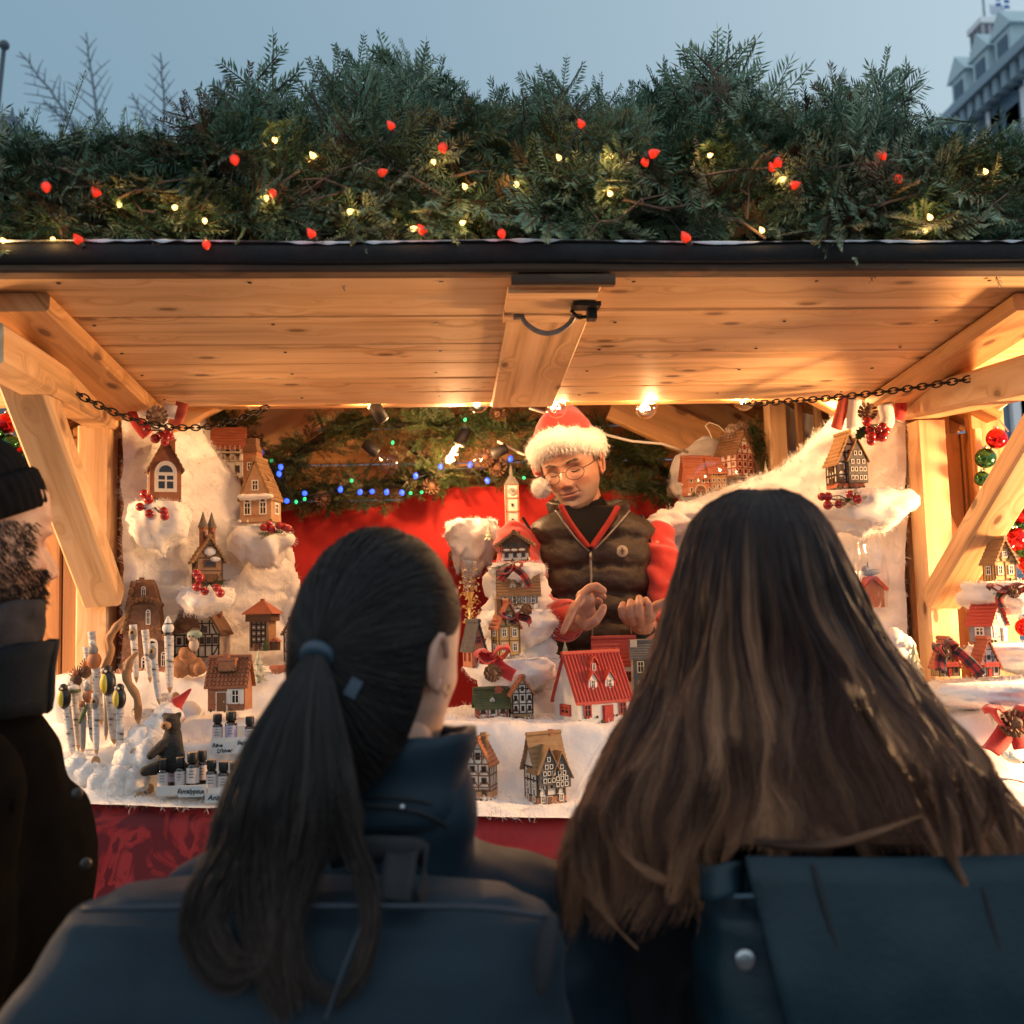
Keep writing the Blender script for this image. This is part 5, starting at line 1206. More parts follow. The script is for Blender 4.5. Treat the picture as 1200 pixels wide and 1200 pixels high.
rr_, ir_ = house('large white house with bright red ribbed roof and three dormers', 699, 847, 2.24, 84, 27, 52, d=66, rot=.42, gable='side', wall=WHITEP, roof=RRED, style='ribs', over=4, floors=1, cols=3, fr=FRR, door=DOORR, doorx=.05, dorm=2, sidewin=1, ww=.020)
dormer(rr_, ir_['roof'], -.05*ir_['w'], ir_['y0']*.22, ir_['h']+ir_['r']*.58, ir_['w']*.13, ir_['r']*.34, ir_['s'], RRED, RRED, ir_['d'])
house('white house with plain red roof standing behind the ribbed red roof', 724, 812, 2.42, 52, 34, 28, d=40, rot=-.12, gable='side', wall=WHITEP, roof=RRED, over=4, floors=1, cols=3, fr=FRR, door=None, dorm=1, sidewin=0)
def stone_church():
    root, i = house('dark grey stone church with yellow framed windows half hidden by the long brown hair', 764, 822, 2.34, 40, 52, 16, d=34, rot=-.2, gable='side', wall=STONED, roof=RGRY, floors=2, cols=2, fr=M('frame_yellow', (.62,.50,.26), .6), door=None, sidewin=0, arch=True)
    MB().box((-.46*i['w'], 0, i['h']*.7), (8*i['s'], 12*i['s'], i['h']*1.35)).build('tower', CREAM, root, local=True)
stone_church()
house('narrow yellow brick house with orange roof at the foot of the central cotton tower', 594, 768, 2.35, 30, 34, 28, d=30, rot=.3, wall=YEL, roof=RORG, timber=TIMB2, floors=2, cols=2, fr=FRW, door=None, xbr=False, sidewin=1, chim=(-.25,.2,6,4), chmat=RTAN, tw=.035)
house('dark slate roofed house peeping out beside the cheek of the ponytail woman', 556, 782, 2.36, 20, 22, 30, d=26, rot=.5, wall=ORNG, roof=STONED, floors=1, cols=1, fr=FRR, door=None)
house('stone cottage with mossy brown roof and two dormers in the middle of the cotton tower', 609, 712, 2.46, 50, 17, 24, d=34, rot=-.03, gable='side', wall=CREAM, roof=RTAN, style='rows', over=4, floors=1, cols=4, fr=FRW, door=None, dorm=2, shutter=SHUT, chim=(.36,.1,7,3), chmat=TAN, sidewin=0, sag_=.06)
def chalet():
    root, i = house('wooden alpine chalet with wide roof on top of the cotton tower', 606, 656, 2.52, 34, 21, 10, d=28, rot=-.2, wall=BROWNC, roof=RTAN, floors=2, cols=3, fr=FRB, door=None, over=7, base=WHITEP, bh=.36, sidewin=2, gwin=False, bars=False, chim=(.1,.1,5,1))
    s = i['s']; b = MB(); b.box((0, i['y0']-3*s, i['h']*.47), (i['w']*1.12, 6*s, 1.6*s)); 
    for k in range(11): b.box(((k/10-.5)*i['w']*1.08, i['y0']-5.6*s, i['h']*.56), (1.1*s, 1*s, 4*s))
    b.box((0, i['y0']-5.6*s, i['h']*.66), (i['w']*1.12, 1.4*s, 1.2*s)); b.build('balcony', TIMB2, root, local=True)
    snow_on(root, i, [(-.3, -.75, .55, 4, 2, 1.5), (0, -.75, .55, 4, 2, 1.5), (.3, -.75, .55, 4, 2, 1.5)])
chalet()
ledge(606, 662, 64, 28, 2.55, 'cotton step on which the wooden chalet stands', .4, .09, 11)
ledge(606, 716, 96, 42, 2.50, 'cotton step under the mossy two dormer cottage', .5, .10, 12)
ledge(598, 772, 96, 44, 2.40, 'cotton step under the narrow yellow brick house', .4, .11, 13)
def tower_cotton():
    rr = random.Random(9); b = MB()
    for i in range(46):
        t = i/45; px = 612+14*t+rr.uniform(-38, 38)*(.55+.5*t); py = 680+178*t; b.ball(P(px, py, 2.62-.16*t+rr.uniform(-.02,.02)), (rr.uniform(.028,.055),)*3, 18, 12, fn=lambda d, q=rr.random()*9: 1+.35*noise.noise(d*2.2+Vector((q,0,0)))+.1*noise.noise(d*7))
    tag(b.build('cotton_tower', COTTON, None, True), 'lumpy cotton snow heaped as a tower left of the red roofed houses', 'cotton snow')
tower_cotton()
def lantern():
    c = P(551, 730, 2.48); s = dep(c)/1200; root = thing('glass_lantern', 'sparkling crystal glass ornament with gold stem left of the mossy cottage', 'ornament', c)
    GL = thin_glass('crystal', (1,.97,.92), .18, .1); GD = M('gold_wire', (.75,.5,.18), .3, metal=1)
    b = MB(); rr = random.Random(2)
    b.lathe([(5*s, 36*s), (8*s, 50*s), (10*s, 72*s), (9*s, 74*s), (7*s, 52*s)], 9); b.build('cup', GL, root, local=True)
    b = MB()
    for k in range(170):
        p = Vector((rr.gauss(0,5.5)*s, rr.gauss(0,5)*s, rr.uniform(36,72)*s if k % 4 else rr.uniform(4,36)*s)); b.ball(p, rr.uniform(.8,1.9)*s, 4, 2)
    o_ = b.build('glitter', M('glitter', (.95,.86,.70), .15, metal=1), root, local=True); o_['kind'] = 'stuff'
    b = MB(); b.lathe([(10*s, 0), (9*s, 2*s), (2*s, 5*s), (1.5*s, 18*s), (4*s, 21*s), (1.5*s, 25*s), (6*s, 36*s)], 14)
    for i in range(14): a = i*.9; b.tube([Vector((0,0,(8+i*2)*s)), Vector((9*math.cos(a)*s, 7*math.sin(a)*s, (12+i*2.2)*s)), Vector((13*math.cos(a)*s, 9*math.sin(a)*s, (8+i*2.2)*s))], .5*s, 4)
    b.build('stem', GD, root, 40, local=True)
lantern()
def bow(label, px, py, Y, loops, tails, wpx, mat, cone=None, green=None, name='ribbon_bow'):
    root = thing(name, label, 'bow', P(px, py, Y), 0, 'bows pinned to the cotton'); s = dep(P(px, py, Y))/1200; c = P(px, py, Y)
    for (x, y) in loops:
        b = MB(); e = P(x, y, Y-.02); d = e-c; n = Vector((-d.z, 0, d.x)).normalized()*wpx*s*.45
        ribbon(b, [c, c+d*.5+n+Vector((0,-.012,0)), e+Vector((0,-.005,0)), c+d*.5-n+Vector((0,.012,0)), c], wpx*s, (0,1,.25)); o = b.build('loop', mat, root, True); sol(o)
    for tl in tails:
        b = MB(); ribbon(b, [c]+[P(x, y, Y-.015*(k+1)) for k, (x, y) in enumerate(tl)], wpx*s, (1 if abs(tl[-1][0]-px) < abs(tl[-1][1]-py) else .2, .1, .25 if abs(tl[-1][0]-px) < abs(tl[-1][1]-py) else 1)); o = b.build('tail', mat, root, True); sol(o)
    b = MB(); b.ball(c, (wpx*s*.4, wpx*s*.4, wpx*s*.4), 12, 8); b.build('knot', mat, root, True)
    if cone: pinecone(P(*cone[:2], Y-.03), cone[2], root)
    if green:
        rr = random.Random(px); it = [(P(green[0], green[1], Y), P(green[0]+green[2]*math.cos(a), green[1]+green[2]*math.sin(a), Y-rr.uniform(0,.03)), 4, rr.uniform(0, 6)) for a in [rr.uniform(0, 6.28) for _ in range(8)]]
        fronds('greenery', it, FIR2, root)
    return root
def sol(o):
    m = o.modifiers.new('thickness', 'SOLIDIFY'); m.thickness = .0016; m.offset = 0
PL = plaid(); FELT = M('red_felt', (.52,.028,.02), .85, (.45,.02,.015), 30, bs=200, bst=.4, sheen=.3)
bow('red and black plaid bow with fir sprig under the wooden chalet', 600, 664, 2.40, [(612,660),(585,672)], [[(612,672),(622,688)], [(586,680)]], 9, PL, None, (587,664,14))
bow('red and black plaid bow below the mossy two dormer cottage', 604, 722, 2.36, [(588,720),(622,715)], [[(618,725),(621,732)], [(600,730)]], 9, PL, (617,714,.011), (603,710,16))
bow('plain red bow with a pine cone left of the timbered houses', 577, 772, 2.27, [(596,758),(560,766)], [[(590,785),(602,792)], [(562,770)]], 15, FELT, (577,789,.017))
# --- white shelf before the red cloth with the clock tower
ledge(553, 612, 62, 52, 3.05, 'white cotton shelf before the red cloth behind the seller', .9, .12, 21)
def clock_tower():
    c = P(601, 640, 3.04); s = dep(c)/1200; root = thing('clock_tower', 'tall cream clock tower with grey pointed top standing at the seller shoulder', 'miniature tower', c, 0)
    MB().box((0, 0, 36*s), (15*s, 15*s, 72*s)).build('shaft', WHITEP, root, local=True)
    b = MB()
    for sg in (-1, 1): b.box((sg*7.2*s, -7.2*s, 36*s), (2*s, 2*s, 72*s))
    for z in (20, 40, 56, 72): b.box((0, -7.4*s, z*s), (16*s, 1.6*s, 1.3*s))
    b.build('quoins', ORNG, root, local=True)
    MB().lathe([(12*s, 72*s), (11*s, 74*s), (4*s, 82*s), (2.5*s, 83*s), (2*s, 91*s), (.2*s, 97*s)], 4).build('roof', RGRY, root, local=True)
    f = MB(); f.lathe([(4.6*s, 0), (4.6*s, .8*s), (3.7*s, .9*s), (3.7*s, .6*s)], 20, (0, -7.6*s, 64*s), rot=Matrix.Rotation(R(90), 3, 'X')); fo = f.build('clock_face', M('clock_grey', (.33,.31,.27), .6), root, local=True)
    h_ = MB(); h_.box((0, -9*s, 65.2*s), (.6*s, .4*s, 3*s)); h_.box((1*s, -9*s, 64*s), (2.4*s, .4*s, .6*s)); h_.build('hands', TIMB, fo, local=True)
    for z in (48, 30, 12): win(0, z*s, 2.6*s, 3.4*s, -7.7*s, root, FRB, False)
clock_tower()
house('tiny cream gable house beside the white pompom of the red hat', 656, 592, 3.12, 14, 8, 8, d=12, wall=WHITEP, roof=RTAN, floors=1, cols=2, door=None, sidewin=0)
MB_ = MB(); MB_.board((.05, 3.2, Z(600, 648, 3.1)), (.75, 3.2, Z(600, 648, 3.1)), .22, .02); tag(MB_.build('back_shelf', PINE3), 'narrow wooden shelf along the red cloth behind the seller', 'shelf')
# --- glass dome group on the right cotton ridge
bm = MB()
for k in range(26):
    px = 775+150*k/25; bm.ball(P(px, 612-.38*(px-775)+random.uniform(0, 14), 2.90+random.uniform(-.03, .05)), (.05, .07, random.uniform(.022, .036)), 20, 14, fn=lambda d, q=k*.37: 1+.3*noise.noise(d*1.8+Vector((q,0,0)))+.08*noise.noise(d*6))
tag(bm.build('cotton_drift', COTTON, None, True), 'cotton drift rising to the right under the glass dome and orange houses', 'cotton snow')
GDY = 2.88
def gate_house():
    root, i = house('orange gate house with a wide dark archway under the glass dome', 820, 580, GDY, 34, 22, 22, d=26, rot=.12, gable='side', wall=ORNG, roof=RORG, style='rows', floors=2, cols=4, fr=FRW, door=None, sidewin=0, bars=False)
    s = i['s']; b = MB(); n = 10; pl_ = [(-6*s, 0)]+[(-6*s*math.cos(math.pi*k/n), 5*s+6*s*math.sin(math.pi*k/n)) for k in range(n+1)]+[(6*s, 0)]; b.prism(pl_, i['y0']-1.2*s, i['y0'], 0); b.prism([(x*1.2, z*1.15) for x, z in pl_], i['y0']-.8*s, i['y0'], 1); b.build('archway', [DOORB, CREAM], root, local=True)
gate_house()
house('low orange roofed row house joined beside the gate house', 842, 574, GDY, 22, 22, 14, d=22, rot=.1, gable='side', wall=TAN, roof=RORG, style='rows', floors=3, cols=3, fr=FRW, door=None, sidewin=0, bars=False, dorm=1)
house('tall white and red timbered house with brown roof standing beside the glass dome', 866, 557, 2.86, 32, 26, 24, d=40, rot=.55, wall=WHITEP, roof=RBRN, timber=TIMR, floors=3, cols=3, fr=FRR, door=None, over=2, sidewin=3, bars=False, chim=(.1,.3,7,2), chmat=RORG)
def dome():
    c = P(838, 578, 2.93); s = dep(c)/1200; root = thing('glass_dome', 'large clear glass dome with wire hook over the orange houses', 'glass dome', c)
    pr = [(56, 0), (56, 8), (54, 22), (48, 38), (38, 52), (25, 60), (10, 64), (1, 65)]; b = MB(); b.lathe([(r_*s, z*s) for r_, z in pr], 40); b.build('bell', thin_glass('dome_glass', (.97,.95,.92), .05), root, True, local=True)
    h_ = MB(); h_.tube([Vector((0, 0, 64*s)), Vector((-4*s, 0, 74*s)), Vector((-8*s, 0, 80*s)), Vector((-3*s, 0, 84*s)), Vector((8*s, 0, 80*s)), Vector((14*s, 0, 74*s)), Vector((16*s, 0, 70*s))], .9*s, 6); h_.build('hook', M('hook_cream', (.7,.6,.45), .4), root, True, local=True)
dome()
bm = MB(); bm.ball(P(835, 560, 3.06), (.13, .03, .12), 24, 16, fn=lambda d: 1+.18*noise.noise(d*2.2)); tag(bm.build('cotton_tuft', COTTON, None, True), 'pale cotton backing standing behind the orange houses in the glass dome', 'cotton snow')
bb = thing('pine_cone_pick', 'frosted pine cone lying at the top of the glass dome', 'pine cone', P(862, 508, 2.92)); pinecone(P(858, 506, 2.90), .020, bb, CONEW, (-1, -.4, .4)); pinecone(P(868, 500, 2.91), .015, bb, CONEW, (.5, -.6, .8))
# --- right wall
def dark_gabled():
    root, i = house('dark timbered twin gabled house on the ledge of the right cotton wall', 996, 571, 2.46, 38, 30, 34, d=32, rot=.12, wall=WHITEP, roof=RTAN, timber=TIMB, floors=2, cols=3, fr=FRB, door=DOORB, base=RORG, bh=.2, sidewin=1, over=4, tw=.07, sag_=.05)
    s = i['s']; g = MB(); x = .25*i['w']; w2 = 24*s; y = i['y0']-4*s; g.prism([(x-w2/2, 5*s), (x+w2/2, 5*s), (x+w2/2, 32*s), (x, 56*s), (x-w2/2, 32*s)], y, 0); go = g.build('gable', STONED, root, local=True); q = MB()
    for sg in (-1, 1):
        A = Vector((x, 0, 57*s)); B_ = Vector((x+sg*w2*.6, 0, 29*s)); e0 = Vector((0, y-2*s, 0)); e1 = Vector((0, 4*s, 0)); u_ = Vector((0, 0, 2*s)); q.add([A+e0, B_+e0, B_+e1, A+e1, A+e0+u_, B_+e0+u_, B_+e1+u_, A+e1+u_], [(0,1,2,3), (4,7,6,5), (0,4,5,1), (1,5,6,2), (2,6,7,3), (3,7,4,0)])
    q.build('gable_roof', RTAN, go, local=True)
    for z, dxs in ((11, (-8,-3,3,8)), (21, (-8,-3,3,8)), (30, (-7,0,7)), (40, (-3,3))):
        for dx in dxs: win(x+dx*s, z*s, 3.6*s, 5*s, y-.0006, go, FRW, False)
dark_gabled()
ledge(1010, 578, 110, 50, 2.46, 'drifted cotton ledge under the dark timbered house on the right wall', .5, .10, 41)
berry_sprig('red berries on a thin grassy twig below the dark timbered house', [(963,582),(970,582),(970,592),(983,591),(996,579),(1005,585)], 2.35, (995,586), 12, 26)
berry_sprig('large red berry cluster with holly leaf and pine cone on the right cotton wall', [(1016,494),(1019,504),(1021,511),(1021,517),(1030,504),(1034,500),(1037,505),(1034,512),(1029,511)], 2.38, (1020,498), 0, 0, (1016,483,.020), [(1014,500,1003,515)], .0115)
berry_sprig('red berries and frosted pine cone hung by the red socks at the top left', [(182,514),(190,510),(194,513),(199,511),(193,518),(197,506),(172,502)], 2.38, (188,505), 6, 18, (184,488,.021,CONEW))
def sock(label, pts, wpx, Y, mat, cuff):
    c = P(*pts[0], Y); s = dep(c)/1200; root = thing('stocking', label, 'stocking', c, 0, 'red and white stockings at the top of the cotton walls'); b = MB()
    b.tube(smooth_pts([P(x, y, Y) for x, y in pts], 5), wpx*s*.5, 14, flat=.5, upv=(0,1,0)); b.build('leg', mat, root, True)
    if cuff:
        b = MB(); b.tube(smooth_pts([P(x, y, Y-.005) for x, y in cuff], 5), wpx*s*.58, 16, flat=.6, upv=(0,1,0)); b.build('cuff', COTTON, root, True)
sock('red knitted sock with white cuff at the far left top of the cotton wall', [(157,470),(158,488),(166,502),(173,510)], 15, 2.41, FELT, [(166,474),(172,488)])
sock('pale red knitted sock hanging right of the frosted pine cone', [(214,472),(208,490),(204,498)], 15, 2.42, M('pale_red_knit', (.56,.12,.08), .9, (.48,.08,.05), 60, bs=150), [(200,474),(196,490)])
sock('pale red knitted sock with white cuff left of the holly leaf', [(990,466),(985,485),(980,502)], 14, 2.42, M('pale_red_knit', (.56,.12,.08)), [(1002,468),(1000,490),(1000,502)])
sock('dark red sock at the right top beside the post', [(1056,466),(1055,482),(1052,492)], 15, 2.42, FELT, [(1037,474),(1040,490),(1038,498)])
def plastic_bag():
    c = P(1022, 712, 2.50); s = dep(c)/1200; root = thing('bird_house', 'orange bird house topped by a grey bird and wrapped in clear plastic', 'bird house', c)
    b = MB(); b.prism([(-12*s, 0), (12*s, 0), (12*s, 22*s), (0, 34*s), (-12*s, 22*s)], -8*s, 8*s); b.build('wall', ORNG, root, local=True)
    b = MB(); b.board((0, -11*s, 35*s), (15*s, -11*s, 20*s), 4*s, 2*s, upv=(0,1,0)); b.board((2*s, 0, 36*s), (16*s, 0, 21*s), 24*s, 2*s, upv=(-.6,0,.8)); b.board((-2*s, 0, 36*s), (-16*s, 0, 21*s), 24*s, 2*s, upv=(.6,0,.8)); b.build('roof', RRED, root, local=True)
    b = MB(); b.ball((2*s, 0, 41*s), (11*s, 6*s, 4*s), 14, 8, rot=Matrix.Rotation(-.15, 3, 'Y')); b.ball((-6*s, 0, 45*s), 4*s, 10, 8); b.lathe([(1*s, 0), (2*s, 4*s), (.4*s, 10*s)], 6, (-2*s, 0, 45*s)); b.build('bird', M('bird_steel', (.25,.28,.34), .35), root, True, local=True)
    b = MB(); n = 28; rings = []
    for k in range(10):
        t = k/9; rr_ = (17+3*math.sin(t*5))*s*(1 if t < .8 else 1-(t-.8)*2.2); rings.append([Vector((rr_*math.cos(2*math.pi*j/n)*(1+.14*noise.noise((j*.9, t*4, 0))), rr_*math.sin(2*math.pi*j/n)*(1+.14*noise.noise((j*.9, t*4, 5))), t*96*s)) for j in range(n)])
    b.loft(rings, cap=False); b.build('plastic_wrap', thin_glass('clear_plastic', (.98,.98,.98), .06, .12), root, local=True)
plastic_bag()
bt_ = MB()
for x, y, r_ in ((1052,770,16),(1058,756,13),(1048,748,12)): bt_.ball(P(x, y, 2.45), r_*.0021, 18, 12, fn=lambda d: 1+.3*noise.noise(d*2.5))
tag(bt_.build('cotton_tuft', COTTON, None, True), 'cotton tuft behind the white frosted fir at the right', 'cotton snow')
# --- shelves outside the right post
YS = 2.26
def shelf(label, px0, px1, py, Y, seed, th=26, dpt=.10):
    ledge((px0+px1)/2, py, px1-px0, th*1.6, Y, label, .3, dpt, seed)
shelf('small cotton ledge under the yellow timbered house at the right edge', 1125, 1235, 684, YS, 51, 22)
shelf('cotton shelf under the grey stone house at the right edge', 1130, 1290, 756, YS, 52, 20)
shelf('cotton shelf under the two orange roofed A frame cottages at the right', 1085, 1290, 797, YS-.05, 53, 24, .11)
house('yellow timbered house with steep brown roof at the right edge', 1178, 680, YS-.06, 32, 22, 26, d=26, rot=.12, wall=YEL, roof=RTAN, timber=TIMB2, floors=1, cols=2, fr=FRW, door=None, over=4, sidewin=1, tw=.03, xbr=False, chim=(.2,.2,9,0), chmat=YEL)
house('grey stone cottage with orange red roof at the right edge', 1166, 752, YS-.06, 36, 22, 25, d=34, rot=.5, wall=STONEG, roof=RRED, floors=1, cols=2, fr=FRW, door=FRW, doorx=.3, over=4, sidewin=1, ww=.014)
def aframe(label, px, py, wall, tim):
    root, i = house(label, px, py, YS-.09, 28, 12, 30, d=24, wall=wall, roof=RORG, floors=1, cols=3, fr=FRB, door=DOORR, gwin=True, over=4, sidewin=0, timber=tim, tw=.03, xbr=False, chim=(.25,.3,8,-4), chmat=RORG)
    s = i['s']; b = MB(); b.box((0, i['y0']-4*s, 12*s), (18*s, 8*s, 2*s)); b.box((0, i['y0']-7*s, 15*s), (16*s, 1*s, 3*s)); b.build('balcony', RRED, root, local=True)
aframe('orange roofed A frame cottage with yellow front and red balcony', 1113, 792, YEL, TIMB2)
aframe('orange roofed A frame cottage with white front and red balcony', 1160, 792, WHITEP, TIMB)
bow('red and black plaid bow with long tail pinned over the two A frame cottages', 1106, 762, YS-.12, [(1118,752),(1098,760)], [[(1122,764),(1138,778),(1150,792)], [(1102,776),(1103,786)]], 13, PL, (1108,764,.011), (1106,756,14))
bow('red and black plaid bow under the yellow timbered house at the right edge', 1180, 690, YS-.12, [(1160,688),(1204,688)], [[(1172,702),(1176,712)]], 11, PL, (1188,694,.012), (1176,692,18))
bow('red felt bow edged with white stitching and a pine cone at the right edge', 1186, 846, YS-.16, [(1160,832),(1212,830)], [[(1172,868),(1160,880)], [(1196,868),(1200,878)]], 22, FELT, (1188,848,.026))
mouse = thing('figurine', 'pale green and white ceramic mouse lying below the red felt bow', 'figurine', P(1186, 892, YS-.20)); sM = dep(P(1186, 892, YS-.2))/1200
b = MB(); b.ball((0, 0, 4*sM), (13*sM, 8*sM, 6*sM), 14, 10, rot=Matrix.Rotation(.35, 3, 'Y')); b.build('body', M('mint_glaze', (.42,.55,.45), .3, (.7,.68,.58), 50), mouse, True, local=True)
b = MB(); b.ball((-8*sM, -3*sM, 8*sM), 4*sM, 10, 8); b.ball((-3*sM, -4*sM, 9*sM), 3.4*sM, 10, 8); b.build('ears', FRW, mouse, True, local=True); b = MB(); b.ball((11*sM, -5*sM, -1*sM), 1.6*sM, 8, 6); b.build('nose', TIMB, mouse, True, local=True)
cot2 = MB(); rows = []
for i in range(40):
    x = X(1040, 860, YS)+ .75*i/39; rows.append([Vector((x, YS+.12-.30*j/19+.01*noise.noise((x*9, j*.3, 0)), Z(1150, 815, YS)-.005-.16*ss(0, 1, j/19)+.02*fbm((x, j*.05, 2), 8, 3))) for j in range(20)])
tag(cot2.grid(rows).build('cotton_snow', COTTON, None, True), 'sloping cotton snow below the A frame cottages at the right edge', 'cotton snow')
# --- bauble garlands outside the posts
BR_ = M('bauble_red', (.45,.012,.015), .12, metal=.75); BG_ = M('bauble_green', (.03,.12,.045), .16, metal=.75)
def baubles(label, spots, Y):
    root = thing('bauble_garland', label, 'garland', P(spots[0][0], spots[0][1], Y)); rr = random.Random(len(spots)); sc_ = dep(P(spots[0][0], spots[0][1], Y))/1200
    w_ = MB(); w_.tube([P(x, y, Y+.03) for x, y, r_, m in spots], .003, 5); w_.build('cord', WIRE, root)
    for x, y, r_, m in spots:
        b = MB(); c = P(x, y, Y+rr.uniform(-.02,.02)); lump = (lambda d: 1+.12*math.sin(d.x*14)*math.sin(d.z*14+d.y*9)) if m == 2 else None
        b.ball(c, r_*sc_, 20, 14, fn=lump); b.lathe([(r_*sc_*.25, 0), (r_*sc_*.25, r_*sc_*.25), (r_*sc_*.1, r_*sc_*.3)], 10, c+Vector((0, 0, r_*sc_*.95)), 1); b.build('bauble', [BG_ if m == 1 else BR_, STEEL], root, True)
baubles('garland of red and green baubles hanging on the boards outside the right post', [(1184,494,0,0),(1168,514,12,0),(1155,537,12,1),(1151,561,9,1),(1192,540,11,2),(1196,575,11,0),(1196,598,15,2),(1178,617,12,1),(1197,616,10,1),(1190,632,13,2),(1202,642,13,1),(1180,640,10,2),(1208,660,14,2),(1204,690,13,2),(1200,735,10,0)][1:], 2.42)
baubles('garland of red and green baubles hanging outside the left brace', [(8,496,12,0),(-6,508,11,1),(12,520,11,1),(2,532,11,1),(20,530,8,0),(30,537,9,1),(36,548,9,1),(6,548,12,2),(24,556,9,1),(-12,545,13,2)], 2.3)
nl_ = MB(); q = P(1176, 475, 2.48); nl_.tube([q+Vector((0,.03,0)), q+Vector((0,-.02,.003))], .004, 8); nl_.tube([q+Vector((0,-.015,0)), P(1162, 487, 2.47), P(1164, 483, 2.46), P(1182, 506, 2.44)], .0022, 5); tag(nl_.build('nail_and_cord', STEEL), 'nail with a pale cord holding the right bauble garland', 'nail')
# ------------------------------------------------------------------ birch pencils, bottles, bear
def birch():
    if 'birch' in MATS: return MATS['birch']
    m, nt, b = newmat('birch_bark'); tc = N(nt, 'ShaderNodeTexCoord'); mp = N(nt, 'ShaderNodeMapping'); mp.inputs['Scale'].default_value = (60, 60, 190); nt.links.new(tc.outputs['Object'], mp.inputs[0])
    n1 = N(nt, 'ShaderNodeTexNoise', Scale=1.0, Detail=3.0); nt.links.new(mp.outputs[0], n1.inputs['Vector'])
    nt.links.new(ramp(nt, n1.outputs[0], [(.30, (.07,.05,.04)), (.40, (.50,.46,.42)), (.7, (.66,.63,.60))]), b.inputs['Base Color']); b.inputs['Roughness'].default_value = .8; bump(nt, b, n1.outputs[0], .3, .001); MATS['birch'] = m; return m
BIR = birch(); CUT = M('cut_wood', (.50,.33,.17), .8, (.40,.24,.11), 60); HORN = M('peeled_twig', (.38,.20,.08), .6, (.28,.13,.05), 40); FEATH = M('feather_brown', (.10,.05,.025), .8, (.05,.025,.015), 90)
PBLK = M('penguin_black', (.012,.012,.014), .4); PYEL = M('penguin_yellow', (.60,.45,.05), .5); PRED = M('robin_red', (.36,.13,.05), .6); PWH = M('figure_white', (.68,.64,.58), .6); PGRN = M('leaf_green', (.10,.13,.04), .6); PGRY = M('figure_grey', (.22,.21,.20), .7)
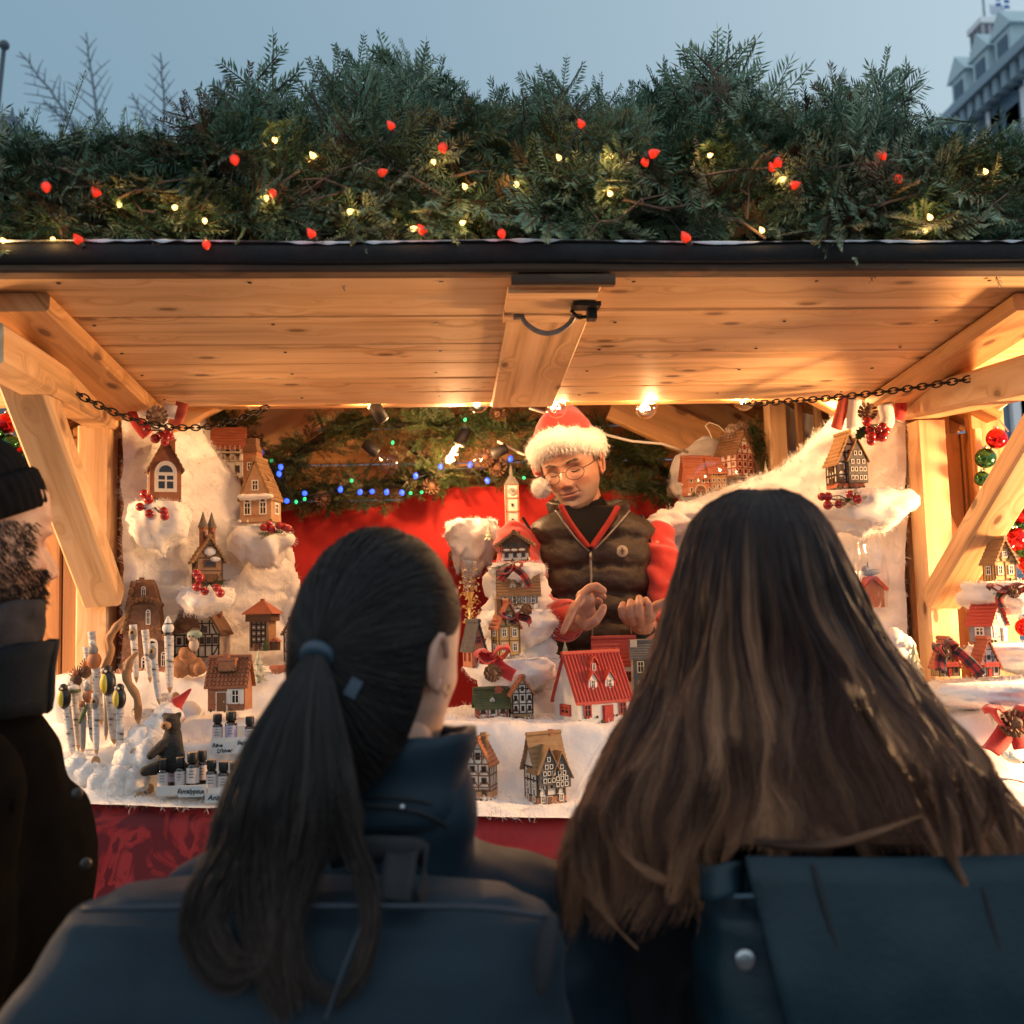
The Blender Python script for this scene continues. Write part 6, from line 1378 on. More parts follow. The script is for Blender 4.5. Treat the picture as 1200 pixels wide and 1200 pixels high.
def stick(label, top, tip, Y, wpx, fig=None, mat=BIR, lean=0, cap=True):
    a = P(*top, Y); e = P(*tip, Y-lean); s = dep(a)/1200; root = thing('birch_pencil', label, 'pencil', a, 0, 'carved birch pencils standing in a bunch')
    b = MB()
    if mat is HORN:
        hp = smooth_pts([a+Vector((wpx*s*.9, 0, wpx*s*1.2)), a+Vector((wpx*s*.1, -.003, wpx*s*.2)), a.lerp(e, .25)+Vector((-wpx*s*.45, 0, 0)), a.lerp(e, .55)+Vector((wpx*s*.25, 0, 0)), a.lerp(e, .9)], 4); b.tube(hp, [wpx*s*(.12+.42*min(1, k/5))*(1+.12*math.sin(k*1.9))*(1-.02*k) for k in range(len(hp))], 12); b.ball(a+Vector((-wpx*s*.3, -.004, 0)), wpx*s*.3, 8, 6)
    else: b.tube([a, a.lerp(e, .3), a.lerp(e, .75), a.lerp(e, .9)], [wpx*s*.5, wpx*s*.47, wpx*s*.42, wpx*s*.33], 12)
    b.build('shaft', mat, root, 40)
    b = MB(); b.tube([a.lerp(e, .9), e], [wpx*s*.33, wpx*s*.08], 10); b.build('sharpened_tip', CUT, root, 40)
    u = (a-e).normalized()
    def at_(k, dx=0, dy=-.3): return a+u*k*s*wpx+Vector((dx*wpx*s, dy*wpx*s, 0))
    if fig == 'penguin':
        b = MB(); b.ball(at_(1.0), (wpx*s*.75, wpx*s*.6, wpx*s*1.3), 14, 10, 0); b.ball(at_(2.2), wpx*s*.52, 12, 8, 0); b.ball(at_(.95, -.25, -.55), (wpx*s*.5, wpx*s*.45, wpx*s*1.0), 12, 8, 1); b.ball(at_(2.2, -.35, -.55), wpx*s*.2, 8, 6, 2); b.lathe([(.15*wpx*s, 0), (.02*wpx*s, .5*wpx*s)], 8, at_(2.15, 0, -.8), 2, rot=Matrix.Rotation(R(90), 3, 'X')); b.build('penguin', [PBLK, PYEL, PWH], root, True)
    elif fig == 'robin':
        b = MB(); b.ball(at_(.8), (wpx*s*.85, wpx*s*.7, wpx*s*1.0), 14, 10, 0); b.ball(at_(2.0), wpx*s*.6, 12, 8, 1); b.ball(at_(2.9), (wpx*s*.4, wpx*s*.4, wpx*s*.35), 10, 6, 2); b.build('robin', [PRED, PGRY, PWH], root, True)
    elif fig == 'owl':
        b = MB(); b.ball(at_(-1.2, 0, -.4), (wpx*s*.55, wpx*s*.35, wpx*s*.9), 12, 8, 0); b.lathe([(.42*wpx*s, 0), (.42*wpx*s, .08*wpx*s), (.2*wpx*s, .1*wpx*s)], 14, at_(-1.0, 0, -.7), 1, rot=Matrix.Rotation(R(90), 3, 'X')); b.lathe([(.2*wpx*s, 0), (.2*wpx*s, .1*wpx*s)], 12, at_(-1.0, 0, -.85), 2, rot=Matrix.Rotation(R(90), 3, 'X')); b.build('owl', [PGRY, CUT, PBLK], root, True)
    elif fig == 'turkey':
        b = MB(); b.ball(at_(.3), (wpx*s*.9, wpx*s*.8, wpx*s*.9), 12, 8, 0); b.ball(at_(1.4), wpx*s*.45, 10, 8, 1)
        for k in range(9): an = -1.2+2.4*k/8; q = at_(.6, 0, .2); b.tube([q, q+Vector((math.sin(an)*1.3, .2, math.cos(an)*1.8))*wpx*s], [wpx*s*.22, wpx*s*.06], 6)
        b.build('feathered_bird', [FEATH, PRED], root, True)
    elif fig == 'snowman':
        b = MB(); b.ball(at_(.8), wpx*s*.62, 14, 10, 0); b.lathe([(.45*wpx*s, 0), (.3*wpx*s, .4*wpx*s), (.08*wpx*s, .9*wpx*s)], 10, at_(1.2, 0, -.3), 0); b.lathe([(.46*wpx*s, -.1*wpx*s), (.46*wpx*s, .1*wpx*s)], 12, at_(1.25, 0, -.3), 1); b.lathe([(.5*wpx*s, -.1*wpx*s), (.5*wpx*s, .15*wpx*s)], 12, at_(.2, 0, -.3), 1); b.build('snowman', [PWH, PBLK], root, 40)
    elif fig == 'duck':
        b = MB(); b.ball(at_(.6), (wpx*s*.95, wpx*s*.7, wpx*s*.55), 14, 8, 0); b.ball(at_(.3, 0, -.4), (wpx*s*1.05, wpx*s*.7, wpx*s*.35), 14, 8, 1); b.ball(at_(1.1, -.4), wpx*s*.5, 10, 8, 0); b.build('duck', [PWH, PGRN], root, True)
    elif fig == 'leaf':
        b = MB(); b.ball(at_(.2, .2, -.4), (wpx*s*.35, wpx*s*.3, wpx*s*1.6), 12, 8, 0, rot=Matrix.Rotation(.4, 3, 'Y')); b.ball(at_(1.6), wpx*s*.5, 10, 8, 1); b.build('carved_leaf', [PGRN, PRED], root, True)
    return root
YP = 2.12
stick('birch pencil with a snowman head, apart from the bunch at the right', (198,745), (199,812), 2.18, 11, 'snowman')
stick('thick pale birch pencil in front of the tall brown church', (178,754), (187,826), 2.16, 9, 'owl')
stick('second thick birch pencil before the church, with a rounded top', (170,738), (176,800), 2.22, 9, None)
stick('birch pencil with carved owl left of the tall brown church', (156,732), (160,800), 2.24, 9, 'owl')
stick('carved grey twig with animal head, leaning to the left of the church', (137,735), (120,790), 2.26, 10, None, HORN)
stick('brown peeled antler shaped twig arched in the middle of the bunch', (151,778), (163,850), 2.15, 11, None, HORN)
stick('birch pencil topped by a yellow breasted penguin, nearest to the logs', (141,828), (140,898), YP-.02, 10, 'penguin')
stick('thick birch pencil topped by a yellow breasted penguin in the middle of the bunch', (129,812), (134,872), YP+.03, 12, 'penguin')
stick('birch pencil topped by a red breasted robin', (112,782), (119,850), YP+.07, 10, 'robin')
stick('plain white topped birch pencil at the back left of the bunch', (107,740), (116,820), 2.24, 9, None)
stick('short white birch pencil with a cut top left of the tallest one', (101,758), (108,820), 2.25, 8, None)
stick('birch pencil with dark feathered bird and red head', (90,800), (97,860), YP+.06, 8, 'turkey')
stick('birch pencil with dark feathered bird behind the white duck', (101,790), (106,850), YP+.1, 8, 'turkey')
stick('birch pencil with white and green duck figure', (87,812), (92,880), YP+.02, 9, 'duck')
stick('birch pencil with yellow breasted penguin at the far left of the bunch', (78,828), (86,890), YP, 10, 'penguin')
stick('birch pencil with owl face standing foremost in the bunch', (112,812), (113,886), YP-.02, 9, 'owl')
stick('dark twig pencil with carved green leaf', (97,838), (97,882), YP-.01, 8, 'leaf', PGRY)
stick('dark thin twig pencil between two penguin pencils', (125,805), (124,868), YP+.04, 6, None, PGRY)
stick('birch pencil with brown fox coloured bird at the right of the duck', (105,822), (109,870), YP, 8, 'robin')
for x, y, Y in ((110,880,2.13),(128,884,2.13),(95,874,2.14),(148,870,2.15),(165,842,2.2)):
    pass
def log(label, a, b_, Y, wpx):
    A = P(*a, Y+.03); B_ = P(*b_, Y-.01); s = dep(A)/1200; root = thing('birch_log', label, 'log', A.lerp(B_, .5)-Vector((0,0,wpx*s*.5)), 0, 'short birch logs in the pencil stand')
    MB().tube([A, B_], wpx*s*.5, 14).build('bark', BIR, root, 40); d = (B_-A).normalized(); MB().tube([B_-d*.001, B_+d*.0015], wpx*s*.47, 14).build('cut_face', CUT, root, 40)
log('birch log lowest at the front of the pencil stand', (140,935), (163,934), 2.05, 13)
log('birch log with its cut face beside the lowest log', (158,928), (175,924), 2.09, 12)
log('birch log under the foremost penguin pencil', (118,903), (148,905), 2.07, 13)
log('birch log between the bear and the penguin pencils', (140,878), (158,882), 2.09, 12)
log('birch log behind the black bear', (160,835), (181,838), 2.2, 14)
log('birch log just left of the red hat', (188,818), (206,816), 2.24, 10)
log('birch log at the left end of the pencil stand', (88,890), (112,892), 2.07, 12)
bm = MB(); rr = random.Random(8)
for x, y, r_ in ((165,868,15),(178,872,14),(150,890,14),(140,915,15),(155,918,14),(170,888,16),(120,915,14),(135,925,14),(182,855,12),(195,842,13),(105,905,14),(92,900,13)):
    bm.ball(P(x, y, 2.06+.0009*(925-y)), (r_*.0019,)*3, 20, 14, fn=lambda d, q=rr.random()*9: 1.15+.40*noise.noise(d*1.3+Vector((q,0,0)))+.10*noise.noise(d*4+Vector((q,0,0)))+.05*noise.noise(d*12))
pt_ = [(Vector(v), Vector((random.uniform(-1,1), -1, random.uniform(-.3,1)))) for v in random.sample(bm.v, 2500)]
o_ = tag(bm.build('cotton_tuft', COTTON, None, True), 'puffs of cotton stuffed between the birch logs', 'cotton snow'); fibres('cotton_fibre', o_, pt_, 4500, .014, 5)['kind'] = 'stuff'
for x, y, r_, k, lb in ((222,870,34,.8,'largest round cotton mound, right behind the black bear'),(84,820,26,1,'round cotton mound behind the penguin pencils at the left'),(215,835,18,.7,'small round cotton mound under the tiny red felt hat')):
    bm = MB(); bm.ball(P(x, y, 2.27), (r_*.0020, .05, r_*.0020*k), 24, 16, fn=lambda d: 1+.1*noise.noise(d*2)); tag(bm.build('snow_mound', COTTON, None, True), lb, 'cotton snow')
def bear():
    c = P(196, 905, 2.06); s = dep(c)/1200; root = thing('toy_bear', 'small black bear figure sitting with tan muzzle beside the bottles', 'toy bear', c, .2)
    FUR = M('black_fur', (.014,.012,.010), .75, (.03,.024,.018), 80, bs=220, bst=.8, bd=.004)
    b = MB(); capsule(b, (4*s, 0, 16*s), 15*s, (6*s, 0, 42*s), 11*s); capsule(b, (6*s, -2*s, 54*s), 10*s, (4*s, -4*s, 60*s), 9*s); capsule(b, (-4*s, -8*s, 34*s), 6*s, (-18*s, -14*s, 22*s), 5*s); capsule(b, (-2*s, -6*s, 8*s), 9*s, (-24*s, -16*s, 5*s), 6*s); capsule(b, (12*s, -8*s, 34*s), 6*s, (16*s, -16*s, 18*s), 5*s); capsule(b, (10*s, -8*s, 8*s), 9*s, (22*s, -18*s, 5*s), 6*s); b.ball((-3*s, 0, 66*s), 4*s, 10, 8); b.ball((13*s, 0, 66*s), 4*s, 10, 8)
    V, fs = remesh(b, 2.2*s, 4); m_ = MB(); m_.add([tuple(v) for v in V], fs); m_.build('body', FUR, root, True, local=True)
    b = MB(); b.ball((-1*s, -12*s, 55*s), (6*s, 6*s, 5*s), 12, 8); b.build('muzzle', M('tan_muzzle', (.35,.18,.08), .7), root, True, local=True)
    b = MB(); b.ball((-3*s, -17.5*s, 56*s), 1.8*s, 8, 6); b.ball((-1*s, -12*s, 63*s), 1.3*s, 8, 6); b.ball((6*s, -13*s, 63*s), 1.3*s, 8, 6); b.build('nose', TIMB, root, True, local=True)
bear()
def redhat():
    c = P(208, 838, 2.17); s = dep(c)/1200; root = thing('felt_hat', 'tiny bright red felt hat lying on the snow behind the black bear', 'hat', c)
    b = MB(); b.tube(smooth_pts([Vector((-6*s, 0, 2*s)), Vector((-2*s, 0, 12*s)), Vector((6*s, 0, 20*s)), Vector((16*s, -2*s, 30*s))], 5), [12*s*(1-i/15.5) + .6*s for i in range(16)], 14); b.build('cone', FELT, root, True, local=True)
    b = MB(); b.tube([Vector((-14*s, -2*s, 1*s)), Vector((2*s, -8*s, 0)), Vector((8*s, -5*s, -6*s))], [3*s, 5*s, 3*s], 10); b.build('brim', M('bright_felt', (.62,.01,.015), .8), root, True, local=True)
redhat()
BOT = M('bottle_black', (.012,.010,.009), .12, coat=.6); CAPM = M('bottle_cap', (.02,.018,.016), .4); CAPT = M('cap_top', (.40,.24,.10), .5); LAB = M('paper_label', (.66,.60,.58), .7, (.58,.50,.47), 150); LABL = M('label_lilac', (.46,.44,.56), .7, (.40,.38,.52), 150); CARD = M('card_white', (.74,.71,.66), .7); INK = M('ink', (.02,.02,.03), .6); TRAY = M('tray_white', (.70,.68,.64), .6)
def bottle(label, px, py, Y, h, w_=13, lab=LAB, lines=3, group='small oil bottles in the white trays'):
    c = P(px, py, Y); s = dep(c)/1200; root = thing('oil_bottle', label, 'bottle', c, 0, group)
    r_ = w_*s/2; H = h*s
    MB().lathe([(r_*.9, 0), (r_, .04*H), (r_, .60*H), (r_*.8, .66*H), (r_*.55, .69*H), (r_*.55, .74*H)], 18).build('glass', BOT, root, 40, local=True)
    b = MB(); b.lathe([(r_*.78, .70*H), (r_*.82, .72*H), (r_*.82, .97*H), (r_*.72, H)], 18); b.lathe([(r_*.74, H-.0002), (r_*.7, H+.006*H)], 18, m=1); 
    for k in range(18): a = k*math.pi/9; b.box((r_*.82*math.cos(a), r_*.82*math.sin(a), .84*H), (r_*.06, r_*.06, .24*H))
    b.build('cap', [CAPM, CAPT], root, 40, local=True)
    n = 14; rows = []
    for k in range(n+1):
        a = -math.pi/2-1.5+3.0*k/n; rows.append([Vector((r_*1.015*math.cos(a), r_*1.015*math.sin(a), z*H)) for z in (.12, .34, .56)])
    lo = MB().grid(rows).build('label', lab, root, True, local=True); t = MB(); rr = random.Random(px)
    for k in range(lines): t.box((0, -r_*1.02, (.48-.09*k)*H), (r_*rr.uniform(.5,1.0), .0006, .018*H))
    t.build('print', INK, lo, local=True)
Y1, Y2 = 2.03, 2.13
for k, (x, y, h, l, lb) in enumerate(((191,926,36,LAB,'dark oil bottle at the left end of the lower left tray'),(203,920,38,LABL,'dark oil bottle with lilac label second in the lower left tray'),(211,924,36,LAB,'dark oil bottle behind the Eucalyptus card'),(226,922,40,LAB,'tallest dark oil bottle of the lower left tray'),(237,918,38,LAB,'dark oil bottle at the right end of the lower left tray'))):
    bottle(lb, x, y, Y1+(.035 if k in (1, 4) else 0), h, 15 if k == 3 else 12, l)
for x, y, h, lb in ((248,928,37,'dark oil bottle at the left of the lower right tray'),(262,930,37,'dark oil bottle second in the lower right tray'),(275,929,36,'dark oil bottle beside the ponytail in the lower right tray')): bottle(lb, x, y, Y1, h, 13)
for x, y, h, l, lb in ((255,871,34,LAB,'dark oil bottle behind the left of the two upper cards'),(271,870,36,LABL,'dark oil bottle with lilac label in the upper tray'),(293,872,32,LAB,'dark oil bottle touching the ponytail in the upper tray')): bottle(lb, x, y, Y2, h, 14 if x == 271 else 12, l)
def tray(label, x0, x1, y, Y, hp):
    a = P(x0, y, Y-.02); b_ = P(x1, y, Y-.02); s = dep(a)/1200; root = thing('tray', label, 'tray', ((a.x+b_.x)/2, Y, min(a.z, b_.z)), 0, 'white card trays for the bottles')
    L = b_.x-a.x; m = MB(); m.box((0, .02, .001), (L, .075, .002)); m.box((0, -.0185, hp*s/2+.002), (L, .002, hp*s)); m.box((0, .0585, hp*s*.9+.002), (L, .002, hp*s*1.8))
    for q in (-1, 1): m.box((q*(L/2-.001), .02, hp*s/2+.002), (.002, .073, hp*s*.98))
    m.build('box', TRAY, root, local=True)
tray('white card tray holding five bottles beside the black bear', 183, 242, 932, Y1, 11)
tray('white card tray holding three bottles next to the ponytail', 243, 300, 934, Y1, 11)
tray('upper white card tray behind the brown tile roofed cottage', 247, 312, 874, Y2, 10)
def card(label, x0, y0, x1, y1, Y, lines, size, off=None):
    a = P(x0, y1, Y); b_ = P(x1, y1, Y); s = dep(a)/1200; W = (x1-x0)*s; H = (y1-y0)*s; root = thing('price_card', label, 'card', (a+b_)/2, -.05, 'handwritten cards before the bottles')
    m = MB(); m.box((0, 0, H/2), (W, .0012, H)); m.build('paper', CARD, root, local=True)
    for k, (txt, dx) in enumerate(lines):
        cu = bpy.data.curves.new('writing', 'FONT'); cu.body = txt; cu.size = size*s; cu.shear = .18; cu.align_x = 'CENTER'; cu.align_y = 'CENTER'; cu.offset = .0003; cu.extrude = .0002
        to = bpy.data.objects.new('writing', cu); COL.objects.link(to); bpy.context.view_layer.update(); me = bpy.data.meshes.new_from_object(to.evaluated_get(bpy.context.evaluated_depsgraph_get())); bpy.data.objects.remove(to)
        for v in me.vertices: v.co.y += .0006*math.sin(v.co.x*900)
        o = bpy.data.objects.new('writing', me); COL.objects.link(o); me.materials.append(INK); o.parent = root
        n = len(lines); o.location = (dx*W, -.0010, H*(.5 if n == 1 else (.74 if k == 0 else .28))); o.rotation_euler = (R(90), -.04*(1 if k else -1), 0)
card('white card with the handwritten word Eucalyptus', 209, 921, 238, 934, Y1-.03, [('Eucalyptus', 0)], 7.4)
card('white card with handwriting beginning Anis, lower right', 240, 929, 272, 941, Y1-.03, [('Anis de', 0)], 8.0)
card('white card with the handwritten words Rêve D\'hiver', 247, 870, 273, 884, Y2-.035, [('Rêve', -.20), ("D'hiver", .12)], 6.0)
card('white card with handwriting beginning Sapin, beside the upper card', 274, 866, 302, 883, Y2-.035, [('Sapin', -.12), ('No.', .1)], 6.4)
# ------------------------------------------------------------------ people
def gsm(v, k=9):
    kr = np.exp(-np.linspace(-2, 2, k)**2); kr /= kr.sum(); return np.convolve(np.pad(v, k//2, mode='edge'), kr, 'valid')
def head_verts(nu=168, nv=170):
    """face looks along -y, eyes at z=0; returns grid of points nv x nu and masks"""
    u = np.linspace(0, 1, nv); zz = .122 - .242*(.5-.5*np.cos(np.pi*u))*.5 - .242*u*.5
    T = lambda zs, vs: gsm(np.interp(zz, zs, vs), 7)
    top = np.sqrt(np.clip((.1222-zz)/.05, 0, 1))
    zt = [-.120, -.117, -.108, -.095, -.08, -.06, -.03, 0, .04, .07, .122]
    wx = T(zt, [.008, .020, .034, .046, .054, .063, .071, .0745, .075, .072, .070])*np.where(zz > .072, top, 1)
    pf = T(zt, [.045, .070, .088, .0945, .093, .097, .0965, .0915, .0985, .093, .088])*np.where(zz > .072, top, 1)
    bk = T(zt, [-.03, -.02, .0, .035, .058, .078, .09, .097, .098, .094, .09])*np.where(zz > .072, top, 1)
    wx = gsm(wx, 5); pf = gsm(pf, 5); bk = gsm(bk, 5)
    th = np.linspace(0, 2*np.pi, nu, endpoint=False)
    c, s = np.cos(th), np.sin(th)
    e = .86
    X_ = wx[:,None]*np.sign(c)*np.abs(c)**e; yf = -pf[:,None]*np.abs(s)**e; yb = bk[:,None]*np.abs(s)**e
    Y_ = np.where(s[None,:] < 0, yf, yb); Z_ = np.repeat(zz[:,None], nu, 1)
    fr = (s[None,:] < -.05)
    G = lambda x0, z0, sx, sz: np.exp(-((X_-x0)/sx)**2-((Z_-z0)/sz)**2)
    d = np.zeros_like(Y_)
    # nose: narrow bridge swelling to the tip
    for z0, sx, sz, a in ((.0, .0085, .016, .008), (-.014, .0095, .013, .012), (-.027, .0115, .011, .016), (-.037, .0135, .008, .015)): d += a*G(0, z0, sx, sz)
    for q in (-1, 1):
        d += .006*G(q*.0135, -.039, .006, .0065); d -= .006*G(q*.007, -.0475, .004, .003)
        d -= .013*G(q*.030, .001, .015, .011); d += .0075*G(q*.031, -.001, .0105, .0065); d -= .0025*G(q*.031, -.0035, .012, .0016); d -= .002*G(q*.031, .0075, .012, .002)
        d -= .002*G(q*.030, -.013, .012, .003)
        d += .0065*G(q*.030, .020, .019, .006); d += .004*G(q*.046, -.026, .016, .014)
        d -= .0065*G(q*.050, -.058, .015, .018); d -= .0026*(np.exp(-((X_*q-(.020+(-.040-Z_)*.35))/.003)**2)*np.exp(-((Z_+.052)/.014)**2))
        d -= .003*G(q*.024, -.0625, .003, .004)
    d += .004*G(0, -.0575, .020, .0045)+.0052*G(0, -.0685, .017, .0050)-.0040*G(0, -.0627, .021, .0016)-.004*G(0, -.079, .018, .005)+.005*G(0, -.100, .018, .010)-.0015*G(0, -.050, .004, .006)
    for z0 in (.045, .058, .07): d -= .0022*G(0, z0, .035, .0018)
    Y_ = Y_ - np.where(fr, d, 0)
    lips = np.where(fr, np.clip(G(0, -.0575, .021, .0038)+G(0, -.0685, .018, .0045), 0, 1), 0)
    beard = np.where(fr | (Y_ < .01), np.clip(1/(1+np.exp((Z_+.052)/.006)), 0, 1)*(1-lips)*(1/(1+np.exp((Y_-.0)/.01))), 0)
    beard = np.maximum(beard, np.where(fr, G(0, -.051, .022, .004)*.8, 0))
    red = np.where(fr, np.clip(.8*G(0, -.035, .016, .012)+.6*G(.045, -.03, .018, .014)+.6*G(-.045, -.03, .018, .014), 0, 1), 0)
    V = np.stack([X_, Y_, Z_], -1); A = np.stack([lips, beard, red], -1)
    return V, A
HV, HA = head_verts()
def gridfaces(nv, nu): return [(i*nu+j, i*nu+(j+1) % nu, (i+1)*nu+(j+1) % nu, (i+1)*nu+j) for i in range(nv-1) for j in range(nu)]
def add_head(mb, c, rot, sc=1.0, ears=True):
    nv, nu, _ = HV.shape; Rm = np.array(rot); V = (HV.reshape(-1, 3)*sc) @ Rm.T + np.array(c)
    mb.add([tuple(v) for v in V], gridfaces(nv, nu)+[tuple(range(nu-1, -1, -1)), tuple(range((nv-1)*nu, nv*nu))], 0, [tuple(a) for a in HA.reshape(-1, 3)])
    if ears:
        for q in (-1, 1):
            pts = []; 
            for i in range(13):
                a = R(-115+ 285*i/12); pts.append(Vector(c)+rot @ Vector((q*(.079+.006*math.sin(a*.5+.8)), .018+.015*math.cos(a), -.012+.027*math.sin(a)))*sc)
            k = mb.n; mb.tube(pts, [.003+.0022*math.sin(math.pi*i/12) for i in range(13)], 8); 
            mb.ball(Vector(c)+rot @ Vector((q*.076, .014, -.012))*sc, (.006*sc, .014*sc, .025*sc), 14, 10, rot=rot); mb.ball(Vector(c)+rot @ Vector((q*.077, .008, -.036))*sc, (.005*sc, .007*sc, .009*sc), 10, 8, rot=rot)
            for i in range(k, mb.n): mb.g[i] = (0, 0, .7)
def face_pt(x, z):
    V = HV.reshape(-1, 3); m = np.where(V[:,1] < 0, (V[:,0]-x)**2+(V[:,2]-z)**2, 9); return Vector(V[int(np.argmin(m))])
def skin_mat(name, base, stub):
    m, nt, b = newmat(name); at = N(nt, 'ShaderNodeAttribute', attribute_name='gc'); sp = N(nt, 'ShaderNodeSeparateXYZ'); nt.links.new(at.outputs['Vector'], sp.inputs[0])
    tc = N(nt, 'ShaderNodeTexCoord'); nz = N(nt, 'ShaderNodeTexNoise', Scale=70.0, Detail=5.0); nt.links.new(tc.outputs['Object'], nz.inputs['Vector'])
    c = ramp(nt, nz.outputs[0], [(.3, tuple(x*.88 for x in base)), (.7, tuple(min(1, x*1.08) for x in base))])
    rr_ = N(nt, 'ShaderNodeMath', operation='MULTIPLY'); nt.links.new(sp.outputs[2], rr_.inputs[0]); rr_.inputs[1].default_value = .5; c = mixc(nt, rr_.outputs[0], c, (base[0]*1.0, base[1]*.62, base[2]*.55))
    bb_ = N(nt, 'ShaderNodeMath', operation='MULTIPLY'); nt.links.new(sp.outputs[1], bb_.inputs[0]); bb_.inputs[1].default_value = stub; c = mixc(nt, bb_.outputs[0], c, (.23, .18, .15))
    ll = N(nt, 'ShaderNodeMath', operation='MULTIPLY'); nt.links.new(sp.outputs[0], ll.inputs[0]); ll.inputs[1].default_value = .75; c = mixc(nt, ll.outputs[0], c, (.38, .13, .10))
    nt.links.new(c, b.inputs['Base Color']); b.inputs['Roughness'].default_value = .48; b.inputs['Subsurface Weight'].default_value = .12; b.inputs['Subsurface Radius'].default_value = (.012, .005, .003); b.inputs['Subsurface Scale'].default_value = .5
    n2 = N(nt, 'ShaderNodeTexNoise', Scale=420.0, Detail=3.0); nt.links.new(tc.outputs['Object'], n2.inputs['Vector']); bump(nt, b, n2.outputs[0], .25, .0014); return m
def displaced(V, fs, fn):
    me = bpy.data.meshes.new('t'); me.from_pydata([tuple(v) for v in V], [], fs); me.update(); n = len(V); nr = np.empty(n*3, np.float32); me.vertices.foreach_get('normal', nr); bpy.data.meshes.remove(me); nr = nr.reshape(-1, 3)
    return V + nr*np.array([fn(Vector(v)) for v in V], np.float32)[:,None]
def blob(name, mb, mat, parent, voxel=.008, it=8, fn=None):
    V, fs = remesh(mb, voxel, it)
    if fn: V = displaced(V, fs, fn)
    m_ = MB(); m_.add([tuple(v) for v in V], fs); return m_.build(name, mat, parent, True, fixn=False)
def RX(a): return Matrix.Rotation(R(a), 3, 'X')
def RY(a): return Matrix.Rotation(R(a), 3, 'Y')
def RZ(a): return Matrix.Rotation(R(a), 3, 'Z')
def addblob(dst, mb, voxel, it):
    V, fs = remesh(mb, voxel, it); dst.add([tuple(v) for v in V], fs, 0, [(0, 0, .25)]*len(V))
def strands(name, pts, rad, gc, mat, parent, nside=3):
    S, K, _ = pts.shape; tg = np.gradient(pts, axis=1); tg /= np.linalg.norm(tg, axis=2, keepdims=True)+1e-9
    ref = RNG.normal(size=(S, 1, 3)); a = np.cross(tg, np.repeat(ref, K, 1)); a /= np.linalg.norm(a, axis=2, keepdims=True)+1e-9; b = np.cross(tg, a)
    V = np.stack([pts + (a*math.cos(2*math.pi*j/nside)+b*math.sin(2*math.pi*j/nside))*rad[:,:,None] for j in range(nside)], 2)
    idx = np.arange(S*K*nside).reshape(S, K, nside); f = []
    for j in range(nside): f.append(np.stack([idx[:,:-1,j], idx[:,:-1,(j+1) % nside], idx[:,1:,(j+1) % nside], idx[:,1:,j]], -1).reshape(-1, 4))
    return mesh_obj(name, V.reshape(-1, 3), np.concatenate(f), mat, parent, True, np.repeat(gc[:,:,None,:], nside, 2).reshape(-1, 3))
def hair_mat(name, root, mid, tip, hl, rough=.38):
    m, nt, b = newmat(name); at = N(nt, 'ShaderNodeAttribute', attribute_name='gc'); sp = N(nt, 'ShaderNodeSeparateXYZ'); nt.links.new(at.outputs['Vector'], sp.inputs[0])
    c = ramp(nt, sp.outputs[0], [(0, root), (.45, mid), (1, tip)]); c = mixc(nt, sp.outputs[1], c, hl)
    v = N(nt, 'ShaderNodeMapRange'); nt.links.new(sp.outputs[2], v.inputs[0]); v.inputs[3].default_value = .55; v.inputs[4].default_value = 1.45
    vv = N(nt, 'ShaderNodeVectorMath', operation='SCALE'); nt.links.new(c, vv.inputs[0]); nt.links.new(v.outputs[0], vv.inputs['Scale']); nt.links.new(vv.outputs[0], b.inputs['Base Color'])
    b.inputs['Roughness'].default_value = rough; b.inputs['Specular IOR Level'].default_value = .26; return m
def px_ring(py, xl, xr, d0, d1, n=40, e=.6, dy=0):
    """rounded rectangle ring: width from pixels, depth d0 (near) to d1 (far)"""
    dm = (d0+d1)/2; A = D(xl, py, dm); B = D(xr, py, dm); c = (A+B)/2; hx = (B-A)/2; hy = Vector((fw.x, fw.y, 0)).normalized()*(d1-d0)/2; out = []
    for j in range(n):
        th = 2*math.pi*j/n; cx, sy = math.cos(th), math.sin(th)
        out.append(c + hx*math.copysign(abs(cx)**e, cx) + hy*math.copysign(abs(sy)**e, sy))
    return out
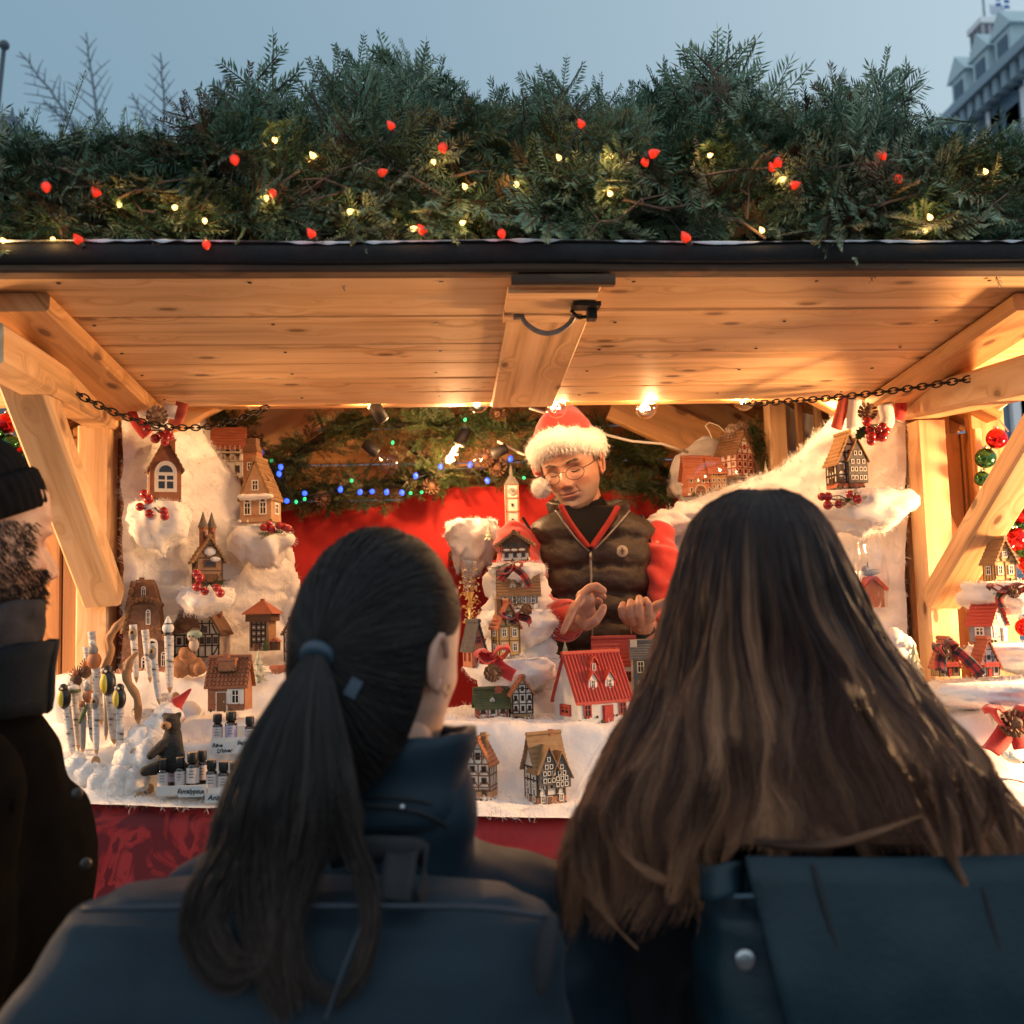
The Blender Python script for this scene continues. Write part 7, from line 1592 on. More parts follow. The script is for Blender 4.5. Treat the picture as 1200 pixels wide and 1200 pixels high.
# ================= the seller
def seller():
    SK = skin_mat('skin_tanned', (.44, .225, .145), .75); YB = 2.80; s = dep(P(690, 650, YB))/1200
    root_loc = P(690, 700, YB); zfl = .22
    body = MB(); hrot = RY(-11) @ RZ(-25) @ RX(13); hc = P(660, 553, 2.68) - hrot @ Vector((0, -.092, 0))
    add_head(body, hc, hrot, .99)
    tb = MB(); cN = P(688, 612, YB+.02); capsule(tb, cN, .058, hc+hrot @ Vector((0, .025, -.06)), .050, 18)
    cx = P(690, 700, YB).x
    capsule(tb, (cx, YB+.02, root_loc.z+.07), .12, (cx, YB+.02, root_loc.z-.35), .13); capsule(tb, (cx-.13, YB+.02, root_loc.z+.12), .07, (cx+.13, YB+.02, root_loc.z+.12), .07)
    for q in (-1, 1): capsule(tb, (cx+q*.09, YB+.03, root_loc.z-.4), .095, (cx+q*.10, YB+.03, .72), .062); capsule(tb, (cx+q*.10, YB+.03, .72), .06, (cx+q*.10, YB+.04, zfl+.05), .045); capsule(tb, (cx+q*.10, YB+.02, zfl+.04), .042, (cx+q*.11, YB-.14, zfl+.03), .034)
    elR, elL = P(630, 722, 2.66), P(789, 722, 2.70); wrR, wrL = P(672, 728, 2.50), P(756, 738, 2.52)
    for sh, el, wr in ((P(612, 636, YB), elR, wrR), (P(764, 634, YB+.02), elL, wrL)): capsule(tb, sh, .05, el, .04); capsule(tb, el, .04, wr, .027)
    addblob(body, tb, .008, 6)
    YH = 2.45
    def fg(mb, pts, r0, r1):
        p = [P(x, y, YH+d) for x, y, d in pts]
        for i in range(len(p)-1): ra = r0+(r1-r0)*i/(len(p)-1); rb = r0+(r1-r0)*(i+1)/(len(p)-1); capsule(mb, p[i], ra, p[i+1], rb, 10)
    h1 = MB(); capsule(h1, wrR, .026, P(680, 716, YH+.02), .030); capsule(h1, P(677, 722, YH+.02), .024, P(688, 703, YH), .023); capsule(h1, P(684, 700, YH), .020, P(690, 720, YH+.012), .020)
    fg(h1, [(683,700,-.01),(672,716,-.03),(665,729,-.04),(660,740,-.045)], .0125, .0085)      # index pointing down
    fg(h1, [(683,697,-.005),(691,689,-.02),(699,687,-.03),(707,692,-.032)], .0125, .0090)    # middle
    fg(h1, [(688,700,.01),(696,694,.0),(702,695,-.008),(707,699,-.01)], .0115, .0085)         # ring
    fg(h1, [(691,706,.02),(698,702,.012),(703,705,.008)], .0105, .0080)                        # little
    fg(h1, [(678,726,0),(688,733,-.03),(698,727,-.045),(705,717,-.045),(707,712,-.044)], .0150, .0095)   # thumb
    addblob(body, h1, .0022, 5)
    h2 = MB(); capsule(h2, wrL, .027, P(750, 728, YH+.02), .028); capsule(h2, P(739, 724, YH), .021, P(759, 721, YH), .022)
    fg(h2, [(735,727,-.005),(730,721,-.025),(728,714,-.028),(730,708,-.018)], .0120, .0080)
    fg(h2, [(741,729,-.01),(739,721,-.036),(738,712,-.042),(739,705,-.030)], .0125, .0085)
    fg(h2, [(750,729,-.01),(749,720,-.040),(749,709,-.045),(749,701,-.030)], .0128, .0088)
    fg(h2, [(758,726,-.01),(760,718,-.034),(760,709,-.038),(757,703,-.026)], .0125, .0088)
    fg(h2, [(761,719,.0),(770,710,-.012),(780,706,-.018),(791,704,-.018)], .0150, .0095)
    addblob(body, h2, .0022, 5)
    root = body.build('person', SK, None, True, fixn=False)
    tag(root, 'seller in red fur trimmed hat, glasses and dark padded vest, gesturing with both hands', 'person')
    # red fleece
    FL = M('red_fleece', (.50,.030,.022), .9, (.40,.02,.016), 40, bs=260, bst=.4, sheen=.4)
    fm = MB(); capsule(fm, P(604, 634, YB-.01), .062, P(624, 724, 2.66), .060, 20); capsule(fm, elR, .055, P(660, 727, 2.545), .052, 20); capsule(fm, P(768, 636, YB+.02), .058, elL, .057, 20); capsule(fm, elL, .056, P(762, 737, 2.565), .046, 20)
    capsule(fm, P(615, 640, YB), .06, P(760, 640, YB+.01), .06)
    V, fs = remesh(fm, .0075, 6)
    V = displaced(V, fs, lambda v: .009*math.sin(v.z*62+v.x*34+5*noise.noise(v*8))*(.45+noise.noise(v*5))+.008*noise.noise(v*13)+.0045*math.sin(v.z*150+v.x*60+6*noise.noise(v*11))*max(0, .4+noise.noise(v*7)))
    fm = MB(); fm.add([tuple(v) for v in V], fs); fo = fm.build('fleece', FL, root, True, fixn=False)
    for wp, ax, rr_ in ((P(661, 727, 2.542), (wrR-elR).normalized(), .050), (P(762, 737, 2.562), (wrL-elL).normalized(), .045)):
        q = ax.to_track_quat('Z', 'Y').to_matrix(); c_ = MB(); c_.lathe([(rr_*.9, -.02), (rr_*1.06, -.012), (rr_*1.08, .012), (rr_*.95, .020), (rr_*.80, .012), (rr_*.75, -.02)], 24, wp, rot=q); c_.build('cuff', FL, fo, 50)
    c_ = MB(); c_.tube([P(742, 742, 2.50), P(752, 744, 2.49), P(764, 736, 2.50)], .014, 10); c_.build('under_sleeve', M('black_knit', (.012,.012,.014), .8), fo, True)
    # padded vest
    VM = M('vest_nylon', (.034,.022,.015), .52, (.026,.017,.012), 30, bs=70, bst=.6, bd=.005, spec=.35)
    rows_ = [(596,690,34,.075),(604,690,52,.085),(612,691,65,.095),(622,693,72,.108),(640,694,68,.118),(660,694,65,.124),(690,694,65,.126),(720,695,64,.128),(750,696,65,.13),(790,697,67,.132),(830,697,68,.135)]
    pys = [r_[0] for r_ in rows_]; rings = []; nz_ = 90; n = 84; seams = [632, 664, 695, 727, 757, 790]
    def vest_at(py): return [float(np.interp(py, pys, [r_[i] for r_ in rows_])) for i in (1, 2, 3)]
    for i in range(nz_):
        py = 596+(830-596)*i/(nz_-1); cx_, hw, hd = vest_at(py); A = P(cx_, py, YB); m_ = dep(A)/1200; ring = []
        for j in range(n):
            th = 2*math.pi*j/n; c0, s0 = math.cos(th), math.sin(th); pyj = py-6*abs(c0)+3*noise.noise((c0*2, s0*2, 4))
            dsm = min(abs(pyj-q) for q in seams); pf = (1-math.exp(-(dsm/7.)**1.2)) ; wr = noise.noise((c0*7, s0*7+py*.05, py*.11))
            b_ = (.017*pf+.009*wr*(1.3-pf)+.004*noise.noise((c0*14, s0*14, py*.16))-.008)*(1 if py > 606 else .4)
            zp = .012*math.exp(-((c0*hw)/3.0)**2) if s0 < 0 else 0
            e = .78; ring.append(A + Vector((math.copysign(abs(c0)**e, c0)*(hw*m_+b_*.6), math.copysign(abs(s0)**e, s0)*(hd+b_-zp), 0)))
        rings.append(ring)
    vm = MB(); vm.loft(rings); vest = vm.build('vest', VM, root, True)
    def vp(px, py, off=.004):
        cx_, hw, hd = vest_at(py); u = min(.98, abs(px-cx_)/hw); return P(px, py, YB-(hd+.004)*(1-u**2.5)**.4-off)
    # arm hole bindings
    for sg, xs in ((-1, [(612,606),(622,622),(630,645),(634,670),(638,700),(640,720)]), (1, [(752,604),(760,622),(762,645),(760,672),(756,700),(752,725)])):
        b = MB(); b.tube(smooth_pts([vp(x, y, .0) for x, y in xs], 5), .004, 8); b.build('armhole_binding', M('black_knit', (.012,.012,.014)), vest, True)
    # collar, open at the front
    nk = P(690, 598, YB+.01); rows = []
    for i in range(41):
        a = R(-90)+R(28)+ (2*math.pi-R(56))*i/40; front = abs(i/20-1); r_ = []
        for j in range(9):
            t = j/8; rad = .082+.012*t+.022*front**4*t; r_.append(nk+Vector((math.cos(a)*rad*1.12, math.sin(a)*rad+.012, -.035+.078*t-.028*front**3+.006*math.sin(j*2.2))) + Vector((0,0,.004*noise.noise((a*3, t*4, 1)))))
        rows.append(r_)
    co = MB().grid(rows).build('collar', VM, vest, True); mm = co.modifiers.new('thickness', 'SOLIDIFY'); mm.thickness = .014
    us = MB(); capsule(us, P(688, 622, YB-.01), .064, P(688, 600, YB+.01), .060, 20); us.build('undershirt', M('black_cotton', (.008,.008,.009), .9, spec=.1), root, True)
    la = smooth_pts([(657,592,0),(664,606,0),(676,624,0),(690,642,0)], 5); lb_ = smooth_pts([(724,594,0),(716,608,0),(704,626,0),(693,642,0)], 5)
    MB().grid([[P(p.x+(q.x-p.x)*t, p.y+(q.y-p.y)*t, YB-.108-.00045*(p.y-590)+.03*(1-abs(2*t-1))*max(0, 1-k/9)) for t in (0, .25, .5, .75, 1)] for k, (p, q) in enumerate(zip(la, lb_))]).build('inner_shirt', M('black_cotton', (.008,.008,.009), .9, spec=.1), root, True)
    for xs in ([(657,592),(664,606),(676,624),(690,642)], [(724,594),(716,608),(704,626),(693,642)]):
        b = MB(); b.tube(smooth_pts([P(x, y, YB-.105-.00045*(y-590)) for x, y in xs], 5), .0115, 8, flat=.7); b.build('fleece_collar', M('fleece_collar_red', (.30,.018,.014), .9, (.22,.012,.010), 50, bs=260), root, True)
    zb_ = MB(); zb_.tube(smooth_pts([P(738, 598, YB-.085), P(730, 608, YB-.112), P(712, 628, YB-.125), P(695, 645, YB-.130)], 5), .0028, 6); zb_.tube(smooth_pts([P(651, 598, YB-.10), P(662, 614, YB-.118), P(676, 632, YB-.127), P(690, 646, YB-.131)], 5), .0028, 6)
    zb_.tube([vp(692+ (y-646)*.02, y, .004) for y in range(646, 800, 8)], .0035, 6); zb_.box(vp(692, 652, .010), (.006, .004, .018)); zb_.build('zipper', M('zip_metal', (.22,.20,.18), .45, metal=.6), vest, True)
    bd = thing_part('badge', vest); q = vp(729, 646, .010)
    b = MB(); b.lathe([(6.6*s, 0), (6.6*s, .002), (5.6*s, .0035), (.1*s, .0035)], 26, q, rot=RX(90)); bo = b.build('badge', M('badge_grey', (.34,.28,.21), .6), vest, 40)
    g_ = MB(); g_.ball(q+Vector((0, -.004, .6*s)), (1.3*s, .0012, 2.6*s), 12, 8); g_.ball(q+Vector((0, -.004, 3.2*s)), (1.0*s, .0012, 1.1*s), 10, 6)
    for sg in (-1, 1): g_.tube([q+Vector((sg*.8*s, -.0045, 1.6*s)), q+Vector((sg*2.9*s, -.0045, .2*s))], .5*s, 5); g_.tube([q+Vector((sg*.5*s, -.0045, -1.8*s)), q+Vector((sg*1.6*s, -.0045, -3.2*s))], .5*s, 5)
    g_.build('emblem', M('emblem_dark', (.09,.06,.04), .6), bo)
    # trousers
    tr = MB()
    for q_ in (-1, 1): capsule(tr, (cx+q_*.085, YB+.03, root_loc.z-.38), .112, (cx+q_*.10, YB+.03, .72), .08); capsule(tr, (cx+q_*.10, YB+.03, .72), .078, (cx+q_*.10, YB+.04, zfl+.08), .06)
    blob('trousers', tr, M('dark_denim', (.02,.024,.035), .85), root, .012, 6)
    sh_ = MB()
    for q_ in (-1, 1): capsule(sh_, (cx+q_*.10, YB+.03, zfl+.045), .05, (cx+q_*.11, YB-.15, zfl+.04), .042)
    blob('shoes', sh_, M('black_leather', (.012,.012,.012), .4), root, .01, 5)
    # face details
    def F_(x, z, off=0): p = face_pt(x, z); return hc + hrot @ ((p+Vector((0, -off, 0)))*.99)
    LS = M('lash_dark', (.035,.022,.018), .7); BW = M('brow_grey', (.10,.075,.06), .9)
    e = MB()
    for sg in (-1, 1): e.tube([F_(sg*(.031+x), -.0048-.003*(1-(x/.012)**2), .0006) for x in np.linspace(-.012, .012, 9)], [.0008]+[.0018]*7+[.0008], 6)
    e.build('eyelashes', LS, root, True)
    e = MB(); rr = random.Random(3)
    for sg in (-1, 1):
        for k in range(130):
            x = .013+.032*rr.random(); z = .0195+.004*math.sin((x-.013)/.032*2.6)+rr.uniform(-.0028,.0028); a = F_(sg*x, z, .0005); c_ = F_(sg*(x+.006), z+.001, .0022); e.tube([a, c_], [.0007, .0003], 3)
    e.build('eyebrows', BW, root)
    e = MB(); e.tube([F_(x, -.0632-.0012*abs(x)/.02, -.0002) for x in np.linspace(-.015, .015, 11)], [.0004]+[.0010]*9+[.0004], 6); e.build('mouth_line', M('mouth_dark', (.10,.03,.025), .7), root, True)
    hr = MB()
    for sg in (-1, 1):
        for k in range(90):
            p = Vector((sg*(.0745+.002*rr.random()), rr.uniform(-.035, .02), rr.uniform(.0, .045))); hr.tube([hc+hrot @ p, hc+hrot @ (p+Vector((sg*.003, .004, -.014)))], [.0008, .0004], 3)
    hr.build('hair', M('grey_hair', (.16,.13,.11), .6), root)
    GLM = M('glasses_metal', (.03,.022,.018), .3, metal=.8); gl = thing_part('glasses', root); g = MB()
    for sg in (-1, 1):
        ring = [hc + hrot @ Vector((sg*.0325+.0235*math.cos(a)*(1 if True else 1), -.106+abs(.0325*sg+.0235*math.cos(a))**2*5.0, -.008+.019*math.sin(a)*(1.0 if math.sin(a) < 0 else .88))) for a in np.linspace(0, 2*math.pi, 29)]
        g.tube(ring, .0010, 6, cap=False)
        g.tube([hc+hrot @ Vector((sg*.056, -.091, -.002)), hc+hrot @ Vector((sg*.072, -.06, .0)), hc+hrot @ Vector((sg*.079, .015, .002))], .0010, 6)
    g.tube([hc+hrot @ Vector((x, -.1075-.003*(1-(x/.009)**2), -.001+.003*(1-(x/.009)**2))) for x in np.linspace(-.009, .009, 7)], .0010, 6); go = g.build('glasses', GLM, root, True)
    ln = MB()
    for sg in (-1, 1):
        vs = [hc+hrot @ Vector((sg*.0325, -.1065+.0325**2*5, -.008))]+[hc+hrot @ Vector((sg*.0325+.0228*math.cos(a), -.1058+abs(.0325*sg+.0228*math.cos(a))**2*5.0, -.008+.0183*math.sin(a)*(1.0 if math.sin(a) < 0 else .88))) for a in np.linspace(0, 2*math.pi, 29)[:-1]]
        ln.add(vs, [(0, 1+k, 1+(k+1) % 28) for k in range(28)])
    m, nt, b = newmat('lens'); nt.nodes.remove(b); out = nt.nodes['Material Output']; t_ = N(nt, 'ShaderNodeBsdfTransparent'); gs = N(nt, 'ShaderNodeBsdfGlossy'); gs.inputs['Roughness'].default_value = .02; mx = N(nt, 'ShaderNodeMixShader'); mx.inputs[0].default_value = .05; nt.links.new(t_.outputs[0], mx.inputs[1]); nt.links.new(gs.outputs[0], mx.inputs[2]); nt.links.new(mx.outputs[0], out.inputs[0])
    ln.build('lenses', m, go, True, fixn=False)
    # red hat
    HL = lambda x, y, z: hc + hrot @ Vector((x, y, z))
    HF = M('hat_felt', (.52,.030,.028), .9, (.45,.022,.02), 40, bs=240, bst=.4, sheen=.4)
    cn = MB(); pts = [HL(0, .012, .055), HL(0, .016, .084), HL(0, .024, .100), HL(-.004, .042, .110), HL(-.028, .066, .104), HL(-.060, .078, .084), HL(-.088, .072, .052), HL(-.103, .060, .020), HL(-.106, .045, -.008)]
    rad = [.092, .089, .077, .060, .050, .042, .034, .026, .018]; cn.tube(smooth_pts(pts, 5), list(np.interp(np.linspace(0, 8, 41), range(9), rad)), 26)
    V = cn; hat = cn.build('hat', HF, root, True)
    fur = M('white_fur', (.78,.74,.68), .95, (.70,.66,.60), 60, bs=300, bst=.8, bd=.004, sheen=.5)
    bz = []; fp = []; nb = 60; brim = []
    for i in range(nb):
        a = 2*math.pi*i/nb; ca, sa = math.cos(a), math.sin(a); c_ = Vector((.088*ca, .108*sa+.006, .078+.012*max(0, -sa)-.028*abs(ca)**1.5-.040*max(0, sa))); ring = []
        for j in range(16):
            b_ = 2*math.pi*j/16; nzv = 1+.22*noise.noise((ca*6, sa*6, b_*1.3))+.12*noise.noise((ca*15, sa*15, b_*3))
            off = Vector((ca*math.cos(b_)*.021, sa*math.cos(b_)*.021, math.sin(b_)*.033))*nzv; ring.append(HL(*(c_+off))); fp.append((HL(*(c_+off)), (hrot @ off).normalized()))
        brim.append(ring)
    brim.append(brim[0]); bm_ = MB(); bm_.loft(brim, cap=False); bo_ = bm_.build('fur_brim', fur, hat, True)
    def fuzz(name, par, pts_, nn, L, seed):
        r2 = random.Random(seed); b2 = MB()
        for i in range(nn):
            p, nr = r2.choice(pts_); d = (nr+Vector((r2.uniform(-.7,.7), r2.uniform(-.7,.7), r2.uniform(-.9,.5)))).normalized(); q = p+d*L*r2.uniform(.4,1)+Vector((r2.uniform(-.004,.004), 0, -.003)); sx = Vector((.0007, 0, .0003)); b2.add([p-sx-d*.003, p+sx-d*.003, q], [(0,1,2)])
        o = b2.build(name, fur, par); o['kind'] = 'stuff'
    fuzz('fur_hair', bo_, fp, 3800, .016, 1)
    pc = P(634, 571, 2.72); pp = MB(); pp.ball(pc, .026, 20, 14, fn=lambda d: 1+.15*noise.noise(d*4)); po = pp.build('pompom', fur, hat, True)
    fuzz('pompom_hair', po, [(pc+Vector(d)*.025, Vector(d)) for d in [Vector((rr.gauss(0,1), rr.gauss(0,1), rr.gauss(0,1))).normalized() for _ in range(600)]], 1200, .010, 2)
def thing_part(name, parent): return None
seller()

NAVY = None
def cloth_mat(name, c1, c2, rough=.6, sc=18, fine=420, fst=.25, sheen=.05, spec=.22): return M(name, c1, rough, c2, sc, bs=fine, bst=fst, bd=.0015, sheen=sheen, spec=spec)
def fold(v, a=.006, k=14): return a*noise.noise(v*k)+a*1.4*noise.noise(Vector((v.x*6, v.y*6, v.z*16)))
def pack(rings_px, name, label, mat, n=48, e=.55, extra=None):
    rings = [px_ring(*r_, n=n, e=e) for r_ in rings_px]
    # close the top softly
    def shrink(ring, k, dz): c = sum(ring, Vector())/len(ring); return [c+(p-c)*k+Vector((0,0,dz)) for p in ring]
    top = [shrink(rings[0], .25, .016), shrink(rings[0], .7, .014), shrink(rings[0], .93, .008)]
    dense = []
    allr = top+rings
    for a, b in zip(allr[:-1], allr[1:]):
        for t in (0, .25, .5, .75): dense.append([p.lerp(q, t) for p, q in zip(a, b)])
    dense.append(allr[-1]); m_ = MB(); m_.loft([[p + Vector((0, 0, 0)) + (p-(sum(r_, Vector())/len(r_))).normalized()*(.010*noise.noise(p*8)+.006*noise.noise(Vector((p.x*14, p.y*14, p.z*34)))+.003*noise.noise(p*40)) for p in r_] for r_ in dense])
    o = m_.build(name, mat, None, True); tag(o, label, 'backpack'); return o
def legs(mb, cx, cy, zh, dz=0):
    for q in (-1, 1): capsule(mb, (cx+q*.09, cy, zh), .09, (cx+q*.09, cy, .5), .058); capsule(mb, (cx+q*.09, cy, .5), .056, (cx+q*.09, cy+.01, .07), .042); capsule(mb, (cx+q*.09, cy, .045), .042, (cx+q*.10, cy+.13, .036), .035)
# ================= woman with the ponytail
def woman_left():
    SK = skin_mat('skin_fair', (.50, .30, .21), 0); dh = 1.10; hc = D(447, 764, dh); hrot = RZ(149) @ RX(6); sc = .985
    body = MB(); add_head(body, hc, hrot, sc); tb = MB()
    nk = D(470, 930, 1.09); capsule(tb, nk, .055, hc+hrot @ Vector((0, .03, -.05)), .052, 18)
    cx, cy = D(460, 1100, 1.14).x, D(460, 1100, 1.14).y; zs = D(460, 1080, 1.14).z
    capsule(tb, (cx, cy, zs-.02), .115, (cx, cy, zs-.45), .125); capsule(tb, (cx-.13, cy, zs), .065, (cx+.14, cy+.01, zs), .065); legs(tb, cx, cy, zs-.52)
    arms = []
    for q in (-1, 1): sh = Vector((cx+q*.175, cy, zs-.005)); el = sh+Vector((q*.05, .02, -.28)); wr = el+Vector((-q*.05, .16, -.16)); arms.append((sh, el, wr)); capsule(tb, sh, .05, el, .04); capsule(tb, el, .04, wr, .028); capsule(tb, wr, .03, wr+Vector((-q*.02, .07, -.05)), .025)
    addblob(body, tb, .009, 5); root = body.build('person', SK, None, True, fixn=False)
    tag(root, 'woman with dark hair in a low ponytail and navy jacket, seen from behind', 'person')
    # earring
    er = MB(); ec = hc+hrot @ Vector((-.083, .006, -.036))
    JK = cloth_mat('navy_jacket', (.0095,.0235,.036), (.0058,.0155,.025), .55)
    jm = MB(); capsule(jm, (cx, cy+.01, zs-.05), .135, (cx, cy, zs-.5), .15)
    shR, shL = D(640, 1112, 1.17), D(268, 1085, 1.14)
    capsule(jm, shL, .084, D(400, 1040, 1.12), .085); capsule(jm, D(400, 1045, 1.12), .085, D(505, 1052, 1.12), .082); capsule(jm, D(505, 1056, 1.13), .080, shR, .096); capsule(jm, shR, .100, D(672, 1330, 1.16), .085); capsule(jm, D(672, 1330, 1.16), .083, arms[1][2], .06); capsule(jm, shL, .084, D(205, 1300, 1.14), .08); capsule(jm, D(205, 1300, 1.14), .08, arms[0][2], .06)
    capsule(jm, D(470, 1000, 1.10), .078, D(482, 935, 1.09), .070, 24)
    jo = blob('jacket', jm, JK, root, .008, 6, fold)
    # high collar
    rows = []
    for i in range(49):
        a = 2*math.pi*i/48; r_ = []
        for j in range(9):
            t = j/8; c_ = D(462, 960, 1.082).lerp(D(480, 858, 1.085), t); rad = .076-.007*t+.004*math.sin(t*9); lift = .003*math.cos(a-R(-20)); r_.append(c_+Vector((math.cos(a)*rad*(1.0), math.sin(a)*rad*.95, lift*t+.004*noise.noise((a*2, t*3, 0)))))
        rows.append(r_)
    co = MB().grid(rows).build('collar', JK, jo, True); mm = co.modifiers.new('thickness', 'SOLIDIFY'); mm.thickness = .010
    sm = MB(); sm.tube(smooth_pts([D(428, 945, 1.010), D(455, 946, 1.008), D(490, 952, 1.012), D(520, 966, 1.03), D(540, 985, 1.05)], 6), .0022, 6); sm.tube(smooth_pts([D(428, 934, 1.013), D(455, 934, 1.010), D(490, 938, 1.014), D(525, 950, 1.035)], 6), .0016, 6); sm.build('seam', M('seam_black', (.005,.006,.008), .7), jo, True)
    bs_ = MB(); bs_.ball(D(471, 946, 1.004), .0035, 10, 8); bs_.build('snap_button', STEEL, jo, True)
    tr = MB(); 
    for q in (-1, 1): capsule(tr, (cx+q*.085, cy, zs-.5), .115, (cx+q*.09, cy, .5), .075); capsule(tr, (cx+q*.09, cy, .5), .073, (cx+q*.09, cy+.01, .1), .055)
    blob('trousers', tr, M('black_denim', (.012,.013,.016), .85), root, .014, 5)
    bt = MB()
    for q in (-1, 1): capsule(bt, (cx+q*.09, cy+.0, .06), .055, (cx+q*.10, cy+.14, .045), .044)
    blob('boots', bt, M('black_leather', (.012,.012,.012), .4), root, .01, 5)
    # hair: cap, pulled back strands, ponytail
    HR = hair_mat('dark_hair', (.010,.0075,.007), (.011,.0085,.0075), (.032,.021,.017), (.070,.045,.034), .42)
    rad = Vector((.0855, .109, .129)); hcl = Vector((0, .004, .0035))
    tie = Vector((-.002, .112, -.006)); loop = [(0,-.088,.078),(.045,-.078,.076),(.07,-.052,.055),(.080,-.026,.030),(.082,-.008,.018),(.083,.020,.028),(.082,.036,.0),(.078,.040,-.05),(.066,.052,-.10),(.042,.07,-.14),(0,.08,-.15)]
    loop = loop+[(-x, y, z) for x, y, z in reversed(loop[1:-1])]; nl = len(loop)
    def surf(v, off=0.0):
        d = v-hcl; q = Vector((d.x/rad.x, d.y/rad.y, d.z/(rad.z if d.z > 0 else .21))); return hcl+d*((1+off)/q.length)
    rr = random.Random(5); S, K = 5200, 16; pts = np.zeros((S, K, 3), np.float32); rd = np.zeros((S, K), np.float32); gc = np.zeros((S, K, 3), np.float32)
    for i in range(S):
        k = rr.random()*nl; a = int(k); t = k-a; st = Vector(loop[a % nl]).lerp(Vector(loop[(a+1) % nl]), t); st = surf(st, .0)
        k0 = 0 if rr.random() < .7 else rr.random()*.5; layer = rr.uniform(-.01, .035); lock = noise.noise((k*2.2, 0, 3)); wob = Vector((rr.uniform(-1,1), rr.uniform(-1,1), rr.uniform(-1,1)))*.006
        for j in range(K):
            u = k0+(1-k0)*j/(K-1); v = st.lerp(tie, u)+wob*math.sin(math.pi*u); 
            bulge = layer*(.3+math.sin(math.pi*min(1, u*1.1)))+.012*lock*math.sin(math.pi*u)
            v = surf(v, bulge) if u < .93 else surf(v, bulge).lerp(tie, (u-.93)/.07*.9)
            pts[i, j] = hc+hrot @ (v*sc)
        rd[i] = .00075; gc[i,:,0] = np.linspace(0, .35, K); gc[i,:,1] = max(0, lock)*.35*rr.random(); gc[i,:,2] = rr.random()
    # skull cap under the strands
    cap = MB(); rows = []
    tied = tie.normalized()
    for i in range(nl+1):
        for q in (0,): pass
    for i in range(4*nl+1):
        k = i/4; a = int(k) % nl; st = Vector(loop[a]).lerp(Vector(loop[(a+1) % nl]), k-int(k)); rows.append([hc+hrot @ (surf(st.lerp(tie, j/20), -.012)*sc) for j in range(21)])
    cap.grid(rows); hb = cap.build('hair', HR, root, True)
    strands('hair_strands', pts, rd, gc, HR, hb)['kind'] = 'stuff'
    tw = hc+hrot @ (tie*sc); tb_ = MB(); ax = (D(358, 800, .965)-tw).normalized(); q = ax.to_track_quat('Z', 'Y').to_matrix()
    tb_.lathe([(.013, -.006), (.017, -.004), (.018, 0), (.017, .005), (.013, .007)], 18, tw+ax*.006, rot=q); tb_.build('hair_tie', M('hair_tie_blue', (.02,.04,.06), .5), hb, True)
    hp = MB(); hp.box(D(414, 806, .985), (.012, .006, .018), RY(30)); hp.build('hair_clip', M('clip_blue', (.04,.06,.09), .35), hb)
    # ponytail
    ctr = [(370,768,.985),(362,800,.965),(352,850,.950),(345,910,.940),(338,965,.930),(332,1012,.925)]; hws = [10, 30, 52, 76, 92, 96]
    S, K = 4600, 26; pts = np.zeros((S, K, 3), np.float32); rd = np.zeros((S, K), np.float32); gc = np.zeros((S, K, 3), np.float32)
    for i in range(S):
        a = rr.uniform(0, 6.283); r_ = math.sqrt(rr.random()); ex = r_*math.cos(a); ez = r_*math.sin(a); lock = noise.noise((ex*3.5, ez*2, 7)); end = 1.06-.46*rr.random()**1.2-.16*max(0, ex)**1.5; ph = rr.uniform(0, 6.28)
        for j in range(K):
            u = j/(K-1)*end; f = u*5; k = min(int(f), 4); t = f-k
            cxp = ctr[k][0]+(ctr[k+1][0]-ctr[k][0])*t; cyp = ctr[k][1]+(ctr[k+1][1]-ctr[k][1])*t; dp = ctr[k][2]+(ctr[k+1][2]-ctr[k][2])*t; hw = hws[k]+(hws[k+1]-hws[k])*t
            x = cxp+hw*ex*(1+.10*lock)+4*u*math.sin(u*7+ph*.3+lock*5); pts[i, j] = D(x, cyp, dp+hw*.00034*ez-.01*u*abs(lock))
        rd[i] = np.linspace(.0009, .0006, K); gc[i,:,0] = np.linspace(.1, .8, K); gc[i,:,1] = max(0, lock)*.45*np.linspace(.2, 1, K); gc[i,:,2] = rr.random()
    strands('ponytail', pts, rd, gc, HR, hb)
    # loose ends lying over the backpack
    S, K = 1000, 24; pts = np.zeros((S, K, 3), np.float32); rd = np.zeros((S, K), np.float32); gc = np.zeros((S, K, 3), np.float32)
    locks = [([(285,930),(262,990),(232,1050),(225,1100),(255,1148),(300,1140),(318,1080),(312,1030)],9), ([(305,930),(288,1000),(262,1045),(250,1085),(272,1125),(292,1128)],9), ([(325,930),(322,1000),(322,1060),(318,1110),(300,1150)],12), ([(345,930),(341,1000),(335,1060),(345,1120),(350,1185)],11), ([(385,910),(384,980),(362,1040),(346,1095),(360,1150),(400,1170),(425,1120),(432,1060),(418,1010)],7), ([(392,910),(408,980),(428,1030),(436,1080),(426,1130),(405,1168)],7), ([(308,940),(300,1000),(296,1060),(306,1120),(330,1195)],13), ([(362,940),(358,1000),(345,1060),(332,1120),(338,1200)],9)]
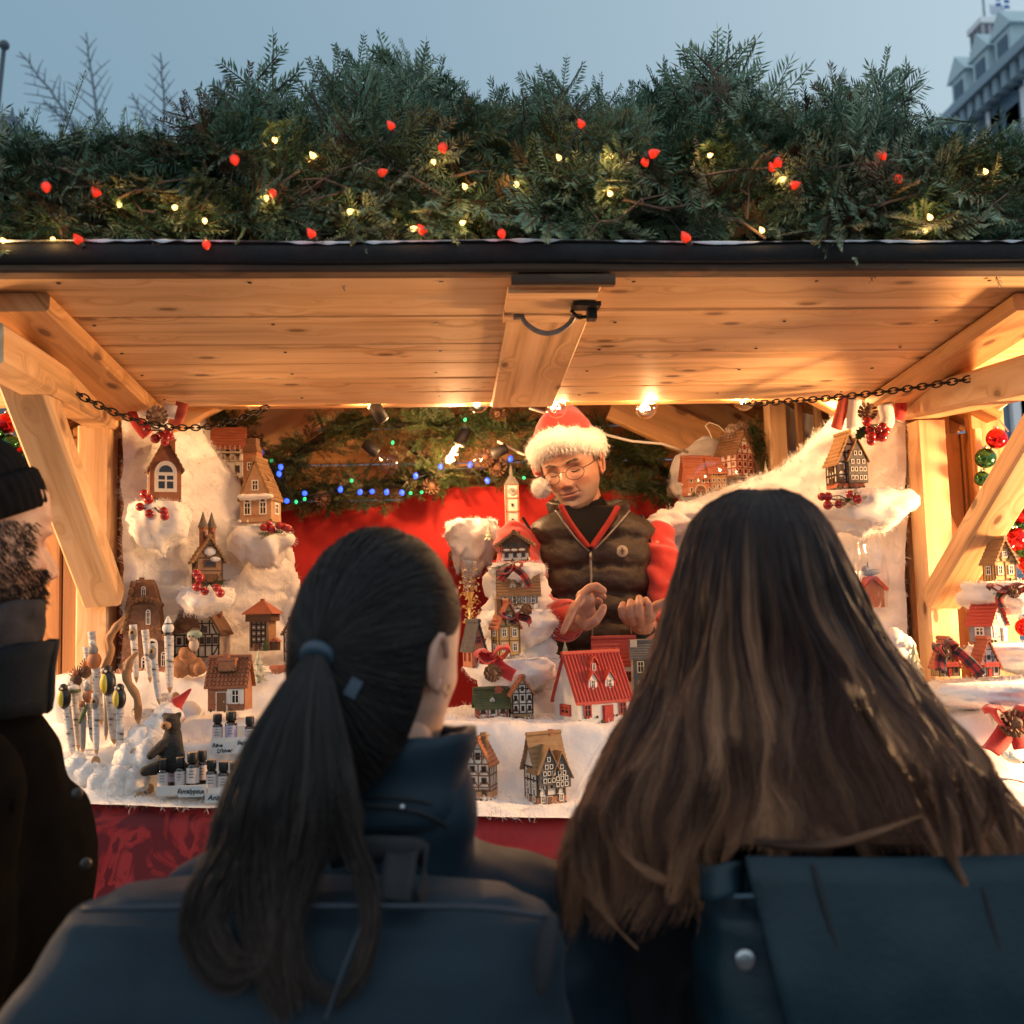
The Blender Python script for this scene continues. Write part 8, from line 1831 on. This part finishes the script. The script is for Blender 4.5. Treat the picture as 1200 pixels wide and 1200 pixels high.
    for i in range(S):
        lk, wd_ = locks[i % len(locks)]; ox = rr.gauss(0, wd_); oy = rr.gauss(0, 3); sp = smooth_pts([Vector((x, y, 0)) for x, y in lk], 8); n_ = len(sp)-1; end = .82+.18*rr.random(); dpo = rr.uniform(-.006, .004); nr = rr.random(); st = rr.random()*.42; wd_ *= .75
        for j in range(K):
            u = st+(end-st)*j/(K-1); f = u*n_; k = min(int(f), n_-1); p = sp[k].lerp(sp[k+1], f-k); w_ = 1-.45*u; y = p.y+oy; dd = float(np.interp(y, [900, 1000, 1050, 1200], [.915, .905, .897, .872]))
            tang = (sp[k+1]-sp[k]).normalized(); pts[i, j] = D(p.x+ox*w_*abs(tang.y)+2*math.sin(u*9+nr*6), y+ox*w_*tang.x*-1, dd+dpo-.006)
        rd[i] = np.interp(np.linspace(0, 1, K), [0, .18, 1], [.00015, .0006, .00028]); gc[i,:,0] = np.linspace(.35, 1, K); gc[i,:,1] = (.15+.6*nr)*np.linspace(.15, 1, K); gc[i,:,2] = rr.random()
    strands('loose_ends', pts, rd, gc, HR, hb)
    # ear ring
    e = MB(); ec = hc+hrot @ Vector((-.085, .004, -.040)); e.tube([ec+hrot @ Vector((.0, .006*math.cos(a), .006*math.sin(a))) for a in np.linspace(0, 6.283, 17)], .0009, 6, cap=False); e.build('earring', M('gold_ring', (.7,.42,.16), .25, metal=1), root, True)
    PK = cloth_mat('navy_canvas', (.0095,.0225,.034), (.005,.0135,.022), .6, 7, 420, .6)
    pk = pack([(1052,120,610,.925,1.02),(1066,82,642,.905,1.03),(1100,62,655,.89,1.04),(1150,34,660,.875,1.05),(1210,2,663,.865,1.05),(1300,-20,664,.86,1.05),(1400,-20,664,.87,1.05)], 'backpack', 'large soft navy backpack worn by the woman with the ponytail', PK)
    b = MB(); ribbon(b, [D(462, 1055, .905), D(466, 1030, .915), D(470, 1004, .935), D(474, 998, .95)], .030, (1,0,0)); o = b.build('strap', M('strap_black', (.006,.006,.008), .8), pk, True); sol(o)
    b = MB(); ribbon(b, [D(385, 1004, .952), D(420, 996, .945), D(460, 996, .944), D(494, 1002, .95), D(496, 1040, .92), D(492, 1058, .905)], .024, (0,0,1)); o = b.build('top_handle', M('strap_black', (.006,.006,.008)), pk, True); sol(o)
    b = MB(); b.tube(smooth_pts([D(648, 1072, .905), D(643, 1090, .893), D(637, 1130, .882), D(634, 1165, .877)], 5), [.004+.006*math.sin(math.pi*k/15) for k in range(16)], 8, flat=.5); b.build('side_slit', M('strap_black', (.006,.006,.008)), pk, True)
    b = MB(); b.tube(smooth_pts([D(96, 1066, .899), D(250, 1062, .894), D(420, 1062, .893), D(560, 1064, .896), D(640, 1074, .903)], 6), .0028, 6); b.tube(smooth_pts([D(430, 1070, .893), D(405, 1130, .873), D(380, 1200, .862)], 6), .0022, 6); b.build('piping', M('piping_navy', (.010,.016,.026), .6), pk, True)
woman_left()
# ================= woman with the long brown hair
def woman_right():
    SK = MATS.get('x') or bpy.data.materials['skin_fair']; hc = D(893, 700, 1.19); hrot = RZ(168) @ RX(10); body = MB(); add_head(body, hc, hrot, .98); tb = MB()
    nk = D(900, 850, 1.19); capsule(tb, nk, .055, hc+hrot @ Vector((0, .03, -.05)), .052, 18)
    c0 = D(925, 1030, 1.22); cx, cy, zs = c0.x, c0.y, c0.z
    capsule(tb, (cx, cy, zs-.02), .115, (cx, cy, zs-.45), .125); capsule(tb, (cx-.14, cy, zs), .065, (cx+.14, cy, zs), .065); legs(tb, cx, cy, zs-.52); arms = []
    for q in (-1, 1): sh = Vector((cx+q*.18, cy, zs-.005)); el = sh+Vector((q*.05, .02, -.28)); wr = el+Vector((-q*.05, .16, -.14)); arms.append((sh, el, wr)); capsule(tb, sh, .05, el, .04); capsule(tb, el, .04, wr, .028); capsule(tb, wr, .03, wr+Vector((-q*.02, .07, -.05)), .025)
    addblob(body, tb, .009, 5); root = body.build('person', SK, None, True, fixn=False); tag(root, 'woman with very long loose brown hair and black coat, seen from behind', 'person')
    JK = cloth_mat('black_coat', (.010,.011,.014), (.006,.007,.009), .8, 30, 300, .5, .15); jm = MB(); capsule(jm, (cx, cy, zs-.05), .14, (cx, cy, zs-.5), .155); capsule(jm, (cx-.155, cy, zs-.02), .088, (cx+.16, cy, zs-.02), .088); capsule(jm, (cx, cy, zs+.02), .075, (cx, cy+.01, zs+.09), .065)
    for (sh, el, wr) in arms: capsule(jm, sh, .083, el, .075); capsule(jm, el, .073, wr, .058)
    blob('coat', jm, JK, root, .009, 6, fold)
    tr = MB()
    for q in (-1, 1): capsule(tr, (cx+q*.085, cy, zs-.5), .115, (cx+q*.09, cy, .5), .075); capsule(tr, (cx+q*.09, cy, .5), .073, (cx+q*.09, cy+.01, .1), .055)
    blob('trousers', tr, M('black_denim', (.012,.013,.016)), root, .014, 5)
    bt = MB()
    for q in (-1, 1): capsule(bt, (cx+q*.09, cy, .06), .055, (cx+q*.10, cy+.14, .045), .044)
    blob('boots', bt, M('black_leather', (.012,.012,.012)), root, .01, 5)
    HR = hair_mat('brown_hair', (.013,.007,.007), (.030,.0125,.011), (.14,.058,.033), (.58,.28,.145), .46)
    # hair mass: rows of (py, left px, right px, near depth, far depth)
    T = [(574,868,918,1.15,1.23),(580,848,938,1.12,1.25),(592,828,956,1.10,1.27),(612,812,970,1.085,1.285),(640,801,984,1.078,1.29),(680,790,1000,1.072,1.295),(720,780,1020,1.07,1.295),(760,770,1045,1.07,1.29),(800,757,1074,1.068,1.28),(840,740,1102,1.06,1.26),(880,718,1134,1.05,1.25),(920,698,1165,1.04,1.24),(960,682,1196,1.025,1.23),(1000,672,1222,1.01,1.22),(1050,668,1245,.995,1.20),(1100,672,1255,.985,1.18)]
    tp = np.array(T); 
    def ring_pt(py, th, off=0):
        xl, xr, d0, d1 = [float(np.interp(py, tp[:,0], tp[:,k])) for k in (1, 2, 3, 4)]; c_ = math.cos(th); s_ = math.sin(th); e = .9
        cxp = (xl+xr)/2; hw = (xr-xl)/2; dm = (d0+d1)/2; hd = (d1-d0)/2
        return cxp+hw*(1+off)*math.copysign(abs(c_)**e, c_), dm+hd*(1+off)*math.copysign(abs(s_)**e, s_)
    sh = MB(); rings = []
    for py in (573,575,578,583,592,602,612,626,640,660,680,700,720,740,760,780,800,820,840,860,880,900,920,940,960,975,985):
        r_ = []
        for j in range(64):
            th = 2*math.pi*j/64; x, d_ = ring_pt(py, th, -.04); x += 1.5*math.sin(j*2.1+py*.01); r_.append(D(x, py+ (6 if py < 580 else 4), d_+.004*noise.noise((j*.8, py*.02, 0))))
        rings.append(r_)
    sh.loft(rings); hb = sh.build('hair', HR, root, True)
    rr = random.Random(12); S, K = 21000, 27; pts = np.zeros((S, K, 3), np.float32); rd = np.zeros((S, K), np.float32); gc = np.zeros((S, K, 3), np.float32)
    for i in range(S):
        th = rr.uniform(math.pi*.90, math.pi*2.10) if rr.random() < .94 else rr.uniform(0, 6.283); cpx = math.cos(th)
        n0 = noise.noise((th*9, 0, 5)); e_ = (rr.uniform(955, 1008) if -.35 < cpx < .45 else rr.uniform(960, 1075) if cpx >= .45 else rr.uniform(925, 1100))+40*n0-rr.random()**3*110
        y0 = 574+rr.random()**2*34; do = rr.uniform(-.030, .030); p2 = rr.random(); stray = rr.random() < .012; wi = rr.uniform(.5, 1.3)
        for j in range(K):
            u = j/(K-1); py = y0+(e_-y0)*u; k = max(0, (u-.16)/.84); part = max(0, 1-u*9)
            w1 = noise.noise((th*3.0, py*.0085, 1)); w2 = noise.noise((th*11, py*.012, 2)); w3 = noise.noise((th*34, py*.017, 7)); t2 = th+part*part*(1.5*math.pi-th)*.10
            x, d_ = ring_pt(py, t2, do*min(1, u*5)+.045*min(1, u*4)*w2+.085*k*noise.noise((th*6.5, py*.009, 9))+(.07*k*math.sin(u*7+p2*9) if stray else 0))
            pts[i, j] = D(x+k*(40*w1+20*w2+8*w3)*(1.0 if abs(cpx) < .8 else .6)+k*3.5*wi*math.sin(u*9+p2*6.28)+(1-k)*3*w3, py+3*w3, d_-.006)
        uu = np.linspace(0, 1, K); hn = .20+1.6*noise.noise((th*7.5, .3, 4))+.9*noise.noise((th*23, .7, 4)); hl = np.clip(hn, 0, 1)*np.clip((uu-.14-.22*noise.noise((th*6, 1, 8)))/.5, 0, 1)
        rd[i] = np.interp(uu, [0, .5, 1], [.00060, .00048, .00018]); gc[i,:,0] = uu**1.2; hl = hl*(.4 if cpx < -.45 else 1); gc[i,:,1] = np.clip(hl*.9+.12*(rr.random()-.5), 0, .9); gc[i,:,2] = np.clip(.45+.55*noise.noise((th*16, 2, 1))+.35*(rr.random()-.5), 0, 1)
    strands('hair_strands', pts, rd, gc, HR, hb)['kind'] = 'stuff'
    # long loose locks falling over the backpack at the right, and a swept one along its top
    locks = [([(1095,880),(1105,950),(1112,1000),(1132,1040),(1140,1075),(1128,1118)],6,.93), ([(1120,900),(1140,960),(1152,1010),(1160,1055)],7,.94), ([(1065,880),(1090,950),(1118,1000),(1138,1030)],9,.95), ([(1160,900),(1180,960),(1192,1010),(1196,1060)],8,.94), ([(1130,890),(1165,930),(1150,985),(1130,1005)],6,.95), ([(880,985),(930,992),(985,988),(1040,972),(1085,955)],5,.985), ([(860,860),(870,920),(862,980),(850,1010)],14,1.0), ([(740,900),(722,960),(740,1010),(800,1040)],12,1.0), ([(690,940),(684,1000),(700,1060),(745,1110)],12,1.0), ([(830,900),(818,960),(800,1010),(788,1060)],16,.99), ([(1000,800),(1040,880),(1085,940),(1110,985)],12,.99)]
    S, K = 3400, 26; pts = np.zeros((S, K, 3), np.float32); rd = np.zeros((S, K), np.float32); gc = np.zeros((S, K, 3), np.float32)
    for i in range(S):
        l_, wd_, dp = locks[i % len(locks)]; ox = rr.gauss(0, wd_*.55); sp = smooth_pts([Vector((x, y, 0)) for x, y in l_], 8); n_ = len(sp)-1; end = .75+.25*rr.random(); dpo = rr.uniform(-.012, .006); nr = rr.random(); st = rr.random()*.4
        for j in range(K):
            u = st+(end-st)*j/(K-1); f = u*n_; k = min(int(f), n_-1); p = sp[k].lerp(sp[k+1], f-k); tg = (sp[k+1]-sp[k]).normalized(); w_ = 1.15-.75*u
            pts[i, j] = D(p.x+ox*w_*abs(tg.y)+1.6*math.sin(u*8+nr*6), p.y+ox*w_*tg.x, dp+dpo)
        dark = 0
        rd[i] = np.interp(np.linspace(0, 1, K), [0, .25, 1], [.00012, .0005, .00022]); gc[i,:,0] = np.linspace(.25, 1, K); gc[i,:,1] = (.15+.6*nr)*np.linspace(.1, 1, K); gc[i,:,2] = rr.random()*(1-.3*dark)
    strands('loose_locks', pts, rd, gc, HR, hb)
    # backpack
    PK = M('teal_leather', (.0062,.0235,.033), .5, (.0034,.0135,.021), 9, bs=160, bst=.4, bd=.002, spec=.3)
    pk = pack([(1046,826,1270,.945,1.04),(1060,822,1280,.93,1.05),(1120,822,1285,.915,1.06),(1200,828,1290,.905,1.06),(1300,835,1290,.90,1.06),(1420,840,1290,.90,1.06)], 'backpack', 'teal leather backpack with a folded flap and metal stud worn by the long haired woman', PK, e=.42)
    rows = []
    for i in range(30):
        u = i/29; r_ = []
        for j in range(16):
            v = j/15; xt = 872+ (1275-872)*u; xb = 930+(1290-930)*u
            if j < 4: py = 1012-9*math.sin(v*8); dp = 1.0-.07*(j/3); x = xt
            else: k = (j-3)/12; py = 1012+ 300*k; dp = .928-.022*min(1, k*2)-.02*k; x = xt+(xb-xt)*min(1, k*1.45)
            r_.append(D(x+2*math.sin(v*7), py+2*math.sin(u*5), dp+.004*noise.noise((u*5, v*4, 0))-.004*math.exp(-((u-.5)/.5)**2)))
        rows.append(r_)
    fo = MB().grid(rows).build('flap', PK, pk, True); mm = fo.modifiers.new('thickness', 'SOLIDIFY'); mm.thickness = .006
    b = MB(); b.tube(smooth_pts([D(953, 1012, .924), D(968, 1070, .911), D(990, 1140, .902), (D(1012, 1210, .895))], 6), .0022, 6); b.build('flap_seam', M('seam_black', (.005,.006,.008), .7), fo, True); b = MB(); b.tube(smooth_pts([D(1152, 1040, .918), D(1168, 1100, .906), D(1186, 1160, .899), D(1200, 1215, .894)], 6), .0022, 6); b.build('flap_seam', M('seam_black', (.005,.006,.008)), fo, True)
    rows = []
    for i in range(21):
        a = math.pi*i/20; rows.append([D(846-26*math.cos(a), 1012+ 42*j/4 + 3*math.sin(a*2), .965-.030*math.sin(a)-.004*j) for j in range(5)])
    so = MB().grid(rows).build('side_fold', PK, pk, True); mm = so.modifiers.new('thickness', 'SOLIDIFY'); mm.thickness = .004
    b = MB(); q = D(873, 1125, .908); rq = Vector(fw*-1).to_track_quat('Z', 'Y').to_matrix(); b.lathe([(.0095, -.002), (.0095, .001), (.0075, .003), (.005, .0028), (.0045, .0045), (.0005, .005)], 24, q, rot=rq); b.build('stud', M('stud_steel', (.42,.44,.45), .28, metal=1), pk, 50)
    b = MB(); b.tube(smooth_pts([D(824, 1052, .940), D(850, 1051, .928), D(884, 1050, .922)], 5), .002, 6); b.build('pocket_edge', M('edge_blue', (.03,.06,.08), .5), pk, True)
woman_right()
# ================= bearded man at the left
def man_left():
    SK = skin_mat('skin_ruddy', (.42, .24, .165), .55); hc = D(-38, 636, 1.38); hrot = RZ(133) @ RX(4); body = MB(); add_head(body, hc, hrot, 1.04); tb = MB()
    nk = D(-45, 790, 1.38); capsule(tb, nk, .06, hc+hrot @ Vector((0, .03, -.05)), .056, 18); c0 = D(-50, 960, 1.40); cx, cy, zs = c0.x, c0.y, c0.z
    capsule(tb, (cx, cy, zs-.02), .085, (cx, cy, zs-.45), .11); legs(tb, cx, cy, zs-.5); arms = []
    fd = Vector((.93, .37, 0)); sdv = Vector((.37, -.93, 0))
    for q in (-1, 1): sh = Vector((cx, cy, zs+.06))+sdv*q*.17; el = sh+Vector((-.02, 0, -.3)); wr = el+fd*.16+Vector((0, 0, -.14)); arms.append((sh, el, wr)); capsule(tb, sh, .045, el, .04); capsule(tb, el, .04, wr, .03); capsule(tb, wr, .032, wr+fd*.07+Vector((0,0,-.05)), .027)
    addblob(body, tb, .009, 5); root = body.build('person', SK, None, True, fixn=False); tag(root, 'bearded man in dark knitted beanie and black coat standing at the left edge', 'person')
    JK = cloth_mat('black_wool', (.0022,.0022,.0024), (.0040,.0038,.0036), .95, 25, 260, .5, .0, .03); jm = MB(); capsule(jm, D(-40, 900, 1.38), .118, D(-36, 1010, 1.40), .165); capsule(jm, D(-36, 1010, 1.40), .165, D(-46, 1300, 1.40), .17)
    for (sh, el, wr) in arms: capsule(jm, sh, .085, el, .078); capsule(jm, el, .076, wr, .06)
    jo = blob('coat', jm, JK, root, .009, 6, fold); rows = []
    for i in range(37):
        a = 2*math.pi*i/36; r_ = []
        for j in range(6): t = j/5; c_ = D(-45, 838, 1.375).lerp(D(-30, 772, 1.375), t); r_.append(c_+Vector((math.cos(a)*(.100-.008*t)*(1+.06*noise.noise((a, t*2, 3))), math.sin(a)*.088, .022*math.cos(a)*t+.008*noise.noise((a*1.5, 0, 3)))))
        rows.append(r_)
    co = MB().grid(rows).build('collar', M('collar_navy', (.006,.010,.015), .8, (.004,.007,.010), spec=.12, ns=30, bs=260), jo, True); mm = co.modifiers.new('thickness', 'SOLIDIFY'); mm.thickness = .012
    for x, y in ((90, 930), (100, 1012)):
        b = MB(); b.lathe([(.007, 0), (.0075, .003), (.005, .004)], 14, D(x, y, 1.262), rot=Vector((.5,-.8,.1)).to_track_quat('Z', 'Y').to_matrix())
        b.build('button', M('button_black', (.02,.018,.016), .3), jo, True)
    # grey neck warmer
    b = MB(); rings = []
    for k in range(14):
        t = k/13; c_ = D(-45, 800, 1.375).lerp(D(-34, 726, 1.375), t); rad = .088-.010*t; rings.append([c_+Vector((math.cos(a)*rad*(1.05+.10*noise.noise((math.cos(a)*2, math.sin(a)*2+t*4, 1))), math.sin(a)*rad*(1+.10*noise.noise((math.cos(a)*2, math.sin(a)*2+t*4, 6))), .022*math.cos(a)*t+.006*math.sin(k*1.5+a)*.6+.010*noise.noise((a*1.3, t*3, 2)))) for a in [2*math.pi*j/32 for j in range(32)]])
    b.loft(rings, cap=False); o = b.build('neck_warmer', M('grey_fleece', (.040,.038,.042), .95, (.025,.024,.027), 40, bs=320, bst=.6, spec=.1), root, True); mm = o.modifiers.new('thickness', 'SOLIDIFY'); mm.thickness = .008
    # beanie with ribs
    HL = lambda x, y, z: hc+hrot @ (Vector((x, y, z))*1.04); KN = M('black_knit_cap', (.0045,.0045,.005), .95, (.008,.008,.0085), 60, bs=300, bst=.6, spec=.07); tilt = RX(-24)
    def cap_ring(z, rx, ry, n=160, rib=.0016, dz=0): return [HL(*(tilt @ Vector((rx*math.cos(a)*(1+rib/rx*math.cos(a*44)), ry*math.sin(a)*(1+rib/ry*math.cos(a*44)), z))+Vector((0, .006, .0)))) for a in [2*math.pi*j/n for j in range(n)]]
    b = MB(); b.loft([cap_ring(*q) for q in ((.03,.084,.107),(.06,.086,.108),(.085,.084,.104),(.105,.077,.094),(.122,.063,.077),(.134,.042,.052),(.140,.018,.024),(.141,.002,.003))]); be = b.build('beanie', KN, root, True)
    b = MB(); b.loft([cap_ring(*q) for q in ((.020,.086,.109),(.017,.090,.113),(.022,.094,.117),(.045,.095,.118),(.064,.093,.116),(.070,.088,.111),(.066,.084,.107))]); b.build('folded_brim', KN, be, True)
    # beard and hair
    BD = hair_mat('beard_hair', (.010,.006,.0045), (.018,.010,.007), (.030,.017,.011), (.05,.03,.02), .55); rr = random.Random(4); S, K = 9000, 6; pts = np.zeros((S, K, 3), np.float32); rd = np.zeros((S, K), np.float32); gc = np.zeros((S, K, 3), np.float32); Vh = HV.reshape(-1, 3); Ah = HA.reshape(-1, 3)
    cand = np.where((((Ah[:,1] > .35) | ((Vh[:,2] < -.028) & (np.abs(Vh[:,0]) > .034) & (Vh[:,2] > -.11))) & (Vh[:,1] < .02)) | ((np.abs(Vh[:,0]) > .055) & (Vh[:,1] > -.060) & (Vh[:,1] < .035) & (Vh[:,2] < .03) & (Vh[:,2] > -.10)))[0]; cand2 = np.where((Vh[:,1] > .0) & (Vh[:,2] < .03) & (Vh[:,2] > -.075))[0]
    for i in range(S):
        v = Vector(Vh[rr.choice(cand if i % 3 else cand2)]); nrm = Vector((v.x/.075**2, v.y/.098**2, v.z/.2**2)).normalized(); L = rr.uniform(.008, .017); d = (nrm*.8+Vector((rr.uniform(-.5,.5), -.15 if i % 3 else .25, -.9+rr.uniform(-.3,.4)))).normalized(); cur = Vector((rr.uniform(-1,1), rr.uniform(-1,1), rr.uniform(-1,1)))*.0013
        for j in range(K): u = j/(K-1); pts[i, j] = HL(*(v-nrm*.002+d*L*u+cur*math.sin(u*3)))
        rd[i] = np.linspace(.0008, .0003, K); gc[i,:,0] = np.linspace(0, 1, K); gc[i,:,1] = .3*rr.random(); gc[i,:,2] = rr.random()
    strands('beard', pts, rd, gc, BD, root)
    tr = MB()
    for q in (-1, 1): capsule(tr, (cx+q*.085, cy, zs-.45), .12, (cx+q*.09, cy, .5), .08); capsule(tr, (cx+q*.09, cy, .5), .078, (cx+q*.09, cy+.01, .1), .06)
    blob('trousers', tr, M('black_denim', (.012,.013,.016)), root, .014, 5); bt = MB()
    for q in (-1, 1): capsule(bt, (cx+q*.09, cy, .06), .058, (cx+q*.10, cy+.14, .045), .046)
    blob('boots', bt, M('black_leather', (.012,.012,.012)), root, .01, 5)
man_left()
